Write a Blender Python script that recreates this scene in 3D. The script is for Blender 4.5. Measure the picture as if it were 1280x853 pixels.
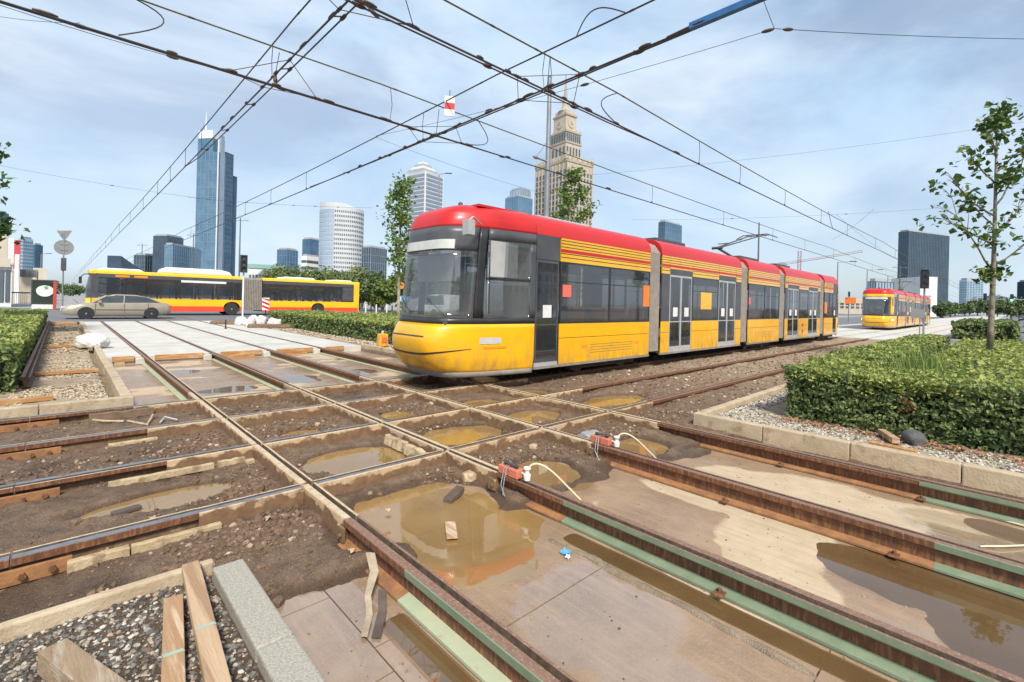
import bpy, math, random
import numpy as np
from mathutils import Vector, Matrix
SC = bpy.context.scene
for o in list(bpy.data.objects): bpy.data.objects.remove(o)
COL = SC.collection
R = math.radians
rng = np.random.default_rng(7)
random.seed(7)
# ---------------------------------------------------------------- camera (fitted to the rail grid)
F_, Y0_, H_, TA, RO = 592.38, 377.33, 1.592, 0.7602, 0.0243
ST, CT, SR, CR = math.sin(TA), math.cos(TA), math.sin(RO), math.cos(RO)
cam = bpy.data.cameras.new('camera'); camo = bpy.data.objects.new('camera', cam); COL.objects.link(camo)
cam.sensor_width = 36; cam.lens = 36*F_/1280
cam.shift_x = -1.19/1280; cam.shift_y = -49.15/1280
cam.clip_start = 0.05; cam.clip_end = 20000
rv = Vector((CT, -ST, 0)); fw = Vector((ST, CT, 0)); up = Vector((0, 0, 1))
cr = rv*CR + up*SR; cu = up*CR - rv*SR
camo.matrix_world = Matrix(((cr.x, cu.x, -fw.x, 0), (cr.y, cu.y, -fw.y, 0), (cr.z, cu.z, -fw.z, H_), (0, 0, 0, 1)))
SC.camera = camo
# ---------------------------------------------------------------- world, sun, exposure
SUN_EL, SUN_AZ = 48.0, (-0.45, -0.75)          # azimuth as a direction towards the sun in x,y
w = bpy.data.worlds.new('World'); SC.world = w; w.use_nodes = True
nt = w.node_tree; nt.nodes.clear()
def N(t, typ, **k):
    n = t.nodes.new(typ)
    for a, v in k.items(): setattr(n, a, v)
    return n
wo = N(nt, 'ShaderNodeOutputWorld'); bg = N(nt, 'ShaderNodeBackground'); sky = N(nt, 'ShaderNodeTexSky', sky_type='NISHITA')
sky.sun_disc = False; sky.sun_elevation = R(SUN_EL)
sky.sun_rotation = math.atan2(SUN_AZ[0], SUN_AZ[1]); sky.air_density = 1.0; sky.dust_density = 1.6; sky.ozone_density = 1.2
tc = N(nt, 'ShaderNodeTexCoord'); mp = N(nt, 'ShaderNodeMapping'); mp.inputs['Scale'].default_value = (1.0, 1.0, 2.4)
mp.inputs['Location'].default_value = (3.1, 1.7, 0.4)
n1 = N(nt, 'ShaderNodeTexNoise'); n1.inputs['Scale'].default_value = 1.7; n1.inputs['Detail'].default_value = 7; n1.inputs['Roughness'].default_value = 0.56; n1.inputs['Distortion'].default_value = 0.35
r1 = N(nt, 'ShaderNodeMapRange'); r1.inputs['From Min'].default_value = 0.36; r1.inputs['From Max'].default_value = 0.66; r1.inputs['To Min'].default_value = 0.36; r1.inputs['To Max'].default_value = 0.96; r1.interpolation_type = 'SMOOTHSTEP'
n2 = N(nt, 'ShaderNodeTexNoise'); n2.inputs['Scale'].default_value = 2.2; n2.inputs['Detail'].default_value = 5
r2 = N(nt, 'ShaderNodeMapRange'); r2.inputs['From Min'].default_value = 0.3; r2.inputs['From Max'].default_value = 0.7
cc = N(nt, 'ShaderNodeMix', data_type='RGBA'); CLOUD_A = (3.5, 5.0, 6.7, 1); CLOUD_B = (6.0, 6.6, 7.3, 1)
cc.inputs['A'].default_value = CLOUD_A; cc.inputs['B'].default_value = CLOUD_B
mx = N(nt, 'ShaderNodeMix', data_type='RGBA')
L = nt.links.new
L(tc.outputs['Generated'], mp.inputs['Vector']); L(mp.outputs['Vector'], n1.inputs['Vector']); L(mp.outputs['Vector'], n2.inputs['Vector'])
L(n1.outputs['Fac'], r1.inputs['Value']); L(n2.outputs['Fac'], r2.inputs['Value']); 
sx = N(nt, 'ShaderNodeSeparateXYZ'); L(tc.outputs['Generated'], sx.inputs['Vector'])
hr = N(nt, 'ShaderNodeMapRange'); hr.inputs['From Min'].default_value = 0.0; hr.inputs['From Max'].default_value = 0.45; hr.inputs['To Min'].default_value = 0.6; hr.inputs['To Max'].default_value = 0.0; L(sx.outputs['Z'], hr.inputs['Value'])
ad = N(nt, 'ShaderNodeMath', operation='MAXIMUM'); L(r2.outputs['Result'], ad.inputs[0]); L(hr.outputs['Result'], ad.inputs[1]); L(ad.outputs[0], cc.inputs['Factor'])
L(sky.outputs['Color'], mx.inputs['A']); L(cc.outputs['Result'], mx.inputs['B']); L(r1.outputs['Result'], mx.inputs['Factor'])
L(mx.outputs['Result'], bg.inputs['Color']); bg.inputs['Strength'].default_value = 0.1; L(bg.outputs['Background'], wo.inputs['Surface'])
sl = bpy.data.lights.new('sun', 'SUN'); sl.energy = 3.4; sl.angle = R(10); sl.color = (1, 0.95, 0.87)
so = bpy.data.objects.new('sun', sl); COL.objects.link(so)
d = Vector((SUN_AZ[0], SUN_AZ[1], 0)).normalized()*math.cos(R(SUN_EL)); d.z = math.sin(R(SUN_EL))
so.rotation_euler = d.to_track_quat('Z', 'Y').to_euler(); so.location = (0, 0, 30)
vs = SC.view_settings; vs.view_transform = 'Standard'; vs.look = 'None'; vs.exposure = 0.62; vs.gamma = 1
SC.render.resolution_x = 1024; SC.render.resolution_y = 682
# ---------------------------------------------------------------- pixel helpers (photograph pixels, 1280 x 853)
def ray(px, py):
    x, y = px-640, py-426.5
    r = (CR*x+SR*y)/F_; u = -(426.5-SR*x+CR*y-Y0_)/F_
    return Vector((r*CT+ST, -r*ST+CT, u))
CP = Vector((0, 0, H_))
def gz(px, py, z=0.0): d = ray(px, py); return CP+d*((z-H_)/d.z)
def gy(px, py, Y): d = ray(px, py); return CP+d*(Y/d.y)
def gx(px, py, X): d = ray(px, py); return CP+d*(X/d.x)
def gd(px, py, D): return CP+ray(px, py)*D
# ---------------------------------------------------------------- materials
def mat(name, col, rough=0.6, metal=0.0, col2=None, scale=6.0, detail=5, bump=0.0, bscale=None, spec=0.5, stretch=None,
        lo=0.35, hi=0.65, island=0.0, hue=0.033, transl=0.0, emit=None, rough2=None, alpha=None, col3=None, scale3=2.0, lo3=0.5, hi3=0.62, world=True):
    m = bpy.data.materials.new(name); m.use_nodes = True; t = m.node_tree; b = t.nodes['Principled BSDF']; l = t.links.new
    c4 = lambda c: (c[0], c[1], c[2], 1)
    b.inputs['Base Color'].default_value = c4(col); b.inputs['Roughness'].default_value = rough; b.inputs['Metallic'].default_value = metal
    b.inputs['Specular IOR Level'].default_value = spec
    src = None
    if col2 is not None or bump:
        g = N(t, 'ShaderNodeNewGeometry') if world else N(t, 'ShaderNodeTexCoord'); mp = N(t, 'ShaderNodeMapping')
        l(g.outputs['Position' if world else 'Object'], mp.inputs['Vector'])
        if stretch: mp.inputs['Scale'].default_value = stretch
        vec = mp.outputs['Vector']
        def noise(s, dt):
            n = N(t, 'ShaderNodeTexNoise'); n.inputs['Scale'].default_value = s; n.inputs['Detail'].default_value = dt; n.inputs['Roughness'].default_value = 0.6
            l(vec, n.inputs['Vector']); return n.outputs['Fac']
        def rampd(f, a, z):
            r = N(t, 'ShaderNodeMapRange'); r.inputs['From Min'].default_value = a; r.inputs['From Max'].default_value = z; l(f, r.inputs['Value']); return r.outputs['Result']
        def mixc(f, A, B):
            x = N(t, 'ShaderNodeMix', data_type='RGBA'); l(f, x.inputs['Factor'])
            for s, v in (('A', A), ('B', B)):
                if isinstance(v, tuple): x.inputs[s].default_value = v
                else: l(v, x.inputs[s])
            return x.outputs['Result']
        if col2 is not None:
            fac = rampd(noise(scale, detail), lo, hi); src = mixc(fac, c4(col), c4(col2))
            if rough2 is not None:
                rr = N(t, 'ShaderNodeMapRange'); rr.inputs['To Min'].default_value = rough; rr.inputs['To Max'].default_value = rough2
                l(fac, rr.inputs['Value']); l(rr.outputs['Result'], b.inputs['Roughness'])
            if col3 is not None: src = mixc(rampd(noise(scale3, 6), lo3, hi3), src, c4(col3))
        if bump:
            bp = N(t, 'ShaderNodeBump'); bp.inputs['Strength'].default_value = bump; bp.inputs['Distance'].default_value = 0.02
            l(noise(bscale or scale*4, 6), bp.inputs['Height']); l(bp.outputs['Normal'], b.inputs['Normal'])
    if island:
        g = N(t, 'ShaderNodeNewGeometry'); h = N(t, 'ShaderNodeHueSaturation')
        mr = N(t, 'ShaderNodeMapRange'); mr.inputs['To Min'].default_value = 1-island; mr.inputs['To Max'].default_value = 1+island
        l(g.outputs['Random Per Island'], mr.inputs['Value']); l(mr.outputs['Result'], h.inputs['Value'])
        mh = N(t, 'ShaderNodeMapRange'); mh.inputs['To Min'].default_value = 0.5+hue; mh.inputs['To Max'].default_value = 0.5-hue
        l(g.outputs['Random Per Island'], mh.inputs['Value']); l(mh.outputs['Result'], h.inputs['Hue'])
        if src is None: h.inputs['Color'].default_value = c4(col)
        else: l(src, h.inputs['Color'])
        src = h.outputs['Color']
    if src is not None: l(src, b.inputs['Base Color'])
    out = t.nodes['Material Output']
    if transl:
        tr = N(t, 'ShaderNodeBsdfTranslucent'); ms = N(t, 'ShaderNodeMixShader'); ms.inputs['Fac'].default_value = transl
        if src is not None: l(src, tr.inputs['Color'])
        else: tr.inputs['Color'].default_value = c4(col)
        l(b.outputs['BSDF'], ms.inputs[1]); l(tr.outputs['BSDF'], ms.inputs[2]); l(ms.outputs['Shader'], out.inputs['Surface'])
    if alpha is not None:
        tr = N(t, 'ShaderNodeBsdfTransparent'); ms = N(t, 'ShaderNodeMixShader'); ms.inputs['Fac'].default_value = alpha
        l(tr.outputs['BSDF'], ms.inputs[1]); l(b.outputs['BSDF'], ms.inputs[2]); l(ms.outputs['Shader'], out.inputs['Surface'])
    if emit: b.inputs['Emission Color'].default_value = c4(emit[0]); b.inputs['Emission Strength'].default_value = emit[1]
    return m
# ---------------------------------------------------------------- mesh builder
ORG = {}
class MB:
    def __init__(s): s.v = []; s.f = []; s.m = []
    def add(s, vs, fs, mi=0):
        b = len(s.v); s.v += [tuple(p) for p in vs]; s.f += [tuple(i+b for i in f) for f in fs]; s.m += [mi]*len(fs); return s
    def box(s, x0, x1, y0, y1, z0, z1, mi=0):
        return s.add([(x0,y0,z0),(x1,y0,z0),(x1,y1,z0),(x0,y1,z0),(x0,y0,z1),(x1,y0,z1),(x1,y1,z1),(x0,y1,z1)],
                     [(3,2,1,0),(4,5,6,7),(0,1,5,4),(1,2,6,5),(2,3,7,6),(3,0,4,7)], mi)
    def obox(s, c, ax, ay, az, mi=0):
        c, ax, ay, az = map(Vector, (c, ax, ay, az)); vs = []
        for k in (-1, 1):
            for i, j in ((-1,-1),(1,-1),(1,1),(-1,1)): vs.append(c+ax*i+ay*j+az*k)
        return s.add(vs, [(3,2,1,0),(4,5,6,7),(0,1,5,4),(1,2,6,5),(2,3,7,6),(3,0,4,7)], mi)
    def beam(s, a, b, w, h, mi=0, upv=(0,0,1)):
        a, b = Vector(a), Vector(b); d = (b-a); u = Vector(upv); sd = d.cross(u)
        if sd.length < 1e-6: sd = d.cross(Vector((1,0,0)))
        sd.normalize(); u = sd.cross(d).normalized()
        return s.obox((a+b)/2, d/2, sd*(w/2), u*(h/2), mi)
    def tube(s, path, r, n=8, mi=0, cap=True):
        P = [Vector(p) for p in path]; rr = r if isinstance(r, (list, tuple)) else [r]*len(P); vs = []; fs = []; prev = None
        for i, p in enumerate(P):
            d = (P[min(i+1, len(P)-1)]-P[max(i-1, 0)]).normalized()
            if prev is None:
                q = Vector((0,0,1)) if abs(d.z) < 0.9 else Vector((1,0,0)); prev = d.cross(q).normalized()
            u = (prev-d*prev.dot(d)).normalized(); prev = u; t = d.cross(u)
            for k in range(n):
                a = 2*math.pi*k/n; vs.append(p+(u*math.cos(a)+t*math.sin(a))*rr[i])
        for i in range(len(P)-1):
            for k in range(n):
                k2 = (k+1) % n; fs.append((i*n+k, i*n+k2, (i+1)*n+k2, (i+1)*n+k))
        if cap: fs += [tuple(range(n))[::-1], tuple((len(P)-1)*n+k for k in range(n))]
        return s.add(vs, fs, mi)
    def lathe(s, prof, c=(0,0,0), n=16, mi=0, axis='z'):
        vs = []; fs = []; c = Vector(c)
        for r, z in prof:
            for k in range(n):
                a = 2*math.pi*k/n; q = (r*math.cos(a), r*math.sin(a), z)
                if axis == 'y': q = (q[0], q[2], q[1])
                if axis == 'x': q = (q[2], q[0], q[1])
                vs.append(c+Vector(q))
        m = len(prof)
        for i in range(m-1):
            for k in range(n):
                k2 = (k+1) % n; fs.append((i*n+k, i*n+k2, (i+1)*n+k2, (i+1)*n+k))
        fs += [tuple(range(n))[::-1], tuple((m-1)*n+k for k in range(n))]
        return s.add(vs, fs, mi)
    def prism(s, poly, axis, a0, a1, mi=0):
        """poly in the two other axes (in order), extruded along axis from a0 to a1"""
        n = len(poly)
        def pt(p, a):
            return (a, p[0], p[1]) if axis == 'x' else (p[0], a, p[1]) if axis == 'y' else (p[0], p[1], a)
        vs = [pt(p, a0) for p in poly]+[pt(p, a1) for p in poly]
        fs = [tuple(range(n))[::-1], tuple(range(n, 2*n))]+[(i, (i+1) % n, n+(i+1) % n, n+i) for i in range(n)]
        return s.add(vs, fs, mi)
    def grid(s, rows, mi=0):
        nr, nc = len(rows), len(rows[0]); vs = [p for r in rows for p in r]
        return s.add(vs, [(i*nc+j, i*nc+j+1, (i+1)*nc+j+1, (i+1)*nc+j) for i in range(nr-1) for j in range(nc-1)], mi)
    def build(s, name, mats, parent=None, org=None, bevel=0, smooth=False, label=None, cat=None, group=None, kind=None, solid=0, fixn=True):
        if not isinstance(mats, (list, tuple)): mats = [mats]
        if parent is not None: o_ = ORG.get(parent.name, Vector((0,0,0)))
        else: o_ = Vector(org) if org is not None else Vector((0,0,0))
        V = np.array(s.v, dtype=float).reshape(-1, 3)-np.array(o_)
        me = bpy.data.meshes.new(name); me.from_pydata(V.tolist(), [], s.f)
        for m in mats: me.materials.append(m)
        if any(s.m): me.polygons.foreach_set('material_index', s.m)
        me.validate(); 
        import bmesh
        if fixn and len(s.f) < 4000:
            bm = bmesh.new(); bm.from_mesh(me); bmesh.ops.recalc_face_normals(bm, faces=bm.faces); bm.to_mesh(me); bm.free()
        if smooth:
            me.polygons.foreach_set('use_smooth', [True]*len(me.polygons))
        ob = bpy.data.objects.new(name, me); COL.objects.link(ob)
        if parent is not None: ob.parent = parent; ORG[ob.name] = o_
        else: ob.location = o_; ORG[ob.name] = o_
        if solid: md = ob.modifiers.new('solid', 'SOLIDIFY'); md.thickness = solid; md.offset = -1
        if bevel:
            md = ob.modifiers.new('bevel', 'BEVEL'); md.width = bevel; md.segments = 2; md.limit_method = 'ANGLE'; md.angle_limit = R(40)
        if smooth == 'auto':
            md = ob.modifiers.new('edge', 'EDGE_SPLIT'); md.split_angle = R(38)
        tag(ob, label, cat, group, kind)
        return ob
def tag(o, label=None, cat=None, group=None, kind=None):
    if label: o['label'] = label
    if cat: o['category'] = cat
    if group: o['group'] = group
    if kind: o['kind'] = kind
    return o
def thing(name, label, cat, loc, group=None):
    o = bpy.data.objects.new(name, None); COL.objects.link(o); o.location = loc; ORG[o.name] = Vector(loc); o.empty_display_size = 0.2
    return tag(o, label, cat, group)
def copy_tree(o, parent=None):
    c = o.copy(); COL.objects.link(c)
    if parent is not None: c.parent = parent
    for ch in list(o.children): copy_tree(ch, c)
    return c
def bigmesh(name, V, Fq, mats, mi=None, parent=None, org=None, smooth=False, **tg):
    """V (n,3), Fq (m,k) with constant k; fast path"""
    V = np.asarray(V, dtype=np.float32); Fq = np.asarray(Fq, dtype=np.int32)
    o_ = ORG.get(parent.name, Vector((0,0,0))) if parent is not None else Vector(org or (0,0,0))
    V = V-np.array(o_, dtype=np.float32)
    me = bpy.data.meshes.new(name); k = Fq.shape[1]
    me.vertices.add(len(V)); me.vertices.foreach_set('co', V.ravel())
    me.loops.add(Fq.size); me.loops.foreach_set('vertex_index', Fq.ravel())
    me.polygons.add(len(Fq)); me.polygons.foreach_set('loop_start', np.arange(0, Fq.size, k, dtype=np.int32))
    if mi is not None: me.polygons.foreach_set('material_index', np.asarray(mi, dtype=np.int32))
    me.update(calc_edges=True)
    me.polygons.foreach_set('use_smooth', np.full(len(Fq), bool(smooth)))
    for m in (mats if isinstance(mats, (list, tuple)) else [mats]): me.materials.append(m)
    ob = bpy.data.objects.new(name, me); COL.objects.link(ob)
    if parent is not None: ob.parent = parent
    else: ob.location = o_
    ORG[ob.name] = o_
    tag(ob, **tg); return ob
# value noise / fbm on arrays
_PT = np.random.default_rng(3).random((256, 256))
def vnoise(x, y):
    xi = np.floor(x).astype(int); yi = np.floor(y).astype(int); fx = x-xi; fy = y-yi
    fx = fx*fx*(3-2*fx); fy = fy*fy*(3-2*fy); g = lambda a, b: _PT[a & 255, b & 255]
    return (g(xi,yi)*(1-fx)+g(xi+1,yi)*fx)*(1-fy)+(g(xi,yi+1)*(1-fx)+g(xi+1,yi+1)*fx)*fy
def fbm(x, y, s=1.0, o=4):
    r = 0; a = 0.5; tot = 0
    for i in range(o): r = r+a*vnoise(x*s+17.3*i, y*s-9.1*i); tot += a; a *= 0.5; s *= 2.03
    return r/tot*2-1
def sstep(a, b, x): t = np.clip((x-a)/(b-a), 0, 1); return t*t*(3-2*t)
# ================================================================ GROUND, SLABS, RAILS
AX = [1.5646, 2.9996, 4.4776, 5.9126]; BY = [4.1225, 5.5575, 7.0237, 8.4587]
def attr_mat(name, build):
    m = bpy.data.materials.new(name); m.use_nodes = True; t = m.node_tree; build(t, t.nodes['Principled BSDF'], t.links.new); return m
def _n(t, l, vec, s, d=6, r=0.6):
    n = N(t, 'ShaderNodeTexNoise'); n.inputs['Scale'].default_value = s; n.inputs['Detail'].default_value = d; n.inputs['Roughness'].default_value = r; l(vec, n.inputs['Vector']); return n.outputs['Fac']
def _r(t, l, f, a, z, c=0.0, e=1.0):
    r = N(t, 'ShaderNodeMapRange'); r.inputs['From Min'].default_value = a; r.inputs['From Max'].default_value = z; r.inputs['To Min'].default_value = c; r.inputs['To Max'].default_value = e; l(f, r.inputs['Value']); return r.outputs['Result']
def _x(t, l, f, A, B):
    x = N(t, 'ShaderNodeMix', data_type='RGBA'); l(f, x.inputs['Factor'])
    for s, v in (('A', A), ('B', B)):
        if isinstance(v, tuple): x.inputs[s].default_value = (*v[:3], 1)
        else: l(v, x.inputs[s])
    return x.outputs['Result']
def _m(t, l, op, a, b):
    x = N(t, 'ShaderNodeMath', operation=op)
    for i, v in enumerate((a, b)):
        if isinstance(v, (int, float)): x.inputs[i].default_value = v
        else: l(v, x.inputs[i])
    return x.outputs[0]
def dirt_b(t, b, l):
    g = N(t, 'ShaderNodeNewGeometry').outputs['Position']; a = N(t, 'ShaderNodeAttribute', attribute_name='wet').outputs['Fac']; dr = N(t, 'ShaderNodeAttribute', attribute_name='dry').outputs['Fac']
    c = _x(t, l, _r(t, l, _n(t, l, g, 9), .35, .65), (.120, .072, .042), (.235, .150, .092))
    c = _x(t, l, _r(t, l, _n(t, l, g, 60, 3), .52, .68), c, (.27, .185, .118))
    c = _x(t, l, _r(t, l, _n(t, l, g, 120, 2), .62, .70), c, (.40, .31, .215))
    c = _x(t, l, _m(t, l, 'MULTIPLY', dr, _r(t, l, _n(t, l, g, 5), .3, .6, .35, 1)), c, (.47, .37, .25))
    c = _x(t, l, _m(t, l, 'MULTIPLY', a, .72), c, (.062, .036, .020))
    l(c, b.inputs['Base Color']); rg = _r(t, l, a, 0, 1, .85, .28); l(rg, b.inputs['Roughness'])
    bp = N(t, 'ShaderNodeBump'); bp.inputs['Strength'].default_value = 1.0; bp.inputs['Distance'].default_value = .018
    l(_m(t, l, 'ADD', _n(t, l, g, 38, 6, .7), _n(t, l, g, 140, 3)), bp.inputs['Height']); l(bp.outputs['Normal'], b.inputs['Normal'])
M_DIRT = attr_mat('wet_dirt', dirt_b)
def slab_b(t, b, l):
    geo = N(t, 'ShaderNodeNewGeometry').outputs['Position']; a = N(t, 'ShaderNodeAttribute', attribute_name='wet').outputs['Fac']
    mp = N(t, 'ShaderNodeMapping'); mp.inputs['Scale'].default_value = (1, .06, 1); l(geo, mp.inputs['Vector']); st = mp.outputs['Vector']
    dry = _x(t, l, _r(t, l, _n(t, l, geo, 7), .3, .7), (.43, .325, .205), (.50, .395, .265))
    dry = _x(t, l, _r(t, l, _n(t, l, st, 28), .5, .72, 0, .55), dry, (.33, .23, .14))
    wet = _x(t, l, _r(t, l, _n(t, l, geo, 3.2), .35, .65), (.33, .222, .138), (.245, .162, .102))
    wet = _x(t, l, _r(t, l, _n(t, l, st, 26), .48, .7, 0, .5), wet, (.38, .262, .165))
    wet = _x(t, l, _r(t, l, _n(t, l, geo, 70, 3), .52, .66, 0, .5), wet, (.37, .27, .18))
    film = _r(t, l, _m(t, l, 'ADD', N(t, 'ShaderNodeAttribute', attribute_name='film').outputs['Fac'], _r(t, l, _n(t, l, geo, 5), .3, .7, -.3, .3)), .3, .8)
    aa = _r(t, l, _m(t, l, 'ADD', a, _r(t, l, _n(t, l, geo, 11), .3, .7, -.22, .22)), .22, .74)
    l(_x(t, l, aa, dry, wet), b.inputs['Base Color'])
    pol = _r(t, l, _n(t, l, geo, 1.9), .38, .62, .12, .42)
    rg = N(t, 'ShaderNodeMix'); l(aa, rg.inputs['Factor']); rg.inputs['A'].default_value = .85; l(pol, rg.inputs['B']); rf = N(t, 'ShaderNodeMix'); l(film, rf.inputs['Factor']); l(rg.outputs['Result'], rf.inputs['A']); rf.inputs['B'].default_value = .07; l(rf.outputs['Result'], b.inputs['Roughness'])
    l(_r(t, l, film, 0, 1, 1.5, 2.25), b.inputs['IOR'])
    bp = N(t, 'ShaderNodeBump'); l(_r(t, l, film, 0, .8, .40, .0), bp.inputs['Strength']); bp.inputs['Distance'].default_value = .008
    l(_m(t, l, 'ADD', _n(t, l, st, 60, 4), _n(t, l, geo, 45, 5)), bp.inputs['Height']); l(bp.outputs['Normal'], b.inputs['Normal'])
M_SLAB = attr_mat('wet_concrete_base', slab_b)
def water_mk(dif, tint, ca, cb, ior=2.0):
    def f(t, b, l):
        g = N(t, 'ShaderNodeNewGeometry').outputs['Position']
        bp = N(t, 'ShaderNodeBump'); bp.inputs['Strength'].default_value = .035; bp.inputs['Distance'].default_value = .01; l(_n(t, l, g, 7, 2), bp.inputs['Height'])
        df = N(t, 'ShaderNodeBsdfDiffuse'); l(_x(t, l, _r(t, l, _n(t, l, g, 1.6), .35, .65), ca, cb), df.inputs['Color'])
        tr = N(t, 'ShaderNodeBsdfTransparent'); tr.inputs['Color'].default_value = (*tint, 1); m1 = N(t, 'ShaderNodeMixShader'); m1.inputs['Fac'].default_value = dif
        l(tr.outputs['BSDF'], m1.inputs[1]); l(df.outputs['BSDF'], m1.inputs[2])
        gl = N(t, 'ShaderNodeBsdfGlossy'); gl.inputs['Roughness'].default_value = .02; l(bp.outputs['Normal'], gl.inputs['Normal'])
        fr = N(t, 'ShaderNodeFresnel'); fr.inputs['IOR'].default_value = ior; l(bp.outputs['Normal'], fr.inputs['Normal'])
        m2 = N(t, 'ShaderNodeMixShader'); l(fr.outputs['Fac'], m2.inputs['Fac']); l(m1.outputs['Shader'], m2.inputs[1]); l(gl.outputs['BSDF'], m2.inputs[2]); l(m2.outputs['Shader'], t.nodes['Material Output'].inputs['Surface'])
        t.nodes.remove(b)
    return f
M_WATER = attr_mat('muddy_water', water_mk(.62, (.85, .66, .42), (.52, .32, .115), (.40, .24, .09), 2.3)); M_WATERC = attr_mat('thin_clear_water', water_mk(.55, (.97, .94, .90), (.36, .25, .165), (.31, .21, .135), 2.5))
def mudside_b(t, b, l):     # dried mud caked on steel, wavy lower edge, brown below
    g = N(t, 'ShaderNodeNewGeometry').outputs['Position']; sp = N(t, 'ShaderNodeSeparateXYZ'); l(g, sp.inputs['Vector'])
    q = _m(t, l, 'ADD', sp.outputs['Z'], _r(t, l, _n(t, l, g, 6, 5), .3, .7, -.06, .06))
    low = _x(t, l, _r(t, l, _n(t, l, g, 14), .35, .65), (.150, .082, .040), (.22, .128, .066))
    hi = _x(t, l, _r(t, l, _n(t, l, g, 30), .35, .7), (.54, .40, .245), (.42, .285, .16))
    l(_x(t, l, _r(t, l, q, -.046, -.022), low, hi), b.inputs['Base Color']); b.inputs['Roughness'].default_value = .8
    bp = N(t, 'ShaderNodeBump'); bp.inputs['Strength'].default_value = .5; bp.inputs['Distance'].default_value = .006; l(_n(t, l, g, 50, 5), bp.inputs['Height']); l(bp.outputs['Normal'], b.inputs['Normal'])
M_MUDSIDE = attr_mat('mud_caked_steel', mudside_b)
M_MUDRAIL = mat('muddy_rail_web', (.21, .13, .07), .8, 0, col2=(.13, .075, .04), scale=11, bump=.4, col3=(.38, .27, .155), scale3=6, lo3=.52, hi3=.66)
M_STEEL = mat('worn_steel', (.36, .36, .37), .28, .85, col2=(.20, .17, .15), scale=12, lo=.5, hi=.75, rough2=.5)
M_TANTOP = mat('mud_smeared_rail_top', (.58, .46, .31), .7, 0, col2=(.44, .335, .215), scale=16, col3=(.25, .18, .115), scale3=30, lo3=.58, hi3=.68, bump=.4)
M_GROOVE = mat('dark_rail_groove', (.07, .05, .034), .75, 0, col2=(.15, .105, .066), scale=25, bump=.3)  # groove coloured darker than the rail head and lip
M_RUST = mat('rusty_steel', (.185, .078, .036), .75, 0, col2=(.105, .046, .026), scale=18, stretch=(1, 1, .22), bump=.4, bscale=60, col3=(.26, .12, .05), scale3=40)
M_RUSTTOP = mat('rusty_rail_head', (.30, .175, .12), .6, .25, col2=(.21, .115, .08), scale=35, bump=.3, bscale=90, col3=(.37, .27, .20), scale3=60, lo3=.55, hi3=.66)
M_RUSTFOOT = mat('orange_rust_foot', (.36, .17, .06), .8, 0, col2=(.22, .105, .05), scale=9, bump=.3)
M_GREEN = mat('green_rail_paint', (.165, .215, .135), .6, 0, col2=(.215, .265, .17), scale=7, bump=.15, col3=(.19, .17, .12), scale3=14, lo3=.62, hi3=.72)
M_PALEGREEN = mat('faded_green_paint', (.33, .38, .245), .6, 0, col2=(.40, .41, .275), scale=5, col3=(.30, .24, .13), scale3=9, lo3=.6, hi3=.72, bump=.15)
M_CONC = mat('fresh_concrete', (.55, .525, .47), .85, 0, col2=(.45, .425, .375), scale=1.1, lo=.38, hi=.62, bump=.3, bscale=25, col3=(.36, .32, .26), scale3=2.6, lo3=.60, hi3=.78)
M_KERB = mat('kerb_concrete', (.50, .405, .275), .85, 0, col2=(.40, .305, .195), scale=3.5, bump=.4, bscale=40, col3=(.27, .185, .11), scale3=5, lo3=.55, hi3=.72)
M_KERBTOP = mat('granite', (.40, .37, .305), .8, 0, col2=(.27, .25, .205), scale=90, bump=.35, bscale=90, detail=2)
M_ASPH = mat('asphalt', (.125, .128, .138), .8, 0, col2=(.16, .163, .172), scale=.6, bump=.3, bscale=60)
M_PAVE = mat('city_paving', (.30, .295, .28), .85, 0, col2=(.25, .245, .235), scale=.5, bump=.2)
M_WOOD = mat('orange_formwork_wood', (.44, .215, .075), .7, 0, col2=(.34, .16, .055), scale=6, stretch=(1, 6, 6), bump=.3, col3=(.52, .33, .16), scale3=3)
M_PLANK = mat('weathered_plank', (.40, .245, .13), .75, 0, col2=(.35, .205, .105), scale=6, stretch=(7, .5, 7), bump=.4, bscale=22, col3=(.54, .42, .29), scale3=2.5)
M_TANFILL = mat('tan_filler_concrete', (.50, .395, .245), .85, 0, col2=(.40, .29, .165), scale=8, bump=.5, col3=(.27, .185, .11), scale3=10)
M_WHITEPAINT = mat('white_road_paint', (.72, .72, .70), .7, 0, col2=(.55, .55, .54), scale=4)

# ---- far ground ring and streets
g = MB(); a, b_, c, d_ = -9, 36, -9, 33.5; E_ = 1500; z = -.03
for x0, x1, y0, y1 in ((-E_, a, -E_, E_), (b_, E_, -E_, E_), (a, b_, -E_, c), (a, b_, d_, E_)):
    g.add([(x0,y0,z),(x1,y0,z),(x1,y1,z),(x0,y1,z)], [(0,1,2,3)])
g.build('ground', M_PAVE, kind='structure', fixn=False)
g = MB(); g.box(-420, 500, 33.6, 60, -.3, -.012); g.build('cross_street', M_ASPH, kind='structure')
g = MB(); g.box(28.8, 37.4, -80, 2.55, -.3, -.010); g.build('side_road', M_ASPH, kind='structure')
g = MB(); g.box(37.45, 700, -16, .1, -.3, -.008); g.build('avenue', M_ASPH, kind='structure')
g = MB(); g.box(33.0, 700, 2.62, 12.2, -.3, -.004); g.build('tram_pavement', M_CONC, kind='structure')
g = MB(); g.box(60, 700, 12.6, 24, -.3, -.008); g.build('far_avenue', M_ASPH, kind='structure')
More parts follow.
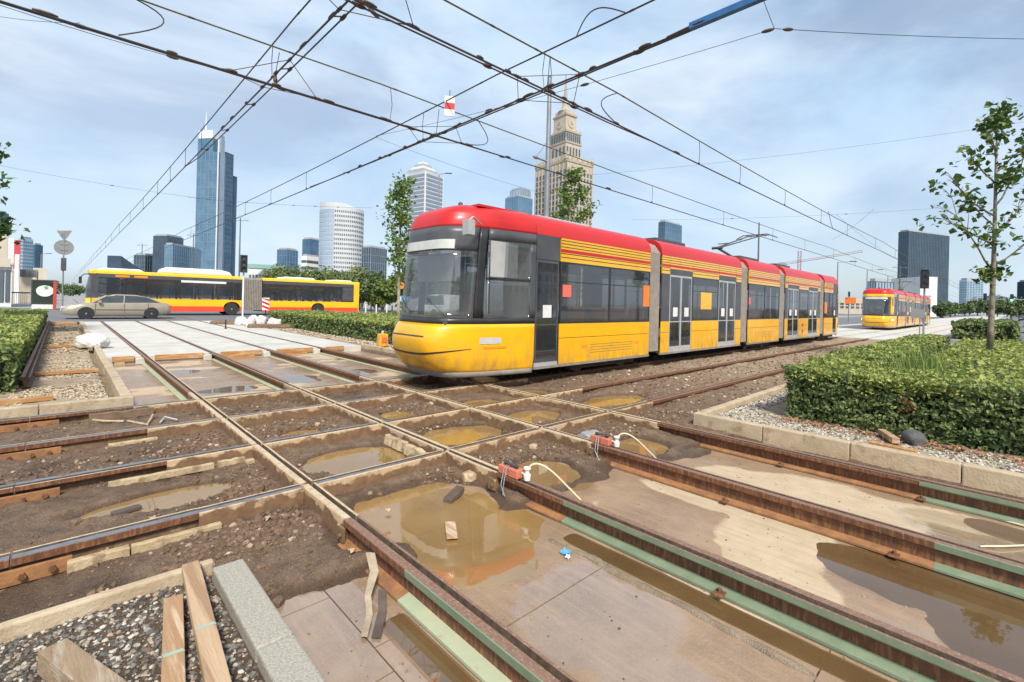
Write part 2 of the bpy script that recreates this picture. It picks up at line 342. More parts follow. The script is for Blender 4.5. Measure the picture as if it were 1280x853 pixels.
# painted markings on the avenue and cross street
for x in range(42, 160, 9):
    m = MB(); m.box(x, x+4, -6.1, -5.95, -.0078, -.004); m.build('lane_marking', M_WHITEPAINT, kind='structure')
m = MB(); m.box(29.0, 29.15, -20, 2.4, -.0098, -.006); m.build('edge_line', M_WHITEPAINT, kind='structure')
for x in range(-30, 60, 8):
    m = MB(); m.box(x, x+4, 46.3, 46.45, -.0118, -.008); m.build('lane_marking', M_WHITEPAINT, kind='structure')

# ---- excavated dirt (height field)
PUD = [(2.25, 3.35, .72, .62), (2.35, 4.85, .6, .45), (3.85, 4.9, .55, .40), (5.25, 5.0, .5, .35), (7.3, 4.95, .85, .42), (.68, 4.92, .55, .22), (3.62, 3.42, .45, .45), (5.25, 3.2, .45, .35),
       (6.5, 6.3, .5, .4), (5.2, 6.2, .4, .35), (3.7, 6.3, .25, .3), (2.2, 6.2, .3, .25), (6.6, 7.7, .6, .4), (3.3, 2.6, .35, .28)]
ZW = -.166
def Hd(X, Y):
    n = .034*fbm(X, Y, 1.1, 3)+.026*fbm(X+5, Y, 4.2, 3)+.030*np.abs(fbm(X, Y+7, 11, 3))*sstep(-.2, .4, fbm(X+9, Y, 1.6, 2))+.009*fbm(X, Y, 38, 2)-.006
    h = -.122+n
    h = np.where(X > 6.0, h+.045*sstep(6.0, 8.0, X), h)
    for cx, cy, rx, ry in PUD:
        t = ((X-cx)/rx)**2+((Y-cy)/ry)**2+.5*fbm(X+cx, Y, 2.2, 3)
        k = sstep(1.25, .55, t); h = h*(1-k)+((-.225 if cy < 3.8 else -.20)+n*.35)*k
    # (ridge of mud beside the second long rail is added below)
    # drop to the concrete base, south of the crossing
    yb = 2.72+.28*fbm(X, Y*.0+3, .9, 2)+.3*fbm(X, Y, 2.5, 3)
    k = sstep(.28, -.38, Y-yb)*sstep(.80, .86, X)*sstep(6.62, 6.58, X); h = h*(1-k)-.32*k
    rg = sstep(.085, .02, np.abs(X-2.68-.05*fbm(X*0, Y, 1.5, 2)))*sstep(.25, .7, Y)*sstep(2.65, 2.3, Y); h = h*(1-rg)+(-.166+.014*fbm(X, Y, 14, 2)+.012*fbm(X, Y, 3, 2))*rg
    rg = sstep(.07, .0, np.abs(X-4.62-.03*fbm(X*0, Y, 1.7, 2)))*sstep(1.0, 1.6, Y)*sstep(2.9, 2.4, Y)*.7; h = h*(1-rg)+(-.172+.012*fbm(X, Y, 20, 2))*rg
    yn = 9.25+.3*fbm(X, Y, 1.8, 3)
    k = sstep(-.2, .4, Y-yn)*sstep(.80, .84, X)*sstep(7.32, 7.28, X); h = h*(1-k)-.34*k
    small = .012*fbm(X, Y, 6, 3)
    def plate(h, k, zz, am=1.0): return h*(1-k)+(zz+small*am)*k
    h = plate(h, sstep(.80, .74, X)*sstep(3.36, 3.30, Y), -.095)                         # gravel corner near left
    h = plate(h, sstep(.62, .5, X)*sstep(9.02, 9.12, Y), -.035)                           # gravel bed far left
    h = plate(h, sstep(6.66, 6.74, X)*sstep(3.12, 3.04, Y), -.015)                        # gravel inside the right kerb
    h = plate(h, sstep(7.35, 7.5, X)*sstep(9.3, 10.2, Y), -.02+.03*fbm(X, Y, 1.3, 2))     # dirt strip before the middle hedge
    return h
def lines(*segs):
    out = []
    for a, b, s in segs: out.append(np.arange(a, b-1e-6, s))
    out.append(np.array([segs[-1][1]])); return np.concatenate(out)
xs = lines((-9, -1.2, .12), (-1.2, 7.6, .029), (7.6, 14, .06), (14, 36, .2)); ys = lines((-9, -.4, .12), (-.4, 9.9, .03), (9.9, 16, .06), (16, 33.5, .2))
Xg, Yg = np.meshgrid(xs, ys, indexing='ij'); Hg = Hd(Xg, Yg)
nx, ny = len(xs), len(ys); idx = np.arange(nx*ny).reshape(nx, ny)
Fq = np.stack([idx[:-1, :-1], idx[1:, :-1], idx[1:, 1:], idx[:-1, 1:]], -1).reshape(-1, 4)
dirt = bigmesh('excavated_earth', np.stack([Xg, Yg, Hg], -1).reshape(-1, 3), Fq, M_DIRT, smooth=True, kind='structure')
def vattr(ob, name, arr):
    at = ob.data.attributes.new(name, 'FLOAT', 'POINT'); at.data.foreach_set('value', np.asarray(arr, dtype=np.float32).ravel())
pit = (sstep(-.8, 0, Xg)*sstep(7.6, 6.8, Xg)*sstep(9.6, 9, Yg)*sstep(3.2, 3.6, Yg))
vattr(dirt, 'wet', .8*sstep(.80, .74, Xg)*sstep(3.36, 3.30, Yg)+(1-sstep(.80, .74, Xg)*sstep(3.36, 3.30, Yg))*sstep(-.125, -.162, Hg)*.9+.45*pit*sstep(-.1, .4, fbm(Xg, Yg, 1.5, 3))-.9*sstep(.12, .06, np.abs(Xg-2.68))*sstep(2.7, 2.3, Yg)*sstep(-.2, -.18, Hg))
vattr(dirt, 'dry', np.clip(.75*sstep(.12, .06, np.abs(Xg-2.68))*sstep(2.7, 2.3, Yg)+sstep(.75, .45, Xg)*sstep(9, 9.3, Yg)+sstep(7.3, 7.6, Xg)*sstep(9.3, 10, Yg)*.8+sstep(6.6, 6.8, Xg)*sstep(3.15, 3.0, Yg)+.55*sstep(8, 14, Xg)*sstep(3.0, 3.4, Yg), 0, 1))
def hz(x, y): return float(Hd(np.array([x]), np.array([y]))[0])

# ---- concrete base slabs (top about -0.185), one object each
base = thing('concrete_base', None, None, (3, 0, -.3)); del_keys = [k for k in base.keys()]
tag(base, kind='structure')
DRY = [(3.95, 1.22, .62, .42), (3.3, 1.15, .55, .5), (4.28, 1.95, .14, .65), (5.2, 1.15, .55, .75), (5.55, .35, .22, .5), (5.0, 2.0, .4, .35), (3.5, 2.35, .13, .25), (4.3, .1, .1, .12), (6.25, 1.2, .2, 1.2),
       (2.1, 2.72, .22, .12), (2.3, 11.4, .35, .9), (3.9, 12.6, .4, 1.1), (2.5, 13.6, .3, .6), (5.3, 12.4, .3, .8), (1.1, 11.6, .14, .8), (4.0, 14.2, .5, .4), (1.9, 12.2, .16, .9), (6.6, 12.5, .3, 1.5)]
WETO = [(3.62, 2.05, .36, .50), (3.42, 1.62, .2, .22)]
SP = [(2.25, 3.0, .78, .85), (3.62, 3.3, .5, .5), (5.25, 3.1, .45, .4), (4.1, .42, .36, .58), (3.75, -.15, .4, .5), (5.62, -.1, .25, .4), (1.6, .9, .0, .0), (2.3, 10.1, .5, .35), (3.7, 10.6, .55, .5), (2.0, 13.0, .35, .35), (5.2, 10.8, .5, .5), (4.9, 13.4, .3, .4)]
FILM = [(2.35, 1.62, .55, .48), (1.05, 2.3, .36, .95), (2.0, 1.0, .3, .4), (5.4, .1, .4, .6), (3.3, .1, .3, .6), (3.5, 2.9, .5, .3), (2.4, .2, .5, .4)]
def Hs(X, Y):
    h = -.185+.0035*fbm(X, Y, 1.3, 3)+.0015*fbm(X, Y, 9, 2)
    for xc_, ya_, yb_ in ((2.835, -2, 2.3), (1.37, .4, 2.35), (4.30, -2, .6)): h = h-.012*sstep(.10, .05, np.abs(X-xc_))*sstep(ya_-.1, ya_+.1, Y)*sstep(yb_+.1, yb_-.1, Y)
    for cx, cy, rx, ry in SP:
        if rx == 0: continue
        t = ((X-cx)/rx)**2+((Y-cy)/ry)**2+.55*fbm(X, Y+cx, 2.4, 3); h = h-.012*sstep(1.3, .4, t)
    return h
def Wt(X, Y):
    wv = np.ones_like(X); nn = .55*fbm(X, Y, 2.6, 4)
    for cx, cy, rx, ry in DRY: wv = np.minimum(wv, sstep(.72, 1.25, ((X-cx)/rx)**2+((Y-cy)/ry)**2+nn))
    for cx, cy, rx, ry in WETO: wv = np.maximum(wv, sstep(1.2, .9, ((X-cx)/rx)**2+((Y-cy)/ry)**2+.3*nn))
    st = sstep(.10, .34, fbm(X*.9, Y*2.1, 1.0, 4)); wv = np.where(Y > 9, 1-st, wv)
    return wv
def slab(x0, x1, y0, y1):
    s = .04; xs = np.append(np.arange(x0, x1, s), x1); ys = np.append(np.arange(y0, y1, s), y1)
    X, Y = np.meshgrid(xs, ys, indexing='ij'); Z = Hs(X, Y); nx, ny = X.shape
    ed = np.zeros_like(X); V = np.stack([X, Y, Z], -1).reshape(-1, 3); I = np.arange(nx*ny).reshape(nx, ny)
    Fq = [np.stack([I[:-1, :-1], I[1:, :-1], I[1:, 1:], I[:-1, 1:]], -1).reshape(-1, 4)]
    loop = np.concatenate([I[:, 0], I[-1, 1:], I[-2::-1, -1], I[0, -2:0:-1]]); k = len(V); B = V[loop].copy(); B[:, 2] = -.3
    V2 = np.vstack([V, B]); n = len(loop); j = np.arange(n); Fq.append(np.stack([loop[j], k+j, k+(j+1) % n, loop[(j+1) % n]], -1))
    o = bigmesh('concrete_slab', V2, np.vstack(Fq), M_SLAB, parent=base, smooth=False)
    fm = np.zeros_like(X)
    for cx, cy, rx, ry in FILM: fm = np.maximum(fm, sstep(1.35, .5, ((X-cx)/rx)**2+((Y-cy)/ry)**2+.4*fbm(X, Y+cx, 2.0, 3)))
    vattr(o, 'film', np.append(fm.ravel(), np.zeros(n)))
    vattr(o, 'wet', np.append(Wt(X, Y).ravel(), np.ones(n)))
    return o
G_ = .004
for x0, x1, cuts in ((.835, 1.18, (-3, .3, 1.15, 2.0, 2.75, 3.7)), (1.18, AX[0]-.03, (-3, .6, 1.45, 2.2, 3.7)), (AX[0]-.03, AX[1]-.06, (-3, -.6, .62, 1.87, 3.7)), (AX[1]-.06, AX[2]-.03, (-6, -1.8, 3.7)), (AX[2]-.03, AX[3]-.06, (-6, -1.3, 3.7)), (AX[3]-.06, 6.6, (-6, 3.3))):
    for y0, y1 in zip(cuts, cuts[1:]): slab(x0+G_, x1-G_, y0+G_, y1-G_)
for x0, x1 in ((.82, AX[0]-.03), (AX[0]-.03, AX[1]-.06), (AX[1]-.06, AX[2]-.03), (AX[2]-.03, AX[3]-.06), (AX[3]-.06, 7.3)): slab(x0+G_, x1-G_, 8.9, 15.05)
# ---- water
M_WATER2 = attr_mat('brown_water', water_mk(.45, (.88, .76, .58), (.32, .19, .08), (.24, .14, .06), 2.2))
def puddle(x0, x1, y0, y1, z, mm=None):
    m = MB(); m.add([(x0,y0,z),(x1,y0,z),(x1,y1,z),(x0,y1,z)], [(0,1,2,3)]); return m.build('puddle', mm or M_WATER, kind='structure', fixn=False)
XC = [-.8]+AX+[9.0]; YC = [2.75]+BY
for i in range(len(XC)-1):
    for j in range(len(YC)-1):
        if (i == 0 and j == 0): continue
        if j == 0: continue
        puddle(XC[i]+.06, XC[i+1]-.09, YC[j]+.06, YC[j+1]-.09, ZW)
for i in (1, 2, 3): puddle(XC[i]+.06, XC[i+1]-.09, 2.05 if i == 1 else 2.45, BY[0]-.09, -.1895)
ZS = -.1895
for x0, x1, y0, y1 in ((2.725, 2.93, -2, 2.4), (1.26, 1.44, .3, 2.4), (4.2, 4.42, -2, .7)): puddle(x0, x1, y0, y1, -.1888, M_WATER2)
puddle(AX[1]+.12, AX[2]-.12, -1.2, 1.6, ZS, M_WATER2)
for x0, x1, y0, y1 in ( (AX[2]+.07, AX[3]-.12, -1, 2.0), (AX[0]+.07, AX[1]-.12, 9.4, 14.9), (AX[1]+.12, AX[2]-.12, 9.4, 14.9), (AX[2]+.07, AX[3]-.12, 9.4, 14.9)):
    puddle(x0, x1, y0, y1, ZS, M_WATERC)

# ---- rails
# profile in (s, z); s=0 is the centre of the groove, head at negative s, lip at positive s.  material slots: 0 head top,1 groove,2 web,3 foot,4 head side,5 lip top
PRO = [(-.076, -.004), (-.072, 0), (-.018, 0), (-.015, -.042), (.021, -.042), (.024, -.003), (.042, -.003), (.040, -.040), (.022, -.056), (-.021, -.068), (-.021, -.148), (.056, -.164), (.056, -.18), (-.118, -.18), (-.118, -.164), (-.041, -.148), (-.041, -.068), (-.072, -.048)]
PMI = [4, 0, 1, 1, 1, 5, 4, 4, 2, 2, 3, 3, 3, 3, 3, 2, 2, 4]
BLK = [(-.088, -.006), (-.082, 0), (-.019, 0), (-.016, -.042), (.022, -.042), (.024, -.002), (.055, -.003), (.058, -.008), (.058, -.175), (-.088, -.175)]
BMI = [4, 0, 1, 1, 1, 5, 4, 2, 3, 2]
def extr(m, axis, c, sg, a0, a1, prof, mi, zo=0.0, wob=0.0):
    n = len(prof); st = [a0, a1] if not wob else list(np.linspace(a0, a1, max(2, int(abs(a1-a0)/.12)))); vs = []
    for a in st:
        for k, (s, z) in enumerate(prof):
            w_ = wob*(fbm(np.array([a*3+k*7.1]), np.array([c*5.0]), 1, 2)[0]) if (wob and z > -.02 and k not in (2, 3, 4, 5)) else 0
            q = c+sg*(s+w_*.6); vs.append((a, q, z+zo-abs(w_)*.35) if axis == 'x' else (q, a, z+zo-abs(w_)*.35))
    b0 = len(m.v); m.v += vs
    for i in range(len(st)-1):
        for k in range(n):
            k2 = (k+1) % n; m.f.append((b0+i*n+k, b0+i*n+k2, b0+(i+1)*n+k2, b0+(i+1)*n+k)); m.m.append(mi[k])
    m.f += [tuple(b0+k for k in range(n)), tuple(b0+(len(st)-1)*n+k for k in range(n))]; m.m += [2, 2]
def block_run(m, axis, c, sg, a0, a1, gaps, zo=0.0):
    """crossing block: continuous lower body, head and lip interrupted where the other rail's groove passes"""
    low = [(-.070, -.042), (.046, -.042), (.046, -.175), (-.070, -.175)]
    extr(m, axis, c, sg, a0, a1, low, [1, 2, 3, 2], zo)
    ed = [a0]+[v for gp in gaps for v in gp]+[a1]
    for q0, q1 in zip(ed[::2], ed[1::2]):
        extr(m, axis, c, sg, q0, q1, [(-.0702, -.008), (-.064, 0), (-.019, 0), (-.016, -.0421), (-.0702, -.0421)], [4, 0, 1, 1, 4], zo, wob=.006)
        extr(m, axis, c, sg, q0, q1, [(.020, -.0421), (.022, -.002), (.042, -.003), (.0462, -.010), (.0462, -.0421)], [1, 5, 4, 4, 1], zo, wob=.006)
YS, YN = 3.28, 9.12
GREEN_Y = [2.44, 2.47, .34, .57]
rail_lab = ['grooved tram rail with pale green painted foot beside the granite kerb slabs', 'grooved tram rail with green painted head edge, second from the granite kerb slabs',
            'rusty grooved tram rail with orange foot, second from the long concrete kerb by the hedge', 'rusty grooved tram rail running right along the long concrete kerb by the hedge']
for i, xa in enumerate(AX):
    sg = 1 if i % 2 == 0 else -1; t = thing('tram_rail', rail_lab[i], 'rail', (xa, 3.2, -.18), 'rails leading to the bus')
    gaps = [(y-.020 if k % 2 == 0 else y-.024, y+.024 if k % 2 == 0 else y+.020) for k, y in enumerate(BY)]
    m = MB(); block_run(m, 'y', xa, sg, YS, YN, gaps); m.build('crossing_block', [M_TANTOP, M_GROOVE, M_MUDSIDE, M_MUDSIDE, M_MUDSIDE, M_TANTOP], t)
    m = MB(); extr(m, 'y', xa, sg, GREEN_Y[i], YS-.004, PRO, PMI); m.build('rusty_section', [M_RUSTTOP, M_GROOVE, M_RUST, M_RUSTFOOT, M_RUST, M_RUSTTOP], t)
    m = MB(); extr(m, 'y', xa, sg, -7, GREEN_Y[i]-.001, PRO, PMI); m.build('painted_section', [M_RUSTTOP, M_GROOVE, M_RUST, M_PALEGREEN if i == 0 else M_GREEN, M_GREEN, M_RUSTTOP], t)
    m = MB(); extr(m, 'y', xa, sg, YN+.004, 14.98, PRO, PMI); m.build('rusty_section', [M_RUSTTOP, M_GROOVE, M_RUST, M_PALEGREEN, M_RUST, M_TANTOP], t)
    m = MB(); extr(m, 'y', xa, sg, 14.984, 130, PRO, PMI); m.build('paved_in_section', [M_RUSTTOP, M_GROOVE, M_RUST, M_RUST, M_RUST, M_RUSTTOP], t)
    # joint bracket at the end of the crossing block and hold-down clips on the foot
    sx = -1
    m = MB(); m.box(xa-.10, xa-.078, YS-.05, YS+.05, -.15, -.045); m.lathe([(.016, -.118), (.016, -.100)], (xa, YS-.02, -.10), 6, 0, 'x'); m.build('joint_bracket', M_MUDSIDE, t, bevel=.003)
    for yy in (1.75, .55, -.6) if i in (2, 3) else (1.2,):
        cx = xa-sg*.03-.085
        m = MB(); m.box(cx-.045, cx+.03, yy-.03, yy+.03, -.166, -.152); m.lathe([(.014, -.152), (.014, -.128)], (cx, yy, 0), 6); m.build('rail_clip', M_RUST, t, bevel=.002)
brail_lab = ['worn steel cross rail with shiny head closest to the gravel corner and planks', 'worn steel cross rail, second from the gravel corner, fishplate bolted at its joint',
             'worn steel cross rail, second from the concrete kerb corner with the gravel bed', 'worn steel cross rail running along the concrete kerb corner of the gravel bed']
for j, yb in enumerate(BY):
    sg = 1 if j % 2 == 0 else -1; t = thing('tram_rail', brail_lab[j], 'rail', (.5, yb, -.18), 'rails under the yellow tram')
    lo_i = [(AX[i]-(.071 if i % 2 == 0 else .047), AX[i]+(.047 if i % 2 == 0 else .071)) for i in range(4)]
    ed = [.75, lo_i[0][0], lo_i[0][1], lo_i[1][0], lo_i[1][1], lo_i[2][0], lo_i[2][1], lo_i[3][0], lo_i[3][1], 7.1]
    for q0, q1 in zip(ed[::2], ed[1::2]):
        m = MB(); block_run(m, 'x', yb, sg, q0+.0008, q1-.0008, [], zo=-.003); m.build('crossing_block', [M_STEEL, M_GROOVE, M_MUDSIDE, M_MUDSIDE, M_MUDSIDE, M_TANTOP], t)
    jx = [gy(14, 700, BY[0]).x, gy(18, 607, BY[1]).x, gy(32, 554, BY[2]).x, gy(37, 521, BY[3]).x][j]
    for q0, q1, mm in ((jx+.006, .748, M_STEEL), (-8, jx-.006, M_STEEL), (7.102, 36, M_RUSTTOP), (36.002, 300, M_RUSTTOP)):
        m = MB(); extr(m, 'x', yb, sg, q0, q1, PRO, PMI); m.build('rail_section', [mm, M_GROOVE]+([M_RUST]*3+[M_RUSTTOP] if mm is M_RUSTTOP else [M_MUDRAIL, M_MUDRAIL, M_RUST, M_TANTOP]), t)
    # fishplate on the near side of the joint
    off = (-.076 if sg > 0 else -.046)
    fp = MB(); fp.box(jx-.42, jx+.27, yb+off-.030, yb+off-.004, -.150, -.062); fp = fp.build('fishplate', M_RUSTFOOT, t, bevel=.003)
    for k in (-.33, -.11, .05, .18):
        m = MB(); m.lathe([(.020, -.024), (.020, 0), (.006, 0)], (jx+k, yb+off-.030, -.105), 6, 0, 'y'); m.build('bolt', M_RUST, fp)
# ================================================================ TRAM
M_YEL = mat('yellow_tram_paint', (.87, .45, .007), .3, 0, col2=(.83, .41, .007), scale=1.5, col3=(.55, .31, .04), scale3=3, lo3=.56, hi3=.85)
M_YEL.node_tree.nodes['Principled BSDF'].inputs['Coat Weight'].default_value = .5
def grime(m):
    t = m.node_tree; b = t.nodes['Principled BSDF']; l = t.links.new; src = b.inputs['Base Color'].links[0].from_socket
    g = N(t, 'ShaderNodeNewGeometry'); sp = N(t, 'ShaderNodeSeparateXYZ'); l(g.outputs['Position'], sp.inputs['Vector']); mp = N(t, 'ShaderNodeMapping'); mp.inputs['Scale'].default_value = (3, 3, 1); l(g.outputs['Position'], mp.inputs['Vector'])
    k = _m(t, l, 'MULTIPLY', _r(t, l, sp.outputs['Z'], .25, .95, 1, 0), _r(t, l, _n(t, l, mp.outputs['Vector'], 2.2, 6), .38, .68, 0, .62)); l(_x(t, l, k, src, (.20, .135, .07)), b.inputs['Base Color'])
    l(_r(t, l, k, 0, .6, b.inputs['Roughness'].default_value, .75), b.inputs['Roughness'])
grime(M_YEL)
M_RED = mat('red_tram_paint', (.55, .014, .012), .38, 0, col2=(.50, .018, .015), scale=2)
M_RED.node_tree.nodes['Principled BSDF'].inputs['Coat Weight'].default_value = .1
M_BLACK = mat('black_trim', (.022, .023, .026), .35, 0, col2=(.035, .035, .037), scale=4)
M_DGREY = mat('dark_grey_panel', (.060, .062, .068), .4, 0, col2=(.085, .087, .092), scale=3)
M_GLASS = mat('tinted_glass', (.045, .052, .06), .03, 0, alpha=.46, spec=.95, col2=(.05, .056, .06), scale=.8)
M_CLEAR = mat('cab_glass', (.10, .115, .12), .02, 0, alpha=.34, spec=1.0, col2=(.14, .155, .16), scale=1)  # paler base colour stands in for reflections on the cab windows
M_BELLOW = mat('grey_bellows', (.28, .25, .215), .8, 0, col2=(.21, .185, .155), scale=5, bump=.2)
M_LGREY = mat('light_grey_metal', (.50, .50, .49), .4, .2, col2=(.42, .42, .41), scale=5)
M_DMETAL = mat('dark_metal', (.09, .092, .095), .5, .5, col2=(.13, .125, .12), scale=9)
M_UNDER = mat('underframe_grime', (.045, .04, .036), .8, 0, col2=(.075, .062, .05), scale=8, bump=.2)
M_SEAT = mat('seat_fabric', (.42, .14, .05), .8, 0, col2=(.30, .09, .05), scale=30)
M_INTER = mat('pale_interior', (.45, .45, .43), .6, 0, col2=(.38, .38, .37), scale=3)
M_ORANGE = mat('orange_poster', (.85, .22, .03), .5, 0, col2=(.75, .18, .03), scale=8)
M_PINKRED = mat('red_sticker', (.75, .16, .12), .5, 0, col2=(.68, .13, .1), scale=8)
M_WHITE = mat('white_plastic', (.74, .74, .72), .45, 0, col2=(.66, .66, .64), scale=6)
M_LAMP = mat('lamp_glass', (.75, .76, .74), .12, .3, col2=(.6, .6, .6), scale=30)
M_LAMPON = mat('lit_headlight', (.9, .88, .8), .2, 0, emit=((1, .93, .78), 2.5))
M_SIGNLED = mat('destination_display', (.58, .58, .55), .5, 0, col2=(.50, .50, .48), scale=5)
M_AMBER = mat('amber_lamp', (.8, .3, .02), .3, 0, col2=(.7, .25, .02), scale=12)
for _m_ in (M_GLASS, M_CLEAR): _m_.node_tree.nodes['Principled BSDF'].inputs['IOR'].default_value = 1.95
YC0, TW = 7.74, 1.17
def nose_pt(u, z, xe, xn, w, D=2.3, e=5.5, sgn=1):
    s = math.sin(u*math.pi/2); return (xn+sgn*(D+(sgn*(xe-xn)-D))*abs(s)**e, YC0+w*s, z)
def nose_x(z):      # centreline position of the front surface at height z
    zs = [.24, .34, .55, .72, .90, 1.08, 1.16, 1.30, 2.0, 2.75, 2.95, 3.10, 3.25, 3.36, 3.43]
    xv = [5.02, 4.84, 4.70, 4.64, 4.63, 4.71, 4.78, 4.82, 4.88, 4.96, 4.99, 5.02, 5.09, 5.24, 5.5]
    return float(np.interp(z, zs, xv))
def nose_w(z):
    return float(np.interp(z, [.24, .5, 2.95, 3.1, 3.25, 3.36, 3.43], [1.13, TW, TW, 1.16, 1.10, .98, .80]))
def nose_patch(m, z0, z1, u0, u1, nz, nu, off=0.0, tail=False, mi=0, xe=6.86):
    rows = []
    for i in range(nz+1):
        z = z0+(z1-z0)*i/nz; row = []
        for j in range(nu+1):
            u = u0+(u1-u0)*j/nu; x, y, zz = nose_pt(u, z, xe, nose_x(z)-off, nose_w(z)+off*.9, e=5.5)
            if tail: x = TAILX-x
            row.append((x, y, zz))
        rows.append(row)
    m.grid(rows, mi); return m
TAILX = 37.45
TRAM_LEN = 33.2
def make_tram(label, style=1, shift=0.0):
    t = thing('tram', label, 'tram', (4.2, YC0, 0), 'yellow and red trams')
    yN, yF = YC0-TW, YC0+TW
    def both(fn):
        for s in (-1, 1): fn(s)
    # ---- nose and tail
    for tail in (False, True):
        nm = 'rear' if tail else 'front'
        m = MB(); nose_patch(m, .24, 1.16, -1, 1, 12, 48, tail=tail); bm_ = m.build('bumper', M_YEL, t, smooth=True, solid=.03)
        m = MB(); nose_patch(m, .18, .27, -.97, .97, 2, 40, off=.012, tail=tail); m.build('bumper_lip', M_BELLOW, bm_, smooth=True, solid=.02)
        # smiling bumper crease, its shade drawn as a black strip, and lamps
        m = MB(); rows = []
        for j in range(33):
            u = -.62+1.24*j/32; zz = .60+.11*(abs(u)/.62)**2; th = .016*(1-(abs(u)/.64)**4)+.002; r = []
            for z in (zz-th, zz+th):
                x, y, _ = nose_pt(u, z, 6.86, nose_x(z)-.006, nose_w(z)+.005); r.append((TAILX-x if tail else x, y, z))
            rows.append(r)
        m.grid(rows); m.build('crease_shade', M_BLACK, bm_)
        m = MB(); nose_patch(m, .925, .945, -.3, .3, 1, 14, off=.006, tail=tail); m.build('crease_shade', M_BLACK, bm_)  # second bumper crease, again a black strip in place of shade
        for s in (-1, 1):
            m = MB(); nose_patch(m, .79, .91, s*.70-.045, s*.70+.045, 3, 8, off=.008, tail=tail); m.build('headlight', M_LAMPON if (style == 2 and not tail) else M_LAMP, bm_, smooth=True)
            m = MB(); nose_patch(m, .70, .74, s*.72-.05, s*.72+.05, 1, 6, off=.007, tail=tail); m.build('indicator_lamp', M_AMBER, bm_)
        m = MB(); nose_patch(m, 1.165, 1.27, -1, 1, 2, 48, tail=tail); m.build('black_sill', M_BLACK, t, smooth=True, solid=.02)
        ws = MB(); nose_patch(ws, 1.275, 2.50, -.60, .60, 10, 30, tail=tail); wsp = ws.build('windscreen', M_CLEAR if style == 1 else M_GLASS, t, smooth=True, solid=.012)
        for k, (u0, u1) in enumerate(((-.45, -.05), (.05, .45))):
            a = nose_pt(u0, 1.30, 6.86, nose_x(1.3)-.03, nose_w(1.3)); c = nose_pt(u1*.6+u0*.4, 1.62, 6.86, nose_x(1.62)-.03, nose_w(1.62))
            if tail: a = (TAILX-a[0], a[1], a[2]); c = (TAILX-c[0], c[1], c[2])
            m = MB(); m.tube([a, c], .010, 6); m.build('wiper', M_BLACK, wsp)
        for s in (-1, 1):
            m = MB(); nose_patch(m, 1.275, 2.95, s*.605, s*(.645 if style == 1 else .75), 8, 4, off=.004, tail=tail); m.build('corner_pillar', M_BLACK if style == 1 else M_YEL, t, smooth=True, solid=.03)
            for z0, z1 in ((1.275, 1.99), (2.03, 2.74)):
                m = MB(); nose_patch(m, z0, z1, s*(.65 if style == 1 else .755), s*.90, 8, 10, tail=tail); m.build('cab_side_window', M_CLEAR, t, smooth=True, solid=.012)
            m = MB(); nose_patch(m, 1.99, 2.03, s*(.65 if style == 1 else .755), s*.90, 1, 10, off=.004, tail=tail); m.build('window_bar', M_BLACK, t, solid=.02)
            m = MB(); nose_patch(m, 2.74, 2.95, s*(.65 if style == 1 else .755), s*1.0, 2, 14, tail=tail); m.build('cab_header', M_DGREY, t, smooth=True, solid=.02)
            m = MB(); nose_patch(m, 1.275, 2.74, s*.90, s*1.0, 8, 6, tail=tail); m.build('cab_corner_panel', M_DGREY, t, smooth=True, solid=.02)
        if style == 2: m = MB(); nose_patch(m, 2.72, 2.96, -.60, .60, 4, 30, off=.008, tail=tail); m.build('yellow_brow', M_YEL, t, smooth=True, solid=.02)
        m = MB(); nose_patch(m, 2.50, 2.95, -.60, .60, 4, 30, tail=tail); dp = m.build('display_header', M_DGREY, t, smooth=True, solid=.02)
        m = MB(); nose_patch(m, 2.53, 2.70, -.46, .40, 2, 20, off=.012, tail=tail); m.build('destination_display', M_SIGNLED, dp, smooth=True)
        m = MB(); nose_patch(m, 2.95, 3.43, -1, 1, 10, 48, tail=tail); rf = m.build('roof_cap', M_RED, t, smooth=True, solid=.02)
        # flat top of the roof cap
        xs_ = [5.6, 6.86]; q = [(TAILX-x if tail else x) for x in (4.9, 6.90)]
        m = MB(); m.box(min(q)+(.75 if not tail else 0), max(q)-(.75 if tail else 0), YC0-.8, YC0+.8, 3.38, 3.425); m.build('roof_top', M_RED, rf)
        # interior: dash, blind, driver seat
        xx = lambda x: TAILX-x if tail else x
        m = MB(); a, c = sorted((xx(4.95), xx(5.7))); m.box(a, c, YC0-.78, YC0+.78, .9, 1.28); m.build('driver_desk', M_DGREY, t, bevel=.05)
        if not tail:
            m = MB(); m.box(5.25, 5.27, YC0-.62, YC0+.62, 1.95, 2.48); m.build('sun_blind', M_INTER, t)
            m = MB(); m.box(5.75, 6.2, YC0-.28, YC0+.28, .5, .95); m.box(6.15, 6.27, YC0-.28, YC0+.28, .95, 1.75); m.build('driver_seat', M_SEAT, t, bevel=.05)
            m = MB(); m.box(5.75, 6.45, yN+.10, yN+.115, 2.05, 2.72); m.build('side_blind', M_INTER, t)
        a, c = sorted((xx(6.80), xx(6.84))); m = MB(); m.box(a, c, yN+.05, yF-.05, .4, 1.3); m.box(a, c, yN+.05, YC0-.3, 1.3, 2.6); m.build('cab_bulkhead', M_INTER, t)
    # mirror
    m = MB(); p0 = (5.5, yN+.10, 2.98); m.tube([p0, (5.15, yN-.10, 3.05), (5.05, yN-.12, 2.98)], .018, 6); m.box(4.98, 5.12, yN-.20, yN-.02, 2.72, 2.98); m.build('side_mirror', M_LGREY, t, bevel=.02)
    # roof beacon
    m = MB(); m.lathe([(.10, 3.40), (.10, 3.47), (.05, 3.48), (.045, 3.54), (.02, 3.56)], (5.75, YC0-.1, 0), 14); m.build('roof_beacon', M_DMETAL, t)
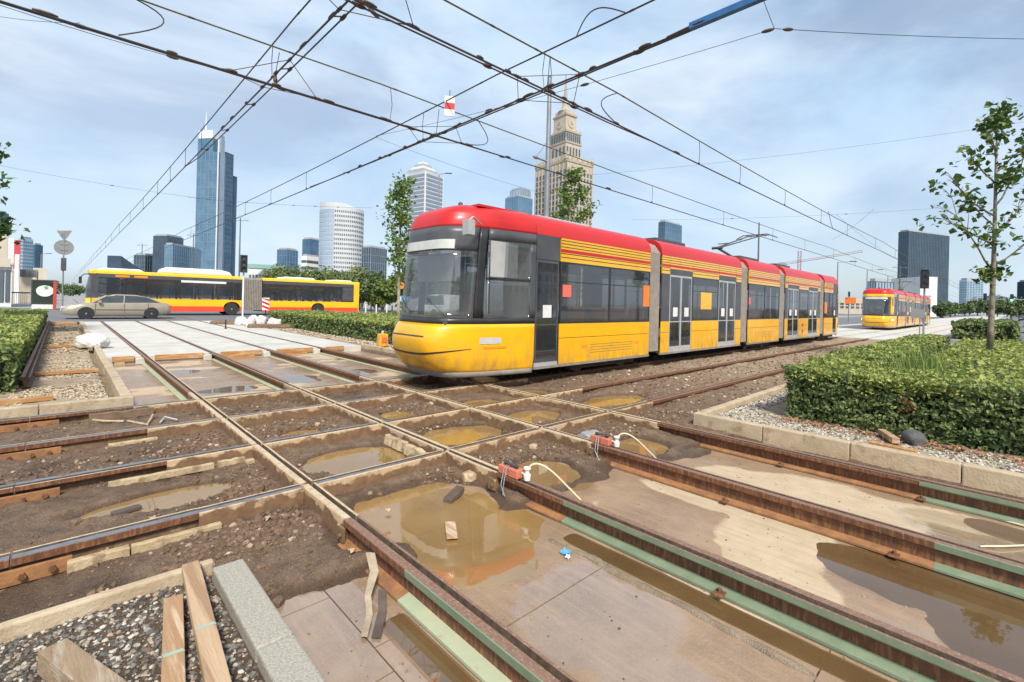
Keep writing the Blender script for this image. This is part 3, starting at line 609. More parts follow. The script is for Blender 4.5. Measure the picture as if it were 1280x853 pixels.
    # ---- cars
    # (x0, x1, list of (kind, a, b)) : w window+panel, d door, p panel column
    cars = [(6.87, 11.24, [('d1', 6.88, 7.58), ('w', 7.62, 11.22)]),
            (11.82, 17.36, [('p', 11.84, 12.27), ('d', 12.29, 13.63), ('w', 13.65, 15.48), ('d', 15.50, 16.88), ('p', 16.90, 17.34)]),
            (18.02, 21.38, [('w', 18.04, 21.36)]),
            (22.08, 27.42, [('p', 22.10, 22.42), ('d', 22.44, 23.95), ('w', 23.97, 25.40), ('d', 25.42, 26.95), ('p', 26.97, 27.40)]),
            (28.15, TAILX-6.86, [('w', 28.17, 29.86), ('d1', 29.88, TAILX-6.88)])]
    for ci, (x0, x1, lay) in enumerate(cars):
        # roof, floor
        poly = [(yN+.0, 2.965), (yN+.02, 3.12), (yN+.09, 3.26), (yN+.22, 3.37), (yN+.42, 3.43), (yF-.42, 3.43), (yF-.22, 3.37), (yF-.09, 3.26), (yF-.02, 3.12), (yF, 2.965)]
        m = MB(); m.prism(poly, 'x', x0, x1); rf = m.build('roof', M_RED, t, smooth='auto')
        m = MB(); m.box(x0+.02, x1-.02, yN+.06, yF-.06, .33, .42); m.build('floor', M_UNDER, t)
        m = MB(); m.box(x0+.02, x1-.02, yN+.05, yF-.05, .27, .33); m.build('underframe', M_UNDER, t)
        # roof equipment
        m = MB()
        if x1-x0 > 3:
            m.box(x0+.6, min(x1-.5, x0+2.4), YC0-.62, YC0+.62, 3.43, 3.56 if ci else 3.50); m.build('roof_equipment', M_LGREY if ci == 0 else M_DMETAL, rf, bevel=.02)
        for s, side in ((-1, yN), (1, yF)):
            o1, o2 = (side, side+.03) if s < 0 else (side-.03, side)            # outer skin
            pr = lambda d: (side-d, side+.004) if s < 0 else (side-.004, side+d)
            for k, a, c in lay:
                if k in ('w', 'p'):
                    m = MB(); m.box(a, c, o1, o2, .845, 1.15); m.build('upper_side_panel', M_YEL, t, bevel=.006)
                    m = MB(); m.box(a, c, o1, o2, .29, .835); pn = m.build('lower_side_panel', M_YEL, t, bevel=.006)
                    if k == 'w' and c-a > 2 and s < 0:
                        for q in range(4):
                            m = MB(); m.box(a+(c-a)*.30, c-(c-a)*.22, *pr(.002), .48+q*.06, .488+q*.06); m.build('vent_slot', M_DGREY, pn)
                        for q in (a+(c-a)*.24, c-(c-a)*.17):
                            m = MB(); m.box(q-.10, q+.10, *pr(.002), .60, .67); m.build('marker_lamp', M_AMBER, pn)
                    # stripes
                    m = MB(); m.box(a, c, o1, o2, 2.47, 2.962); st_ = m.build('stripe_panel', M_YEL, t)
                    m = MB()
                    for q in (2.56, 2.64, 2.78, 2.85, 2.915): m.box(a, c, *pr(.002), q-.0085, q+.0085)
                    m.build('black_pinstripes', M_BLACK, st_)
                    m = MB(); m.box(a, c, *pr(.0025), 2.665, 2.735); m.build('red_stripe', M_RED, st_)
                if k == 'w':
                    n = max(1, round((c-a)/1.75)); wd = (c-a)/n
                    for q in range(n):
                        xa, xb = a+q*wd, a+(q+1)*wd
                        m = MB(); m.box(xa+.035, xb-.035, o1+.008, o2-.012, 1.19, 2.44); wn = m.build('window', M_GLASS, t)
                        m = MB()
                        m.box(xa, xa+.034, o1, o2, 1.151, 2.469); m.box(xb-.034, xb, o1, o2, 1.151, 2.469); m.box(xa+.035, xb-.035, o1, o2, 1.151, 1.189); m.box(xa+.035, xb-.035, o1, o2, 2.441, 2.469)
                        m.build('window_frame', M_BLACK, wn)
                        if c-a > 1.6:
                            m = MB(); m.box(xa+.04, xb-.04, o1+.004, o2-.008, 2.04, 2.06); m.build('window_rail', M_BLACK, wn)
                elif k == 'p':
                    m = MB(); m.box(a, c, o1+.002, o2, 1.152, 2.468); m.build('dark_pillar_panel', M_DGREY, t)
                else:
                    m = MB(); m.box(a, c, o1+.001, o2, 2.47, 2.962 if k == 'd1' else 2.62); m.build('door_header', M_DGREY, t)
                    if k == 'd':
                        m = MB(); m.box(a, c, o1, o2, 2.622, 2.962); st_ = m.build('stripe_panel', M_YEL, t)
                        m = MB()
                        for q in (2.78, 2.85, 2.915): m.box(a, c, *pr(.002), q-.0085, q+.0085)
                        m.build('black_pinstripes', M_BLACK, st_)
                        m = MB(); m.box(a, c, *pr(.0025), 2.665, 2.735); m.build('red_stripe', M_RED, st_)
                    nl = 1 if k == 'd1' else 2; wd = (c-a)/nl
                    for q in range(nl):
                        xa, xb = a+q*wd, a+(q+1)*wd
                        dr = MB(); fr = .045
                        dr.box(xa+.004, xa+fr, o1+.012, o2, .37, 2.465); dr.box(xb-fr, xb-.004, o1+.012, o2, .37, 2.465); dr.box(xa+fr, xb-fr, o1+.012, o2, .37, .44); dr.box(xa+fr, xb-fr, o1+.012, o2, 2.40, 2.465); dr.box(xa+fr, xb-fr, o1+.012, o2, 1.12, 1.15)
                        dob = dr.build('door', M_LGREY if nl == 2 else M_DGREY, t)
                        m = MB(); m.box(xa+fr, xb-fr, o1+.018, o2-.006, 1.15, 2.40); m.box(xa+fr, xb-fr, o1+.018, o2-.006, .44, 1.12); m.build('door_glass', M_GLASS, dob)
                        if s < 0:
                            m = MB(); m.box(xa+wd/2-.13, xa+wd/2+.13, *pr(-.010), 1.28, 1.54); m.build('door_notice', M_WHITE, dob)
                    m = MB(); m.box(a, c, o1+.01, o2, .29, .368); m.build('door_sill', M_LGREY, t)
            m = MB(); m.box(x0, x1, *((side-.004, side+.05) if s < 0 else (side-.05, side+.004)), .24, .288); m.build('sill_rail', M_BELLOW, t)
        # inside: seats and poles on the far side and near side
        n = int((x1-x0)/.85)
        for q in range(n):
            xx = x0+.45+q*.85
            for yy in (yN+.10, yF-.55):
                if any(k[0] == 'd' and a-.2 < xx < c+.1 for k, a, c in lay): continue
                m = MB(); m.box(xx, xx+.42, yy, yy+.45, .80, .88); m.box(xx+.37, xx+.43, yy, yy+.45, .88, 1.5); m.box(xx+.1, xx+.3, yy+.1, yy+.35, .42, .80); m.build('seat', M_SEAT, t, bevel=.02)
        for q in range(max(1, int((x1-x0)/1.6))):
            xx = x0+.8+q*1.6; m = MB(); m.tube([(xx, YC0-.3, .42), (xx, YC0-.3, 2.7)], .02, 6); m.build('grab_pole', M_YEL, t)
        m = MB(); m.box(x0+.02, x1-.02, yN+.06, yF-.06, 2.66, 2.70); m.build('ceiling_lining', M_INTER, t)
    # bellows between the cars
    for x0, x1 in ((11.24, 11.82), (17.36, 18.02), (21.38, 22.08), (27.42, 28.15)):
        rows = []
        n = 12
        for i in range(n+1):
            x = x0+.012+(x1-x0-.024)*i/n; ins = .03 if i % 2 else .075
            a, c, b0, tp = yN+ins, yF-ins, .33+ins*.5, 3.36-ins
            rows.append([(x, a, b0), (x, a, 3.0), (x, a+.16, 3.22), (x, a+.40, tp), (x, c-.40, tp), (x, c-.16, 3.22), (x, c, 3.0), (x, c, b0), (x, a, b0)])
        m = MB(); m.grid(rows); bl = m.build('bellows', M_BELLOW, t)
        m = MB(); m.box(x0+.02, x1-.02, YC0-.5, YC0+.5, 3.33, 3.47); m.build('roof_joint', M_DMETAL, bl, bevel=.02)
    # posters and stickers on the near windows
    for a, c, z0, z1, mm, nm in ((10.9, 11.2, 1.55, 2.1, M_ORANGE, 'orange_poster'), (7.7, 7.98, 1.72, 1.98, M_PINKRED, 'red_sticker'), (14.2, 14.95, 1.50, 2.02, M_YEL, 'yellow_poster'), (18.06, 18.25, 1.7, 1.95, M_PINKRED, 'red_sticker'), (28.2, 28.65, 1.4, 1.95, M_ORANGE, 'orange_poster')):
        m = MB(); m.box(a, c, yN-.003, yN+.007, z0, z1); m.build(nm, mm, t)
    for z0 in (.50, .78):
        m = MB(); m.box(24.45, 24.65, yN-.003, yN+.005, z0, z0+.14); m.build('red_sticker', M_RED, t)
    # bogies
    for xc in (9.6, 19.7, 29.6):
        bg_ = MB(); bg_.box(xc-1.3, xc+1.3, yN+.22, yN+.40, .10, .34); bg_.box(xc-1.3, xc+1.3, yF-.40, yF-.22, .10, .34); bg_.box(xc-.25, xc+.25, yN+.3, yF-.3, .12, .32); bo = bg_.build('bogie_frame', M_UNDER, t, bevel=.03)
        for dx in (-.9, .9):
            for yy in (YC0-.735, YC0+.735):
                m = MB(); m.lathe([(.10, -.07), (.27, -.065), (.285, 0), (.27, .05), (.10, .06)], (xc+dx, yy, .278), 20, 0, 'y'); m.build('wheel', M_DMETAL, bo)
    # pantograph (single-arm, folded)
    K = gy(897, 297, YC0); B0 = gy(920, 317, YC0); TP = gy(946, 283, YC0)
    bx = B0.x; pm = MB(); pm.box(bx-.8, bx+.9, YC0-.55, YC0-.45, 3.47, 3.53); pm.box(bx-.8, bx+.9, YC0+.45, YC0+.55, 3.47, 3.53); pm.box(bx-.1, bx+.1, YC0-.55, YC0+.55, 3.48, 3.56)
    for q in (-.7, .8):
        for yy in (-.5, .5): pm.box(bx+q-.04, bx+q+.04, YC0+yy-.04, YC0+yy+.04, 3.40, 3.47)
    pb = pm.build('pantograph_base', M_DMETAL, t, bevel=.01)
    hd = Vector((TP.x, YC0, 4.755)); kn = Vector((K.x, YC0, 4.755-max(.35, TP.z-K.z)))
    m = MB(); m.tube([(bx, YC0, 3.55), kn], .045, 8); m.build('lower_arm', M_DMETAL, pb)
    m = MB(); m.tube([kn+Vector((0, -.06, 0)), hd+Vector((-.1, -.3, -.03))], .026, 6); m.tube([kn+Vector((0, .06, 0)), hd+Vector((-.1, .3, -.03))], .026, 6); m.tube([kn+Vector((.55, -.2, .22)), kn+Vector((.55, .2, .22))], .02, 6); m.tube([kn-Vector((0, .2, 0)), kn+Vector((0, .2, 0))], .05, 8); m.build('upper_arm', M_DMETAL, pb)
    m = MB()
    for dx in (-.18, .18): m.tube([hd+Vector((dx, -.78, -.14)), hd+Vector((dx, -.5, .0)), hd+Vector((dx, .5, .0)), hd+Vector((dx, .78, -.14))], .022, 6)
    m.tube([hd+Vector((-.2, -.3, -.03)), hd+Vector((.2, -.3, -.03))], .02, 6); m.tube([hd+Vector((-.2, .3, -.03)), hd+Vector((.2, .3, -.03))], .02, 6); m.build('collector_head', M_DMETAL, pb)
    return t
tram = make_tram('large yellow tram with red roof crossing the dug-up rails')
tram2 = make_tram('yellow tram with rounded yellow windscreen surround and lit headlights behind the large tram', 2); tram2.location.x += 43.6
# ================================================================ BUS, CARS
M_BUSY = mat('yellow_bus_paint', (.90, .52, .015), .3, 0, col2=(.84, .47, .015), scale=1.5); grime(M_BUSY)
M_BUSRED = mat('red_bus_paint', (.78, .075, .035), .3, 0, col2=(.72, .085, .04), scale=1.2)
M_RUBBER = mat('tyre_rubber', (.022, .022, .023), .85, 0, col2=(.035, .034, .033), scale=20)
M_RIM = mat('wheel_rim', (.50, .50, .50), .35, .7, col2=(.38, .38, .38), scale=20)
M_ROOFW = mat('white_roof_box', (.76, .76, .74), .4, 0, col2=(.68, .68, .66), scale=2)
def wheel(name, parent, c, r, w, dish=1):
    m = MB(); m.lathe([(r*.62, -w/2), (r*.95, -w/2), (r, -w*.38), (r, w*.38), (r*.95, w/2), (r*.62, w/2)], c, 28, 0, 'y'); o = m.build(name, M_RUBBER, parent, smooth='auto')
    m = MB(); m.lathe([(.02, -w/2-.005), (r*.14, -w/2-.01), (r*.16, -w*.30), (r*.55, -w*.22), (r*.61, -w/2+.004), (r*.62, -w/2+.012), (r*.62, w/2-.01), (.02, w/2-.02)], c, 24, 0, 'y'); m.build('rim', M_RIM, o, smooth='auto')
    m = MB()
    for k in range(10):
        a = 2*math.pi*k/10; m.lathe([(.014*r/.45, -.03), (.014*r/.45, .0)], (c[0]+math.cos(a)*r*.36, c[1]-w*.27, c[2]+math.sin(a)*r*.36), 6, 0, 'y')
    m.build('wheel_nuts', M_DMETAL, o)
    return o
BX0, BX1, BY0, BWD = 1.15, 20.1, 42.0, 2.55
bus = thing('articulated_bus', 'yellow and red articulated city bus behind the silver car', 'bus', (10, BY0+1.3, 0))
yb0, yb1 = BY0, BY0+BWD
for (x0, x1, wheels, front) in ((BX0, 10.3, (3.9, 9.62), True), (11.8, BX1, (16.3,), False)):
    for s, o1, o2 in ((-1, yb0, yb0+.04), (1, yb1-.04, yb1)):
        # lower skirts cut out round the wheels
        seg = []; cur = x0+(.25 if front else 0)
        for wx in wheels: seg.append((cur, wx-.56)); cur = wx+.56
        seg.append((cur, x1-(0 if front else .12)))
        for a, c in seg:
            m = MB(); m.box(a, c, o1, o2, .27, .66); m.build('red_skirt', M_BUSRED, bus, bevel=.008)
            m = MB(); m.box(a, c, o1+.001, o2, .665, 1.18); m.build('yellow_side_panel', M_BUSY, bus, bevel=.008)
        for wx in wheels:
            m = MB(); pts = [(wx-.56, 1.18), (wx-.56, .62)]+[(wx-.56*math.cos(math.pi*k/12), .62+.44*math.sin(math.pi*k/12)) for k in range(1, 12)]+[(wx+.56, .62), (wx+.56, 1.18)]
            m.prism(pts, 'y', o1+.001, o2); m.build('wheel_arch', M_BUSY, bus)
        n = max(2, round((x1-x0)/1.5)); a0 = x0+(.55 if front else .05); a1 = x1-(.05 if front else .55); wd = (a1-a0)/n
        for q in range(n):
            m = MB(); m.box(a0+q*wd+.02, a0+(q+1)*wd-.02, o1+.006, o2-.01, 1.24, 2.55); wn = m.build('window', M_GLASS, bus)
            m = MB(); m.box(a0+q*wd+.03, a0+(q+1)*wd-.03, *((o1-.002, o1+.004) if s < 0 else (o2-.004, o2+.002)), 2.15, 2.17); m.build('window_rail', M_BLACK, wn)
        for q in range(n+1):
            m = MB(); m.box(a0+q*wd-.019, a0+q*wd+.019, o1+.004, o2, 1.18, 2.551); m.build('window_pillar', M_BLACK, bus)
        m = MB(); m.box(a0-.02, a1+.02, o1+.003, o2, 2.552, 2.82); m.build('dark_header', M_DGREY, bus)
        if s < 0 and front:
            m = MB(); m.box(6.3, 9.2, o1-.003, o1+.004, 2.42, 2.58); m.build('white_banner', M_WHITE, bus)
            for q in (2.6, 3.6): m = MB(); m.box(q, q+.75, o1-.004, o1+.004, 2.62, 2.76); m.build('side_display', M_AMBER, bus)
    m = MB(); m.box(x0+.06, x1-.06, yb0+.05, yb1-.05, .30, .55); m.build('floor', M_UNDER, bus)
    poly = [(yb0+.002, 2.822), (yb0+.03, 2.98), (yb0+.25, 3.06), (yb1-.25, 3.06), (yb1-.03, 2.98), (yb1-.002, 2.822)]
    m = MB(); m.prism(poly, 'x', x0+(.1 if front else 0), x1); rf = m.build('roof', M_BUSY, bus, smooth='auto')
    if front:
        m = MB(); m.prism([(5.1, 3.06), (9.7, 3.06), (9.5, 3.34), (8.9, 3.50), (5.5, 3.50), (5.2, 3.36)], 'y', yb0+.3, yb1-.3); m.build('roof_air_unit', M_ROOFW, rf, bevel=.08)
        m = MB(); m.prism([(1.6, 3.06), (4.2, 3.06), (3.9, 3.22), (2.0, 3.22)], 'y', yb0+.35, yb1-.35); m.build('roof_hatch', M_ROOFW, rf, bevel=.05)
    else:
        m = MB(); m.prism([(13.4, 3.06), (16.2, 3.06), (16.0, 3.24), (13.6, 3.24)], 'y', yb0+.35, yb1-.35); m.build('roof_air_unit', M_ROOFW, rf, bevel=.06)
        m = MB(); m.prism([(17.6, 3.06), (19.6, 3.06), (19.4, 3.18), (17.8, 3.18)], 'y', yb0+.35, yb1-.35); m.build('roof_hatch', M_ROOFW, rf, bevel=.05)
    for wx in wheels:
        for yy in (yb0+.18, yb1-.18): wheel('wheel', bus, (wx, yy, .48), .48, .30)
    for q in range(int((x1-x0)/1.3)):
        xx = x0+1.2+q*1.2
        for yy in (yb0+.15, yb1-.6):
            if xx < x1-.6: m = MB(); m.box(xx, xx+.42, yy, yy+.45, .95, 1.03); m.box(xx+.37, xx+.43, yy, yy+.45, 1.03, 1.65); m.box(xx+.1, xx+.3, yy+.1, yy+.35, .55, .95); m.build('seat', M_SEAT, bus)
# front
fr = []
for z, x in ((.27, 1.22), (.6, 1.12), (1.15, 1.12)):
    fr.append([(x+.33*abs(k/8)**5, yb0+BWD/2+BWD/2*k/8, z) for k in range(-8, 9)])
m = MB(); m.grid(fr); m.build('front_panel', M_BUSY, bus, smooth=True, solid=.03)
for s in (-1, 1):
    m = MB(); m.box(1.12, 1.2, yb0+BWD/2+s*.95-.16, yb0+BWD/2+s*.95+.16, .62, .78); m.build('headlight', M_LAMPON, bus, bevel=.02)
fr = []
for z, x in ((1.16, 1.12), (2.0, 1.16), (2.75, 1.28)):
    fr.append([(x+.40*abs(k/8)**5, yb0+BWD/2+(BWD/2-.01)*k/8, z) for k in range(-8, 9)])
m = MB(); m.grid(fr); m.build('windscreen', M_GLASS, bus, smooth=True, solid=.02)
m = MB(); m.prism([(1.27, 2.76), (1.62, 2.76), (1.62, 3.05), (1.42, 3.05), (1.27, 2.95)], 'y', yb0+.02, yb1-.02); m.build('front_header', M_BUSY, bus, bevel=.04)
m = MB(); m.tube([(1.35, yb0+.1, 2.75), (1.0, yb0-.12, 2.72), (.85, yb0-.2, 2.55)], .035, 6); m.box(.75, .9, yb0-.34, yb0-.10, 2.1, 2.55); m.build('wing_mirror', M_BLACK, bus, bevel=.03)
m = MB(); m.box(1.35, 1.72, yb0+.002, yb0+.04, .3, 2.75); m.build('front_pillar', M_DGREY, bus)
# rear
m = MB(); m.box(BX1-.1, BX1, yb0+.02, yb1-.02, .3, 3.04); m.box(BX1-.55, BX1-.1, yb0+.003, yb0+.04, 1.181, 2.83); m.box(BX1-.55, BX1-.1, yb1-.04, yb1-.003, 1.181, 2.83); m.build('rear_end', M_BUSY, bus, bevel=.04)
m = MB(); m.box(BX1-1.6, BX1-.56, yb0-.002, yb0+.003, 1.3, 2.5); m.build('engine_louvre', M_DGREY, bus)
# articulation bellows
rows = []
for i in range(25):
    x = 10.3+1.5*i/24; ins = .04 if i % 2 else .11
    rows.append([(x, yb0+ins, .4), (x, yb0+ins, 2.85), (x, yb0+.2, 3.05-ins), (x, yb1-.2, 3.05-ins), (x, yb1-ins, 2.85), (x, yb1-ins, .4), (x, yb0+ins, .4)])
m = MB(); m.grid(rows); m.build('bellows', M_BELLOW, bus)

def make_car(label, loc, L_=4.9, W=1.8, paint=None, hgt=1.43, heading=-1, van=False, group=None, wheels=(.98, 3.9), name='parked_car', cat='car'):
    """nose at x=0 local, heading -x"""
    x_, y_, z_ = loc; t = thing(name, label, cat, loc, group)
    X = lambda x: (x_+x) if heading < 0 else (x_+L_-x)
    if van: body = [(0, .45, .82), (.1, .3, .95), (.5, .22, 1.05), (1.1, .2, 1.12), (L_*.5, .2, 1.15), (L_-.1, .24, 1.15), (L_, .4, 1.1)]
    else: body = [(0, .42, .62), (.08, .26, .70), (.45, .2, .80), (1.25, .18, .92), (1.6, .18, .94), (L_*.6, .18, .96), (L_*.82, .2, .98), (L_-.25, .26, .96), (L_-.03, .34, .88), (L_, .48, .78)]
    rows = []
    for x, zb, zt in body:
        k = min(x, L_-x); hw = W/2*(1-.22*math.exp(-k/.22)); ins = .05
        rows.append([(X(x), y_-hw+.08, zb), (X(x), y_-hw+.01, zb+.10), (X(x), y_-hw, zb+(zt-zb)*.55), (X(x), y_-hw+ins, zt-.05), (X(x), y_-hw+ins+.07, zt), (X(x), y_, zt+.03), (X(x), y_+hw-ins-.07, zt), (X(x), y_+hw-ins, zt-.05), (X(x), y_+hw, zb+(zt-zb)*.55), (X(x), y_+hw-.01, zb+.10), (X(x), y_+hw-.08, zb), (X(x), y_-hw+.08, zb)])
    m = MB(); m.grid(rows); n = len(rows[0]); m.f += [tuple(range(n-1)), tuple((len(rows)-1)*n+i for i in range(n-1))]; m.m += [0, 0]
    bd = m.build('body', paint, t, smooth='auto'); bd.data.update()
    # cabin: glass and roof
    if van: cab = [(.75, 1.08, W/2-.10, 1.08), (1.35, 1.10, W/2-.1, hgt-.12), (1.8, 1.12, W/2-.1, hgt), (L_-.3, 1.12, W/2-.1, hgt), (L_-.04, 1.12, W/2-.1, hgt-.15)]
    else: cab = [(1.32, .93, W/2-.16, .94), (1.95, .95, W/2-.16, hgt-.10), (2.35, .95, W/2-.16, hgt), (L_*.66, .96, W/2-.16, hgt-.02), (L_*.76, .96, W/2-.16, hgt-.12), (L_*.9, .97, W/2-.18, .99)]
    rows = []; roof = []
    for x, zb, hw, zt in cab:
        up_ = max(0, (zt-zb))/(hgt-.95); hi = hw-.20*min(1, up_)
        rows.append([(X(x), y_-hw, zb-.02), (X(x), y_-hi, zt-.02), (X(x), y_, zt+.005), (X(x), y_+hi, zt-.02), (X(x), y_+hw, zb-.02)])
        if zt > hgt-.2: roof.append([(X(x), y_-hi-.01, zt-.03), (X(x), y_-hi+.06, zt+.012), (X(x), y_, zt+.03), (X(x), y_+hi-.06, zt+.012), (X(x), y_+hi+.01, zt-.03)])
    m = MB(); m.grid(rows); gl = m.build('window_glass', M_CARGL, t, smooth='auto')
    if van: roof2 = roof
    m = MB(); m.grid(roof); m.build('roof', paint, t, smooth=True, solid=.025)
    if van:
        for s in (-1, 1):
            m = MB(); m.add([(X(2.2), y_+s*(W/2-.09), 1.1), (X(L_-.05), y_+s*(W/2-.09), 1.1), (X(L_-.05), y_+s*(W/2-.29), hgt-.02), (X(2.2), y_+s*(W/2-.29), hgt)], [(0, 1, 2, 3)]); m.build('side_panel', paint, t, solid=.02)
    else:
        m = MB()
        for s in (-1, 1):
            for xa, xb in ((1.32, 1.97), (L_*.76, L_*.9)): m.tube([(X(xa), y_+s*(W/2-.16), .95), (X(xb), y_+s*(W/2-.33 if xa < 2 else W/2-.33), hgt-.06)] if xa < 2 else [(X(xa), y_+s*(W/2-.33), hgt-.1), (X(xb), y_+s*(W/2-.17), .98)], .035, 6)
            m.tube([(X(L_*.54), y_+s*(W/2-.155), .95), (X(L_*.55), y_+s*(W/2-.335), hgt-.03)], .03, 6)
        m.build('pillars', paint, t)
    for s in (-1, 1):
        for xq in ((1.45, L_*.545, L_*.77) if not van else (1.5, 2.6)):
            m = MB(); m.box(X(xq)-.008, X(xq)+.008, *sorted((y_+s*(W/2-.03), y_+s*(W/2+.004))), .36, .90); m.build('door_seam', M_BLACK, t)
        m = MB(); m.box(*sorted((X(1.3), X(L_-.9))), *sorted((y_+s*(W/2-.02), y_+s*(W/2+.012))), .52, .56); m.build('rub_strip', M_DGREY, t)
        m = MB(); m.box(*sorted((X(1.25), X(L_-1.2))), *sorted((y_+s*(W/2-.06), y_+s*(W/2-.01))), .16, .24); m.build('side_sill', M_DGREY, t)
    m = MB(); m.box(*sorted((X(-.02), X(.02))), y_-.26, y_+.26, .46, .57); m.build('number_plate', M_WHITE, t)
    for wx in wheels:
        for s in (-1, 1):
            m = MB(); m.lathe([(.37, -.012), (.37, .012)], (X(wx), y_+s*(W/2-.004), .33), 24, 0, 'y'); m.build('wheel_arch', M_BLACK, t)
            wheel('wheel', t, (X(wx), y_+s*(W/2-.10), .32), .32, .21)
    for s in (-1, 1):
        m = MB(); m.box(*sorted((X(-.01), X(.18))), y_+s*(W/2-.33)-.2, y_+s*(W/2-.33)+.16, .58, .70); m.build('headlight', M_LAMP, t, bevel=.03)
        m = MB(); m.box(*sorted((X(L_-.1), X(L_+.01))), y_+s*(W/2-.30)-.18, y_+s*(W/2-.30)+.16, .70, .84); m.build('tail_light', M_BUSRED, t, bevel=.03)
        m = MB(); m.box(*sorted((X(1.55), X(1.72))), y_+s*(W/2+.08)-.09, y_+s*(W/2+.08)+.09, .93, 1.07); m.build('wing_mirror', paint, t, bevel=.03)
    return t
M_CARGL = mat('car_window', (.028, .034, .034), .05, 0, col2=(.05, .06, .058), scale=1.5, spec=.9)
M_SILVER = mat('beige_silver_paint', (.42, .365, .275), .3, .35, col2=(.38, .33, .25), scale=2)
M_CARW = mat('white_car_paint', (.70, .71, .71), .3, 0, col2=(.66, .66, .66), scale=3); M_CARD = mat('dark_car_paint', (.05, .055, .065), .3, .3, col2=(.06, .065, .07), scale=3)
M_CARB = mat('blue_car_paint', (.05, .09, .16), .3, .3, col2=(.06, .1, .17), scale=3); M_CARR = mat('red_car_paint', (.35, .04, .03), .3, .2, col2=(.3, .04, .03), scale=3)
make_car('silver beige sedan driving across the tram tracks before the bus', (-.05, 37.4, 0), 5.05, 1.82, M_SILVER, wheels=(1.05, 4.05), name='sedan_car')
make_car('white van behind the large tram, seen past its cab', (24.5, 38.6, 0), 5.2, 2.0, M_CARW, hgt=2.1, van=True, name='van', cat='van')
FAR = [(1160, 392.5, M_CARW, 'white car on the avenue beyond the low shrub island'), (1086, 396, M_CARD, None), (1245, 391.5, M_CARD, 'dark car far down the avenue under the green signal'), (1222, 391, M_CARB, 'blue car far down the avenue between the signals'), (1268, 392, M_CARW, 'white car far down the avenue near the green signal'), (1180, 391, M_CARR, 'red car by the trees beyond the waiting tram'), (1257, 390.6, M_CARW, None)]
far_xy = [(58, -1.8, M_CARW, 'white car driving up the avenue beyond the shrub island'), (66, -5.0, M_CARD, 'dark car in the middle lane of the avenue'), (84, -2.0, M_CARB, 'blue car far along the avenue'), (98, -9.4, M_CARW, 'white car in the outer lane far along the avenue'), (120, -4.8, M_CARR, 'small red car far along the avenue'), (150, -2.0, M_CARD, 'distant dark car close to the far trees on the avenue'), (76, -12.2, M_CARD, 'dark car in the kerb lane of the avenue'),
          (105, 16.0, M_CARW, 'white car on the far carriageway beyond the waiting tram'), (125, 19.0, M_CARR, 'red car on the far carriageway beyond the waiting tram')]
for x, y, p, lab in far_xy: make_car(lab, (x, y, 0), 4.5, 1.78, p, wheels=(.9, 3.5), group='cars on the avenue', name='car')

# ================================================================ OVERHEAD WIRES AND POLES
M_WIRE = mat('dark_wire', (.05, .05, .055), .5, .4, col2=(.07, .065, .06), scale=20)
M_WIREY = mat('copper_green_wire', (.16, .15, .07), .5, .4, col2=(.10, .09, .05), scale=4)
M_CLAMP = mat('rusty_clamp', (.10, .06, .045), .6, .3, col2=(.06, .045, .04), scale=30)
M_GALV = mat('galvanised_pole', (.30, .315, .32), .45, .5, col2=(.24, .25, .26), scale=4)
M_POLED = mat('dark_green_pole', (.085, .105, .10), .5, .2, col2=(.12, .135, .13), scale=4)
def cat_pts(axis, c, z, spans, a0, a1, sag):
    """sagging between support positions"""
    pts = []; sup = [a0]+[s for s in spans if a0 < s < a1]+[a1]
    for s0, s1 in zip(sup, sup[1:]):
        n = max(2, int((s1-s0)/1.5))
        for k in range(n):
            q = k/n; a = s0+(s1-s0)*q; zz = z-sag*4*q*(1-q)*min(1, (s1-s0)/25); pts.append((a, c, zz) if axis == 'x' else (c, a, zz))
    pts.append((a1, c, z) if axis == 'x' else (c, a1, z)); return pts
def clamp(m, p, ax, l=.10, r=.022): m.tube([Vector(p)-Vector(ax)*l/2, Vector(p)-Vector(ax)*l*.2, Vector(p)+Vector(ax)*l*.2, Vector(p)+Vector(ax)*l/2], [r*.55, r, r, r*.55], 6)
WIRES = []
def zat(pts, axis, a):
    k = 0 if axis == 'x' else 1; return float(np.interp(a, [p[k] for p in pts], [p[2] for p in pts]))
def wire_pair(axis, c, zc, zm, a0, a1, who, sup, cl, drops):
    ax = (1, 0, 0) if axis == 'x' else (0, 1, 0)
    mk = lambda a, z: (a, c, z) if axis == 'x' else (c, a, z)
    t = thing('contact_wire', 'lower contact wire over '+who, 'wire', mk(a0, zc), 'overhead tram wires')
    m = MB(); m.tube(cat_pts(axis, c, zc, sup, a0, a1, .02), .0135, 6); m.build('wire', M_WIRE, t)
    for a in cl:
        m = MB(); clamp(m, mk(a, zc+.012), ax, random.uniform(.10, .24), random.uniform(.020, .030)); m.build('wire_clamp', M_CLAMP, t)
    t2 = thing('messenger_wire', 'upper messenger wire over '+who, 'wire', mk(a0, zm), 'overhead tram wires')
    mp_ = cat_pts(axis, c, zm, sup, a0, a1, .10); zq = lambda a: zat(mp_, axis, a)
    m = MB(); m.tube(mp_, .0115, 6); m.build('wire', M_WIREY if axis == 'x' else M_WIRE, t2)
    for a in drops:
        zz = zm-.03; m = MB(); m.tube([mk(a, zq(a)), mk(a+.04, (zc+zm)/2), mk(a, zc)], .006, 5); m.build('dropper', M_WIRE, t2)
        m = MB(); clamp(m, mk(a, zc+.01), ax, .08, .018); m.build('wire_clamp', M_CLAMP, t2)
    for a in cl[1::2]:
        m = MB(); clamp(m, mk(a+.2, zq(a+.2)), ax, .14, .014); m.build('wire_clamp', M_CLAMP, t2)
    return t, t2
far_d = lambda s, e, st: [s+st*k for k in range(int((e-s)/st))]
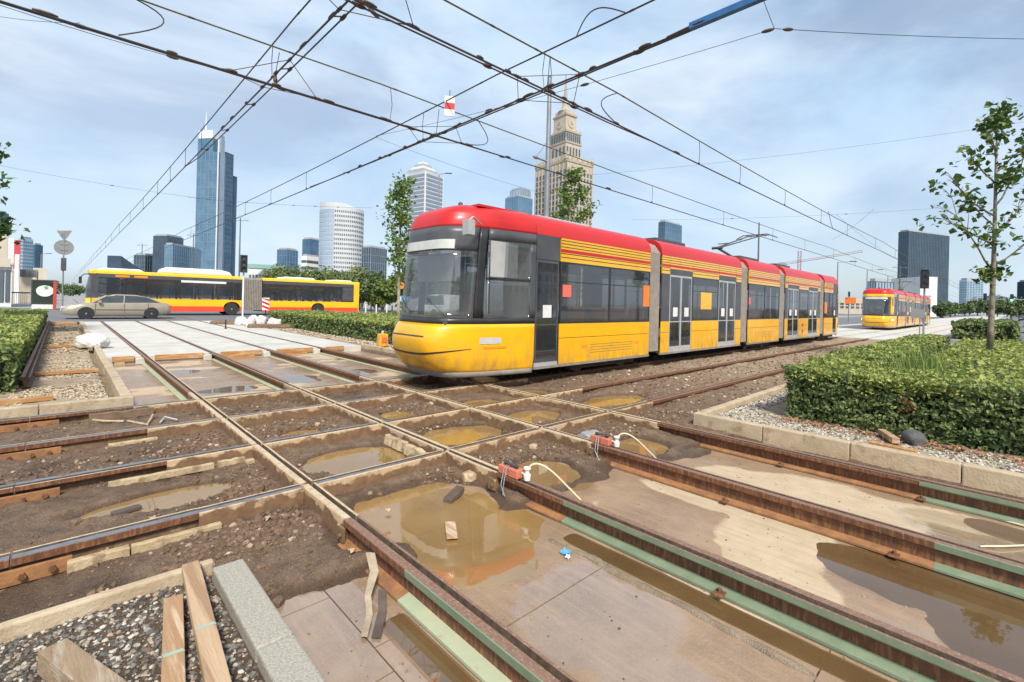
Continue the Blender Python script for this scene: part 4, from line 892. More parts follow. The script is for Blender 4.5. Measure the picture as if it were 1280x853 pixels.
wire_pair('x', 4.84, 4.76, 5.31, -14, 160, 'the near cross track beside the tram', [7.0, 32, 60, 90, 120], [.9, 2.07, 2.35, 3.9, 4.4, 4.75, 5.3, 5.6, 6.2, 7.0, 9.2], [2.1, 5.25, 10.2, 12.5, 16, 20]+far_d(24, 100, 6))
wire_pair('x', 7.74, 4.78, 5.38, -14, 160, 'the track of the yellow trams', [4.0, 34, 62, 92, 122], [-.2, 1.0, 1.7, 2.3, 3.1, 4.1, 5.19, 6.0, 7.1, 8.8, 10.9], [4.2, 8.9, 13.2, 18.5, 24]+far_d(29, 100, 6))
wire_pair('y', 2.28, 4.95, 5.48, -14, 190, 'the track under the silver car', [7, 36, 66, 100], [2.2, 5.1, 5.66, 6.6, 7.72, 8.4, 9.3, 10.28, 11.0], [7.9, 13.0, 15.0, 17.4, 20, 24]+far_d(29, 120, 6))
wire_pair('y', 5.2, 4.80, 5.38, -14, 190, 'the track beside the middle hedge', [6, 34, 66, 100], [1.2, 1.71, 2.5, 3.2, 4.0, 4.8, 5.24, 6.2, 7.0, 7.9, 8.9, 10.0, 11.0], [4.9, 8.2, 14.5, 17.8, 21]+far_d(26, 120, 6))
# blue section insulator and parallel feeder cables over the right-hand track
t = thing('section_insulator', 'blue wrapped section insulator on the contact wires near a hanging bracket', 'insulator', (5.2, 1.6, 4.8))
M_BLUEI = mat('blue_insulator', (.03, .12, .30), .35, 0, col2=(.04, .15, .34), scale=10)
m = MB(); m.obox((5.2, 2.22, 4.82), (.022, 0, 0), (0, .40, .0), (0, 0, .042)); m.build('insulating_bar', M_BLUEI, t, bevel=.01)
m = MB(); m.tube([(5.2, 1.5, 4.80), (5.2, 1.8, 4.82), (5.2, 2.5, 4.82), (5.2, 2.9, 4.80)], .018, 6); m.build('skid', M_CLAMP, t)
# auxiliary wires doubling the contact wires around the crossings
for axis, c_, z_, a0, a1, who in (('x', 4.97, 4.80, -6, 6.9, 'near cross track'), ('x', 7.88, 4.83, -8, 8.2, 'tram track'), ('y', 2.41, 5.0, 1.0, 14, 'car-side track'), ('y', 5.33, 4.86, -2, 13, 'hedge-side track')):
    mk = (lambda a, z, c=c_, ax=axis: (a, c, z) if ax == 'x' else (c, a, z)); t = thing('auxiliary_wire', 'short doubled wire clamped beside the contact wire of the '+who, 'wire', mk(a0, z_), 'overhead tram wires')
    cm = {'near cross track': 4.84, 'tram track': 7.74, 'car-side track': 2.28, 'hedge-side track': 5.2}[who]; en = (lambda a, ax=axis: (a, cm, z_-.05) if ax == 'x' else (cm, a, z_-.05))
    m = MB(); m.tube([en(a0-1.2), mk(a0, z_), mk((a0+a1)/2, z_-.02), mk(a1, z_), en(a1+1.2)], .011, 6); m.build('wire', M_WIRE, t)
    for k in range(7):
        a = a0+(a1-a0)*(k+.5)/7; m = MB(); ax_ = Vector((1, 0, 0)) if axis == 'x' else Vector((0, 1, 0)); clamp(m, mk(a, z_-.01), ax_, .16, .026); m.tube([mk(a, z_), en(a)], .010, 5); m.build('wire_clamp', M_CLAMP, t)
# loops (jumper cables) between contact and messenger wires
def jumper(a, b, bulge, lab, r=.009):
    a, b, bulge = Vector(a), Vector(b), Vector(bulge); pts = []
    for k in range(15):
        q = k/14; pts.append(a*(1-q)+b*q+bulge*math.sin(math.pi*q))
    m = MB(); m.tube(pts, r, 6); o = m.build('jumper_cable', M_WIRE, label=lab, cat='cable', group='jumper cables', org=a)
jumper((7.0, 4.84, 5.3), (7.0, 4.84, 4.77), (-.45, 0, -.05), 'curved jumper cable looping between wires beside the stone tower')
jumper((.25, 7.74, 5.38), (.45, 7.74, 4.80), (.55, 0, .1), 'large curved jumper cable over the gravel bed and left hedge')
jumper((5.2, 4.3, 5.36), (5.2, 3.5, 5.36), (0, .1, .25), 'thin jumper cable looping above the wires over the right-hand tracks')
jumper((6.2, 7.74, 5.38), (6.0, 7.74, 4.8), (.4, 0, -.1), 'curved jumper cable hanging over the tram cab')
jumper((21, 4.84, 5.3), (22, 4.84, 4.77), (.1, 0, -.25), 'small jumper loop over the tracks before the dark glass tower')
# frames where contact wires cross
for (x, za, who) in ((2.28, 4.95, 'car-side'), (5.2, 4.80, 'hedge-side')):
    for (y, zb, w2) in ((4.84, 4.76, 'near cross'), (7.74, 4.78, 'tram')):
        t = thing('wire_crossing', 'dark clamp frame where the %s track wire meets the %s track wire' % (who, w2), 'bracket', (x, y, zb)); Np = [(x-.62, y, zb), (x, y+.62, za), (x+.62, y, zb), (x, y-.62, za)]
        m = MB()
        for k in range(4): m.tube([Np[k], Np[(k+1) % 4]], .0055, 5)
        m.build('stay_frame', M_WIRE, t)
        for k, q in enumerate(Np): m = MB(); clamp(m, q, (1, 0, 0) if k % 2 == 0 else (0, 1, 0), .17, .022); m.build('wire_clamp', M_CLAMP, t)
        m = MB(); m.tube([(x, y, zb), (x, y, za)], .02, 6); clamp(m, (x, y, (za+zb)/2), (0, 0, 1), .08, .03); m.build('crossing_piece', M_CLAMP, t)
        m = MB(); m.tube([(x, y, za), (x+.05, y, 5.30)], .006, 5); m.build('hanger', M_WIRE, t)
# span wires
def span(p0, p1, lab, r=.006, ins=()):
    t = thing('span_wire', lab, 'wire', tuple(p0), 'span wires'); P0, P1 = Vector(p0), Vector(p1)
    m = MB(); m.tube([P0*(1-k/12)+P1*(k/12)-Vector((0, 0, .35*(4*(k/12)*(1-k/12))*min(1, (P1-P0).length/30))) for k in range(13)], r, 5); m.build('wire', M_WIRE, t)
    for q in ins:
        m = MB(); p = P0*(1-q)+P1*q; p.z -= .35*(4*q*(1-q))*min(1, (P1-P0).length/30); d = (P1-P0).normalized(); clamp(m, p, d, .22, .035); m.build('insulator', M_CLAMP, t)
    return t
HUB = gy(968, 36, 2.0)
span(gd(968, 36, 9.5), gd(1600, 42, 13), 'level span wire running from the hanging bracket toward the tall young tree', .007, (.02,))
span(gd(968, 36, 9.5), gd(470, 170, 16), 'long sloping span wire across the stone tower', .006, (.01, .35, .55, .6))
span(gd(968, 36, 9.5), gd(940, -40, 8), 'short stay wire above the hanging bracket', .006)
span(gd(470, 172, 16), gd(672, 240, 21), 'thin span wire from the wire crossing to the central pole', .005)
span(gd(700, 222, 28), gd(1360, 140, 24), 'thin span wire from behind the tram to behind the young tree', .006)
span(gd(790, 275, 40), gd(1240, 255, 36), 'very thin span wire behind the pantograph', .007, (.3, .62))
span(gd(-60, 195, 34), gd(250, 248, 38), 'thin span wire crossing before the blue glass tower', .009, (.62,))
span(gd(235, 247, 38), gd(465, 260, 42), 'thin span wire between the blue glass tower and the rounded white tower', .010, (.1, .2, .3, .42, .55, .67, .8))
span(gd(470, 19, 8.2), gd(420, -30, 8.0), 'short stay wire beside the bracket over the first long track', .008, (.05,))
span(gd(1125, 325, 60), gd(1045, 268, 30), 'thin wire sagging beside the near cross track wires', .008)
span(gd(1092, 262, 32), gd(1040, 300, 44), 'slanting stay wire between the near cross track wires', .008)
span(gd(-80, -20, 9), gd(285, 90, 9.6), 'dark stay cable running beside the wires over the left hedge', .007, (.8,))
span(gd(0, 21, 12), gd(100, 29, 11), 'short stay wire from the left to the wires over the gravel bed', .006)
t = thing('warning_plate', 'white plate with one red stripe hanging from the crossing wires', 'sign', gd(562, 133, 9.0)); c = gd(562, 133, 9.0)
dx = Vector((.07, -.045, 0)).normalized()
for k, mm in ((1, M_WHITE), (0, M_RED), (-1, M_WHITE)):
    m = MB(); m.obox(c+Vector((0, 0, .125*k)), dx*.095, Vector((.006, .009, 0)), (0, 0, .0625)); m.build('plate_band', mm, t)
m = MB(); m.tube([c+Vector((0, 0, .18)), c+Vector((0, 0, .30))], .008, 5); m.build('hanger', M_WIRE, t)
# poles
def lattice_pole(base, h, lab, r=.11, mm=None, arms=(), lean=(0, 0), name='catenary_pole', cat='pole', group='catenary poles'):
    b = Vector(base); t = thing(name, lab, cat, base, group); mm = mm or M_POLED
    tp = b+Vector((lean[0], lean[1], h))
    m = MB(); m.tube([b, b+Vector((0, 0, .35)), b+Vector((0, 0, .36)), b+(tp-b)*.5, tp], [r*1.5, r*1.5, r, r*.85, r*.6], 12); m.build('shaft', mm, t, smooth='auto')
    m = MB(); m.tube([tp, tp+Vector((0, 0, .06))], [r*.75, r*.3], 10); m.build('cap', mm, t)
    for ang, z, l in arms:
        d = Vector((math.cos(ang), math.sin(ang), 0)); m = MB(); m.tube([b+Vector((0, 0, z)), b+Vector((0, 0, z))+d*l], .03, 6); m.tube([b+Vector((0, 0, z+.7)), b+Vector((0, 0, z))+d*l], .012, 5); clamp(m, b+Vector((0, 0, z))+d*l, d, .25, .05); m.build('bracket_arm', mm, t)
    return t
p = gd(680, 400, 15.2); top = gd(684, 97, 15.2)
lattice_pole((p.x, p.y, 0), top.z, 'grey steel mast behind the large tram carrying the wires', .105, M_GALV, [(math.pi*1.02, 6.1, .6)])
m = MB()
p2 = gd(946, 400, 42); lattice_pole((p2.x, p2.y, 0), gd(946, 279, 42).z, 'slim pole with Y-shaped arms behind the pantograph', .09, M_POLED)
for px, pyt, D in ((1124, 332, 62), (162, 340, 70), (240, 292, 75), (176, 305, 95), (298, 273, 60)):
    q = gd(px, 380, D); lattice_pole((q.x, q.y, 0), max(4, gd(px, pyt, D).z), {1124: 'dark pole between the two trams', 162: 'slim pole rising behind the bus front', 240: 'slim pole before the blue glass tower', 176: 'slim pole beside the dark office blocks', 298: 'slim pole standing by the traffic light behind the bus'}[px], .10, M_POLED, [(2.4, gd(px, pyt, D).z-.3, .9), (2.4+math.pi, gd(px, pyt, D).z-.3, .9)])
# street lamps
def lamp(px, pyt, D, l, ang, lab):
    q = gd(px, 385, D); zt = gd(px, pyt, D).z; t = thing('street_lamp', lab, 'street lamp', (q.x, q.y, 0), 'street lamps'); d = Vector((CT, -ST, 0))*math.cos(ang)
    m = MB(); m.tube([(q.x, q.y, 0), (q.x, q.y, zt*.5), (q.x, q.y, zt)], [.11, .085, .06], 8); m.build('post', M_GALV, t)
    e = Vector((q.x, q.y, zt))+d*l+Vector((0, 0, .15)); m = MB(); m.tube([(q.x, q.y, zt), e], .045, 6); m.build('arm', M_GALV, t)
    m = MB(); m.obox(e+d*.3, d*.42, Vector((-d.y, d.x, 0)).normalized()*.14, (0, 0, .05)); m.build('lamp_head', M_DGREY, t, bevel=.03)
lamp(1046, 328, 60, 1.6, 0, 'street lamp with single arm just behind the end of the large tram'); lamp(1083, 338, 72, 1.7, 0, 'street lamp with single arm above the waiting tram'); lamp(1109, 345, 85, 1.8, 0, 'street lamp with single arm beyond the waiting tram, by the white building')
lamp(545, 218, 60, .9, 0, 'tall street lamp before the striped tower'); lamp(50, 318, 80, 1.0, 0, 'street lamp beside the blue towers at the end of the shop row')
q = gd(545, 385, 60)
# ================================================================ VEGETATION
def leafm(name, a, b, isl=.35, tr=.3): return mat(name, a, .55, 0, col2=b, scale=1.3, island=isl, transl=tr, spec=.35)
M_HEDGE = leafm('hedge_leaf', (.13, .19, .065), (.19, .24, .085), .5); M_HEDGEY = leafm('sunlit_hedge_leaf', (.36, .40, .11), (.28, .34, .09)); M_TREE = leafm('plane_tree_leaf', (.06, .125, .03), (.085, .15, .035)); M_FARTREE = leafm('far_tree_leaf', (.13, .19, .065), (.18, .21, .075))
M_FARTREE2 = leafm('far_dark_tree_leaf', (.085, .14, .06), (.11, .16, .065)); M_GRASS = leafm('grass_blade', (.14, .22, .05), (.20, .27, .06)); M_DEADL = mat('dead_leaf', (.36, .19, .09), .8, 0, col2=(.28, .13, .06), scale=9, island=.3)
M_TREEL = leafm('young_tree_leaf', (.13, .23, .055), (.17, .26, .06)); M_YTREE = leafm('yellow_green_leaf', (.16, .20, .03), (.11, .17, .03)); M_REDL = mat('reddish_leaf', (.30, .09, .04), .6, 0, col2=(.25, .12, .04), scale=9, island=.3)
M_BARK = mat('bark', (.16, .125, .095), .85, 0, col2=(.27, .235, .19), scale=9, bump=.5); M_BARKG = mat('pale_plane_bark', (.30, .28, .20), .8, 0, col2=(.19, .165, .12), scale=6, bump=.4, col3=(.36, .36, .24), scale3=3)
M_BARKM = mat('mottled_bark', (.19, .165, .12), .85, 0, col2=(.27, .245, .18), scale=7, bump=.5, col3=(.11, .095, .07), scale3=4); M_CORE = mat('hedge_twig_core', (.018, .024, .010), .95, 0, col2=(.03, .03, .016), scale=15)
def leaves(P, Nn, size, jit=.7, asp=.55, seed=1):
    """n leaf quads (folded diamonds) at P facing roughly Nn"""
    r = np.random.default_rng(seed); n = len(P); nv = Nn+jit*r.normal(size=(n, 3)); nv /= np.linalg.norm(nv, axis=1)[:, None]+1e-9
    a = r.normal(size=(n, 3)); a -= nv*np.sum(a*nv, 1)[:, None]; a /= np.linalg.norm(a, axis=1)[:, None]+1e-9; b = np.cross(nv, a)
    s = (size*(.6+.8*r.random(n)))[:, None] if np.isscalar(size) else (size*(.7+.6*r.random(n)))[:, None]
    V = np.stack([P-a*s*.5, P+b*s*asp*.5+nv*s*.10-a*s*.08, P+a*s*.5, P-b*s*asp*.5+nv*s*.10-a*s*.08], 1).reshape(-1, 3)
    return V, np.arange(4*n).reshape(n, 4)
def hedge(label, x0, x1, y0, y1, z0, z1, n, size, seed, mats=(None, None), wob=.06, topy=.35, group=None, red=0.0):
    r = np.random.default_rng(seed); t = thing('hedge', label, 'hedge', ((x0+x1)/2, (y0+y1)/2, z0), group)
    lx, ly, lz = x1-x0, y1-y0, z1-z0; ar = np.array([lx*ly, lx*lz, lx*lz, ly*lz, ly*lz]); k = r.choice(5, n, p=ar/ar.sum()); u = r.random((n, 3)); P = np.stack([x0+lx*u[:, 0], y0+ly*u[:, 1], z0+lz*u[:, 2]], 1); Nn = np.zeros((n, 3))
    dep = np.abs(r.normal(0, .055, n))
    for f, (ax, val, sg) in enumerate(((2, z1, 1), (1, y0, -1), (1, y1, 1), (0, x0, -1), (0, x1, 1))):
        s = k == f; P[s, ax] = val-sg*dep[s]; Nn[s, ax] = sg
    bump = wob*(fbm(P[:, 0]*1.0+P[:, 2], P[:, 1]+P[:, 2]*.7, 2.3, 3)+.6*fbm(P[:, 0]+3*P[:, 2], P[:, 1]-2*P[:, 2], 7, 2)); P += Nn*bump[:, None]; P[:, 2] += (k != 0)*0
    gap = fbm(P[:, 0]*1.3+P[:, 2]*2.1, P[:, 1]*1.3+P[:, 2]*1.7, 4.5, 3); hole = (k != 0)&(gap < -.22); P -= Nn*(hole*.14*r.random(n))[:, None]
    # rounded upper edges, thin bottom
    e = np.minimum.reduce([P[:, 0]-x0, x1-P[:, 0], P[:, 1]-y0, y1-P[:, 1]]); P[:, 2] -= np.where(k == 0, .10*np.exp(-np.maximum(e, 0)/.09), 0)
    Nn[:, 2] += .35
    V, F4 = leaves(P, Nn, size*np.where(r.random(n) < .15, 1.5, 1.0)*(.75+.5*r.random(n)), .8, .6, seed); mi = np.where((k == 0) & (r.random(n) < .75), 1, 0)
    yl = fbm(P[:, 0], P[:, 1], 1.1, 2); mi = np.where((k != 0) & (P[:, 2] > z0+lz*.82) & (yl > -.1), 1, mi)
    if red: mi = np.where((fbm(P[:, 0]+P[:, 2], P[:, 1]*1.3, 2.2, 2) > .52) & (r.random(n) < red), 2, mi)
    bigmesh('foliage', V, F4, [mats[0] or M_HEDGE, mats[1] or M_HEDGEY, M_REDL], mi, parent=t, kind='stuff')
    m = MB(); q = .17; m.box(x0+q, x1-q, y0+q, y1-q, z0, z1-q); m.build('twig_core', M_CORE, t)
    return t
# right-hand planting bed: hedge along the kerb, hedge along the tram side, low planting inside
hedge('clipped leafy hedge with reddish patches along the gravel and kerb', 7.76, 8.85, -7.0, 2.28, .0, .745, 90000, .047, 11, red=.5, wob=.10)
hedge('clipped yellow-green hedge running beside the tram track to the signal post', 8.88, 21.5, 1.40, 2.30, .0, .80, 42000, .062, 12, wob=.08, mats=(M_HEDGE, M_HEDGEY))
hedge('low green planting around the trunk of the tall young tree', 8.90, 27.8, -8.0, 1.36, .0, .50, 36000, .095, 13, mats=(M_HEDGEY, M_HEDGEY), wob=.12)
hedge('long clipped hedge beside the gravel bed and discarded rail', -3.6, -.52, 10.7, 31.5, -.02, .70, 42000, .085, 14, wob=.07)
hedge('low clipped hedge between the concrete track slabs and the bus', 8.35, 11.4, 11.2, 28.6, -.02, .78, 40000, .085, 15, wob=.07)
hedge('low rounded shrub island before the avenue traffic', 39.2, 52.0, -.2, 2.35, 0, 1.0, 9000, .20, 16, mats=(M_HEDGE, M_HEDGE), wob=.25)
hedge('grassy planting behind the middle hedge beside the street', 11.6, 26, 26.5, 31.6, -.02, .55, 12000, .14, 17, mats=(M_HEDGEY, M_HEDGEY), wob=.15)
# grass tufts on the right bed
n = 150; r_ = np.random.default_rng(5); cx = r_.normal(11.5, 1.3, n); cy = r_.normal(1.25, .28, n); P = np.stack([cx, cy, np.full(n, .5)], 1)
n3 = 6; P = np.repeat(P, n3, 0); ang = r_.uniform(0, 6.28, len(P)); ln = r_.uniform(.15, .38, len(P)); wv = .006; dx, dy = np.cos(ang), np.sin(ang)
P = P+np.stack([r_.normal(0, .03, len(P)), r_.normal(0, .03, len(P)), np.zeros(len(P))], 1)
V = np.stack([P+np.stack([-dy*wv, dx*wv, 0*dx], 1), P+np.stack([dy*wv, -dx*wv, 0*dx], 1), P+np.stack([dx*ln*.5, dy*ln*.5, ln], 1), P+np.stack([dx*ln*.5-dy*.003, dy*ln*.5+dx*.003, ln], 1)], 1).reshape(-1, 3)
bigmesh('ornamental_grass', V, np.arange(len(V)).reshape(-1, 4), M_GRASS, kind='stuff')

def tree(label, base, h, trunk_r, nb, spread, nleaf, lsize, seed, bare=.3, lean=(0, 0), mats=None, bark=None, name='young_tree', clump=.28, upsw=.7, branches=None, group=None, top=1.0):
    r = random.Random(seed); b = Vector(base); t = thing(name, label, 'tree', base, group)
    pts = []; n = 9
    for i in range(n+1):
        q = i/n; pts.append(b+Vector((lean[0]*q+.03*h*.12*math.sin(q*5+seed), lean[1]*q+.03*h*.12*math.cos(q*4+seed), h*.97*q)))
    m = MB(); m.tube(pts, [trunk_r*(1-.9*(i/n))+.008 for i in range(n+1)], 10)
    tips = []
    def along(q): f = q*n; i = min(n-1, int(f)); return pts[i].lerp(pts[i+1], f-i)
    brs = branches or [(bare+(1-bare)*((k+.5)/nb)*.97, k*2.4+r.uniform(-.4, .4), spread*(1-.55*((k+.5)/nb))*r.uniform(.7, 1.15)) for k in range(nb)]
    for q, a, l, *uu in brs:
        o = along(q); d = Vector((math.cos(a), math.sin(a), (uu[0] if uu else upsw)*r.uniform(.8, 1.15))).normalized(); path = [o]; p = o
        for s in range(5):
            d = (d+Vector((r.uniform(-.22, .22), r.uniform(-.22, .22), r.uniform(-.02, .22)))).normalized(); p = p+d*l/5; path.append(p)
            if s >= 1:
                for _ in range(2):
                    d2 = (d+Vector((r.uniform(-.9, .9), r.uniform(-.9, .9), r.uniform(-.4, .6)))).normalized(); e = p+d2*l*r.uniform(.16, .34); m.tube([p, (p+e)/2+Vector((0, 0, .02*l)), e], [trunk_r*.09+.003, trunk_r*.06+.003, .003], 5); tips += [e, (p+e)/2]
        tips += path[2:]; m.tube(path, [trunk_r*.34*(1-.8*i/5)+.004 for i in range(6)], 7)
    tips += [along(q) for q in (.86, .9, .94, .97, 1.0)]
    m.build('trunk', bark or M_BARKG, t, smooth=True)
    rr = np.random.default_rng(seed); T = np.array([list(x) for x in tips]); k = rr.integers(0, len(T), nleaf); wgt = rr.random(len(T)) ** 1.5; k = rr.choice(len(T), nleaf, p=wgt/wgt.sum())
    P = T[k]+rr.normal(0, 1, (nleaf, 3))*clump*np.array([1, 1, .8]); Nn = np.tile([0, 0, 1.0], (nleaf, 1))
    V, F4 = leaves(P, Nn, lsize, .9, .8, seed); mi = (rr.random(nleaf) < .25).astype(int)
    bigmesh('crown', V, F4, mats or [M_TREE, M_YTREE], mi, parent=t, kind=None)
    return t
# tall young tree at the right: long bare side limbs reaching towards the tram side
dirL = math.atan2(ST, -CT)      # picture-left direction on the ground
tb = (20.6, .46, .25)
tree('tall slender young tree with sparse leaves in the right planting bed', tb, gd(1243, 116, gd(1237, 443, 1).length and (20.6*ST+.46*CT)).z-.25, .075, 0, 0, 900, .19, 21, lean=(.2, -.1), clump=.15, upsw=.9, bark=M_BARKM,
     branches=[(.28, dirL+.4, .5), (.30, dirL+math.pi, .6), (.33, dirL+.1, 2.75, .50), (.36, dirL+math.pi-.1, 1.6, .7), (.40, dirL+1.2, .8), (.44, dirL+.15, 1.6, .45), (.47, dirL+math.pi+.2, 1.5, .8), (.51, dirL-.6, .9), (.55, dirL, 1.7, .55), (.59, dirL+math.pi, 1.5, .9), (.63, dirL+1.8, .8), (.68, dirL+.1, 1.2, .9), (.72, dirL+math.pi-.3, 1.2, 1.1), (.78, dirL+.4, .8, 1.2), (.82, dirL+math.pi, .9, 1.2), (.87, dirL, .5, 1.4), (.91, dirL+2.4, .5, 1.4)])
p = gd(498, 400, 28); tree('leafy young tree behind the middle hedge left of the tram cab', (p.x, p.y, 0), 8.6, .10, 14, 1.7, 1900, .20, 22, bare=.25, clump=.24, upsw=1.3, mats=[M_TREEL, M_YTREE])
p = gd(709, 400, 26); tree('leafy young tree behind the tram before the stone tower', (p.x, p.y, 0), 8.9, .10, 9, 1.9, 1000, .22, 23, bare=.5, clump=.20, upsw=1.0, mats=[M_TREEL, M_YTREE])
p = gd(-82, 400, 15); tree('young tree at the left edge reaching leaves over the hedge', (p.x, p.y, 0), 7.2, .1, 12, 1.75, 2600, .20, 24, bare=.3, clump=.2, upsw=.6)
def bushy(label, base, h, rad, nleaf, lsize, seed, mats, name='broad_tree', group=None, tr=.2):
    rr = np.random.default_rng(seed); b = Vector(base); t = thing(name, label, 'tree', base, group)
    m = MB(); m.tube([b, b+Vector((.05*h, 0, h*.3)), b+Vector((0, .04*h, h*.7))], [tr, tr*.8, tr*.3], 8)
    for k in range(6):
        a = k*1.05+seed; m.tube([b+Vector((.04*h, .01*h, h*(.25+.06*k))), b+Vector((math.cos(a)*rad*.5, math.sin(a)*rad*.5, h*(.45+.06*k)))], [tr*.45, tr*.15], 6)
    m.build('trunk', M_BARK, t)
    nc = 26; C_ = rr.normal(0, 1, (nc, 3)); C_ /= np.linalg.norm(C_, axis=1)[:, None]; C_ *= (.35+.55*rr.random(nc))[:, None]; C_ = C_*np.array([rad, rad, h*.40])+np.array([b.x, b.y, b.z+h*.58])
    k = rr.integers(0, nc, nleaf); dv = rr.normal(0, 1, (nleaf, 3)); dv /= np.linalg.norm(dv, axis=1)[:, None]; P = C_[k]+dv*(rad*.36*rr.random(nleaf)**.4)[:, None]; P[:, 2] = np.maximum(P[:, 2], b.z+.3)
    V, F4 = leaves(P, dv+np.array([0, 0, .5]), lsize, .6, .75, seed); bigmesh('crown', V, F4, mats, (rr.random(nleaf) < .3).astype(int), parent=t)
    return t
BT = [(322, 344, 82, 'tree beside the bus bellows before the green-roofed hall', 0), (345, 334, 88, 'round tree behind the rear half of the bus', 1), (362, 326, 95, 'taller dark tree behind the rear half of the bus', 2), (385, 338, 80, 'mid green tree behind the bus roof units', 0), (408, 333, 76, 'broad tree below the rounded white tower', 0), (430, 331, 72, 'olive tree below the windows of the rounded white tower', 1), (452, 330, 68, 'tree just behind the end of the bus', 0), (470, 338, 60, 'green tree behind the street bollards', 2), (478, 350, 54, 'yellowish shrub tree behind the street bollards', 3), (448, 352, 62, 'low brownish bush behind the end of the bus', 1), (505, 332, 58, 'tree behind the blue street sign', 3), (525, 330, 62, 'tree behind the tram cab', 0), (548, 335, 66, 'tree seen through the tram windscreen', 2), (580, 340, 70, 'tree hidden behind the tram front', 0)]
for i, (px, pyt, D, lab, kd) in enumerate(BT):
    q = gd(px, 380, D); h_ = max(3.0, gd(px, pyt, D).z); mm = [[M_FARTREE, M_HEDGE], [M_FARTREE, M_DEADL if False else M_YTREE], [M_FARTREE2, M_FARTREE], [M_YTREE, M_FARTREE]][kd]
    bushy(lab, (q.x, q.y, 0), h_, h_*.48, 2600, .40, 40+i, mm, group='trees behind the bus')
FT = [(1168, 378, 190), (1180, 376, 205), (1194, 378, 220), (1206, 379, 235), (1188, 380, 170), (1222, 373, 260), (1234, 371, 240), (1247, 372, 230), (1259, 373, 250), (1271, 372, 240), (1284, 371, 235), (1240, 377, 180), (1264, 378, 175), (1212, 378, 300), (1298, 374, 220), (1178, 382, 130)]
for i, (px, pyt, D) in enumerate(FT):
    q = gd(px, 388, D); h_ = max(4.0, gd(px, pyt, D).z)
    bushy('distant dark green tree in the row at the end of the avenue', (q.x, q.y, 0), h_, h_*.55, 900, 1.0, 70+i, [M_FARTREE2, M_FARTREE], group='trees at the end of the avenue', tr=.3)
for i, (px, pyt, D) in enumerate(((66, 366, 120), (88, 370, 150), (99, 372, 170))):
    q = gd(px, 372, D); bushy('distant tree behind the left-hand road sign', (q.x, q.y, 0), max(3.5, gd(px, pyt-2, D).z+1.5), 3, 700, .6, 95+i, [M_FARTREE2, M_FARTREE], group='trees at the end of the shop row')
# ================================================================ BUILDINGS
def bmat(name, c, c2, rough=.7, metal=0, scale=.08, **k): return mat(name, c, rough, metal, col2=c2, scale=scale, **k)
M_BGL = bmat('blue_facade_glass', (.10, .19, .275), (.15, .265, .36), .12, .4); M_BGL2 = bmat('deep_blue_facade_glass', (.06, .125, .20), (.095, .18, .27), .12, .4)  # lighter blue glass is greyed, putting distance haze into its colour
M_PGL = bmat('pale_facade_glass', (.33, .42, .50), (.42, .50, .57), .12, .4); M_DGL = bmat('dark_facade_glass', (.055, .085, .12), (.08, .12, .16), .14, .45, scale=.15); M_WIN = bmat('window_glass_far', (.085, .10, .12), (.13, .15, .17), .15, .3, scale=.3)
M_STONE = bmat('pale_sandstone', (.47, .41, .32), (.40, .345, .265), .85, 0, .12, bump=.2, bscale=1.2); M_STONED = bmat('weathered_stone', (.38, .33, .255), (.32, .275, .21), .85, 0, .3)
M_WHB = bmat('white_cladding', (.68, .68, .66), (.62, .62, .61), .6); M_WHB2 = bmat('pale_grey_cladding', (.50, .51, .51), (.44, .45, .46), .6); M_BANDG = bmat('grey_glass_band', (.20, .25, .31), (.26, .31, .37), .2, .3); M_GRB = bmat('grey_cladding', (.36, .37, .38), (.31, .32, .33), .6); M_BEIGE = bmat('beige_plaster', (.50, .44, .35), (.44, .38, .30), .8, 0, .5); M_TEAL = bmat('green_copper_roof', (.16, .30, .24), (.20, .34, .28), .6)
M_MULL = bmat('mullion_metal', (.34, .40, .45), (.30, .35, .40), .4, .4); M_MULLD = bmat('dark_mullion', (.09, .12, .15), (.11, .14, .17), .4, .4); M_LATT = bmat('white_lattice', (.66, .68, .70), (.60, .62, .64), .5)
M_REDST = bmat('red_shop_sign', (.50, .06, .05), (.42, .06, .05), .5, 0, 1); M_AWN = bmat('awning_grey', (.16, .16, .155), (.20, .2, .19), .7, 0, 1)
def frame2(pc, D, phi=45):
    """near corner position and the two horizontal facade directions"""
    o = gd(pc, 380, D); o.z = 0; ry = ray(pc, 380); ry.z = 0; ry.normalize(); rt = Vector((ry.y, -ry.x, 0)); a = R(phi)
    return o, (-rt*math.cos(a)+ry*math.sin(a)), (rt*math.sin(a)+ry*math.cos(a))
def quadprism(m, o, u, wu, v, wv, z0, z1, mi=0, ins=0.0):
    c = o+u*(wu/2)+v*(wv/2); m.obox(Vector((c.x, c.y, (z0+z1)/2)), u*(wu/2-ins), v*(wv/2-ins), (0, 0, (z1-z0)/2), mi)
def facade(m, o, u, w, z0, z1, nx, nz, fx=.6, fz=.6, proud=.15, nrm=None):
    nrm = nrm or Vector((0, 0, 0)); dx, dz = w/nx, (z1-z0)/nz
    for i in range(nx):
        for k in range(nz):
            c = o+u*(dx*(i+.5))+nrm*proud*.5; m.obox(Vector((c.x, c.y, z0+dz*(k+.5))), u*(dx*fx/2), nrm*proud, (0, 0, dz*fz/2))
def bars(m, o, u, w, z0, z1, nx, nz, t=.25, proud=.2, nrm=None, tz=None):
    tz = tz or t
    for i in range(nx+1):
        c = o+u*(w*i/nx); m.obox(Vector((c.x, c.y, (z0+z1)/2)), u*t/2, nrm*proud, (0, 0, (z1-z0)/2))
    for k in range(nz+1):
        c = o+u*(w/2); m.obox(Vector((c.x, c.y, z0+(z1-z0)*k/nz)), u*w/2, nrm*(proud*.8), (0, 0, tz/2))
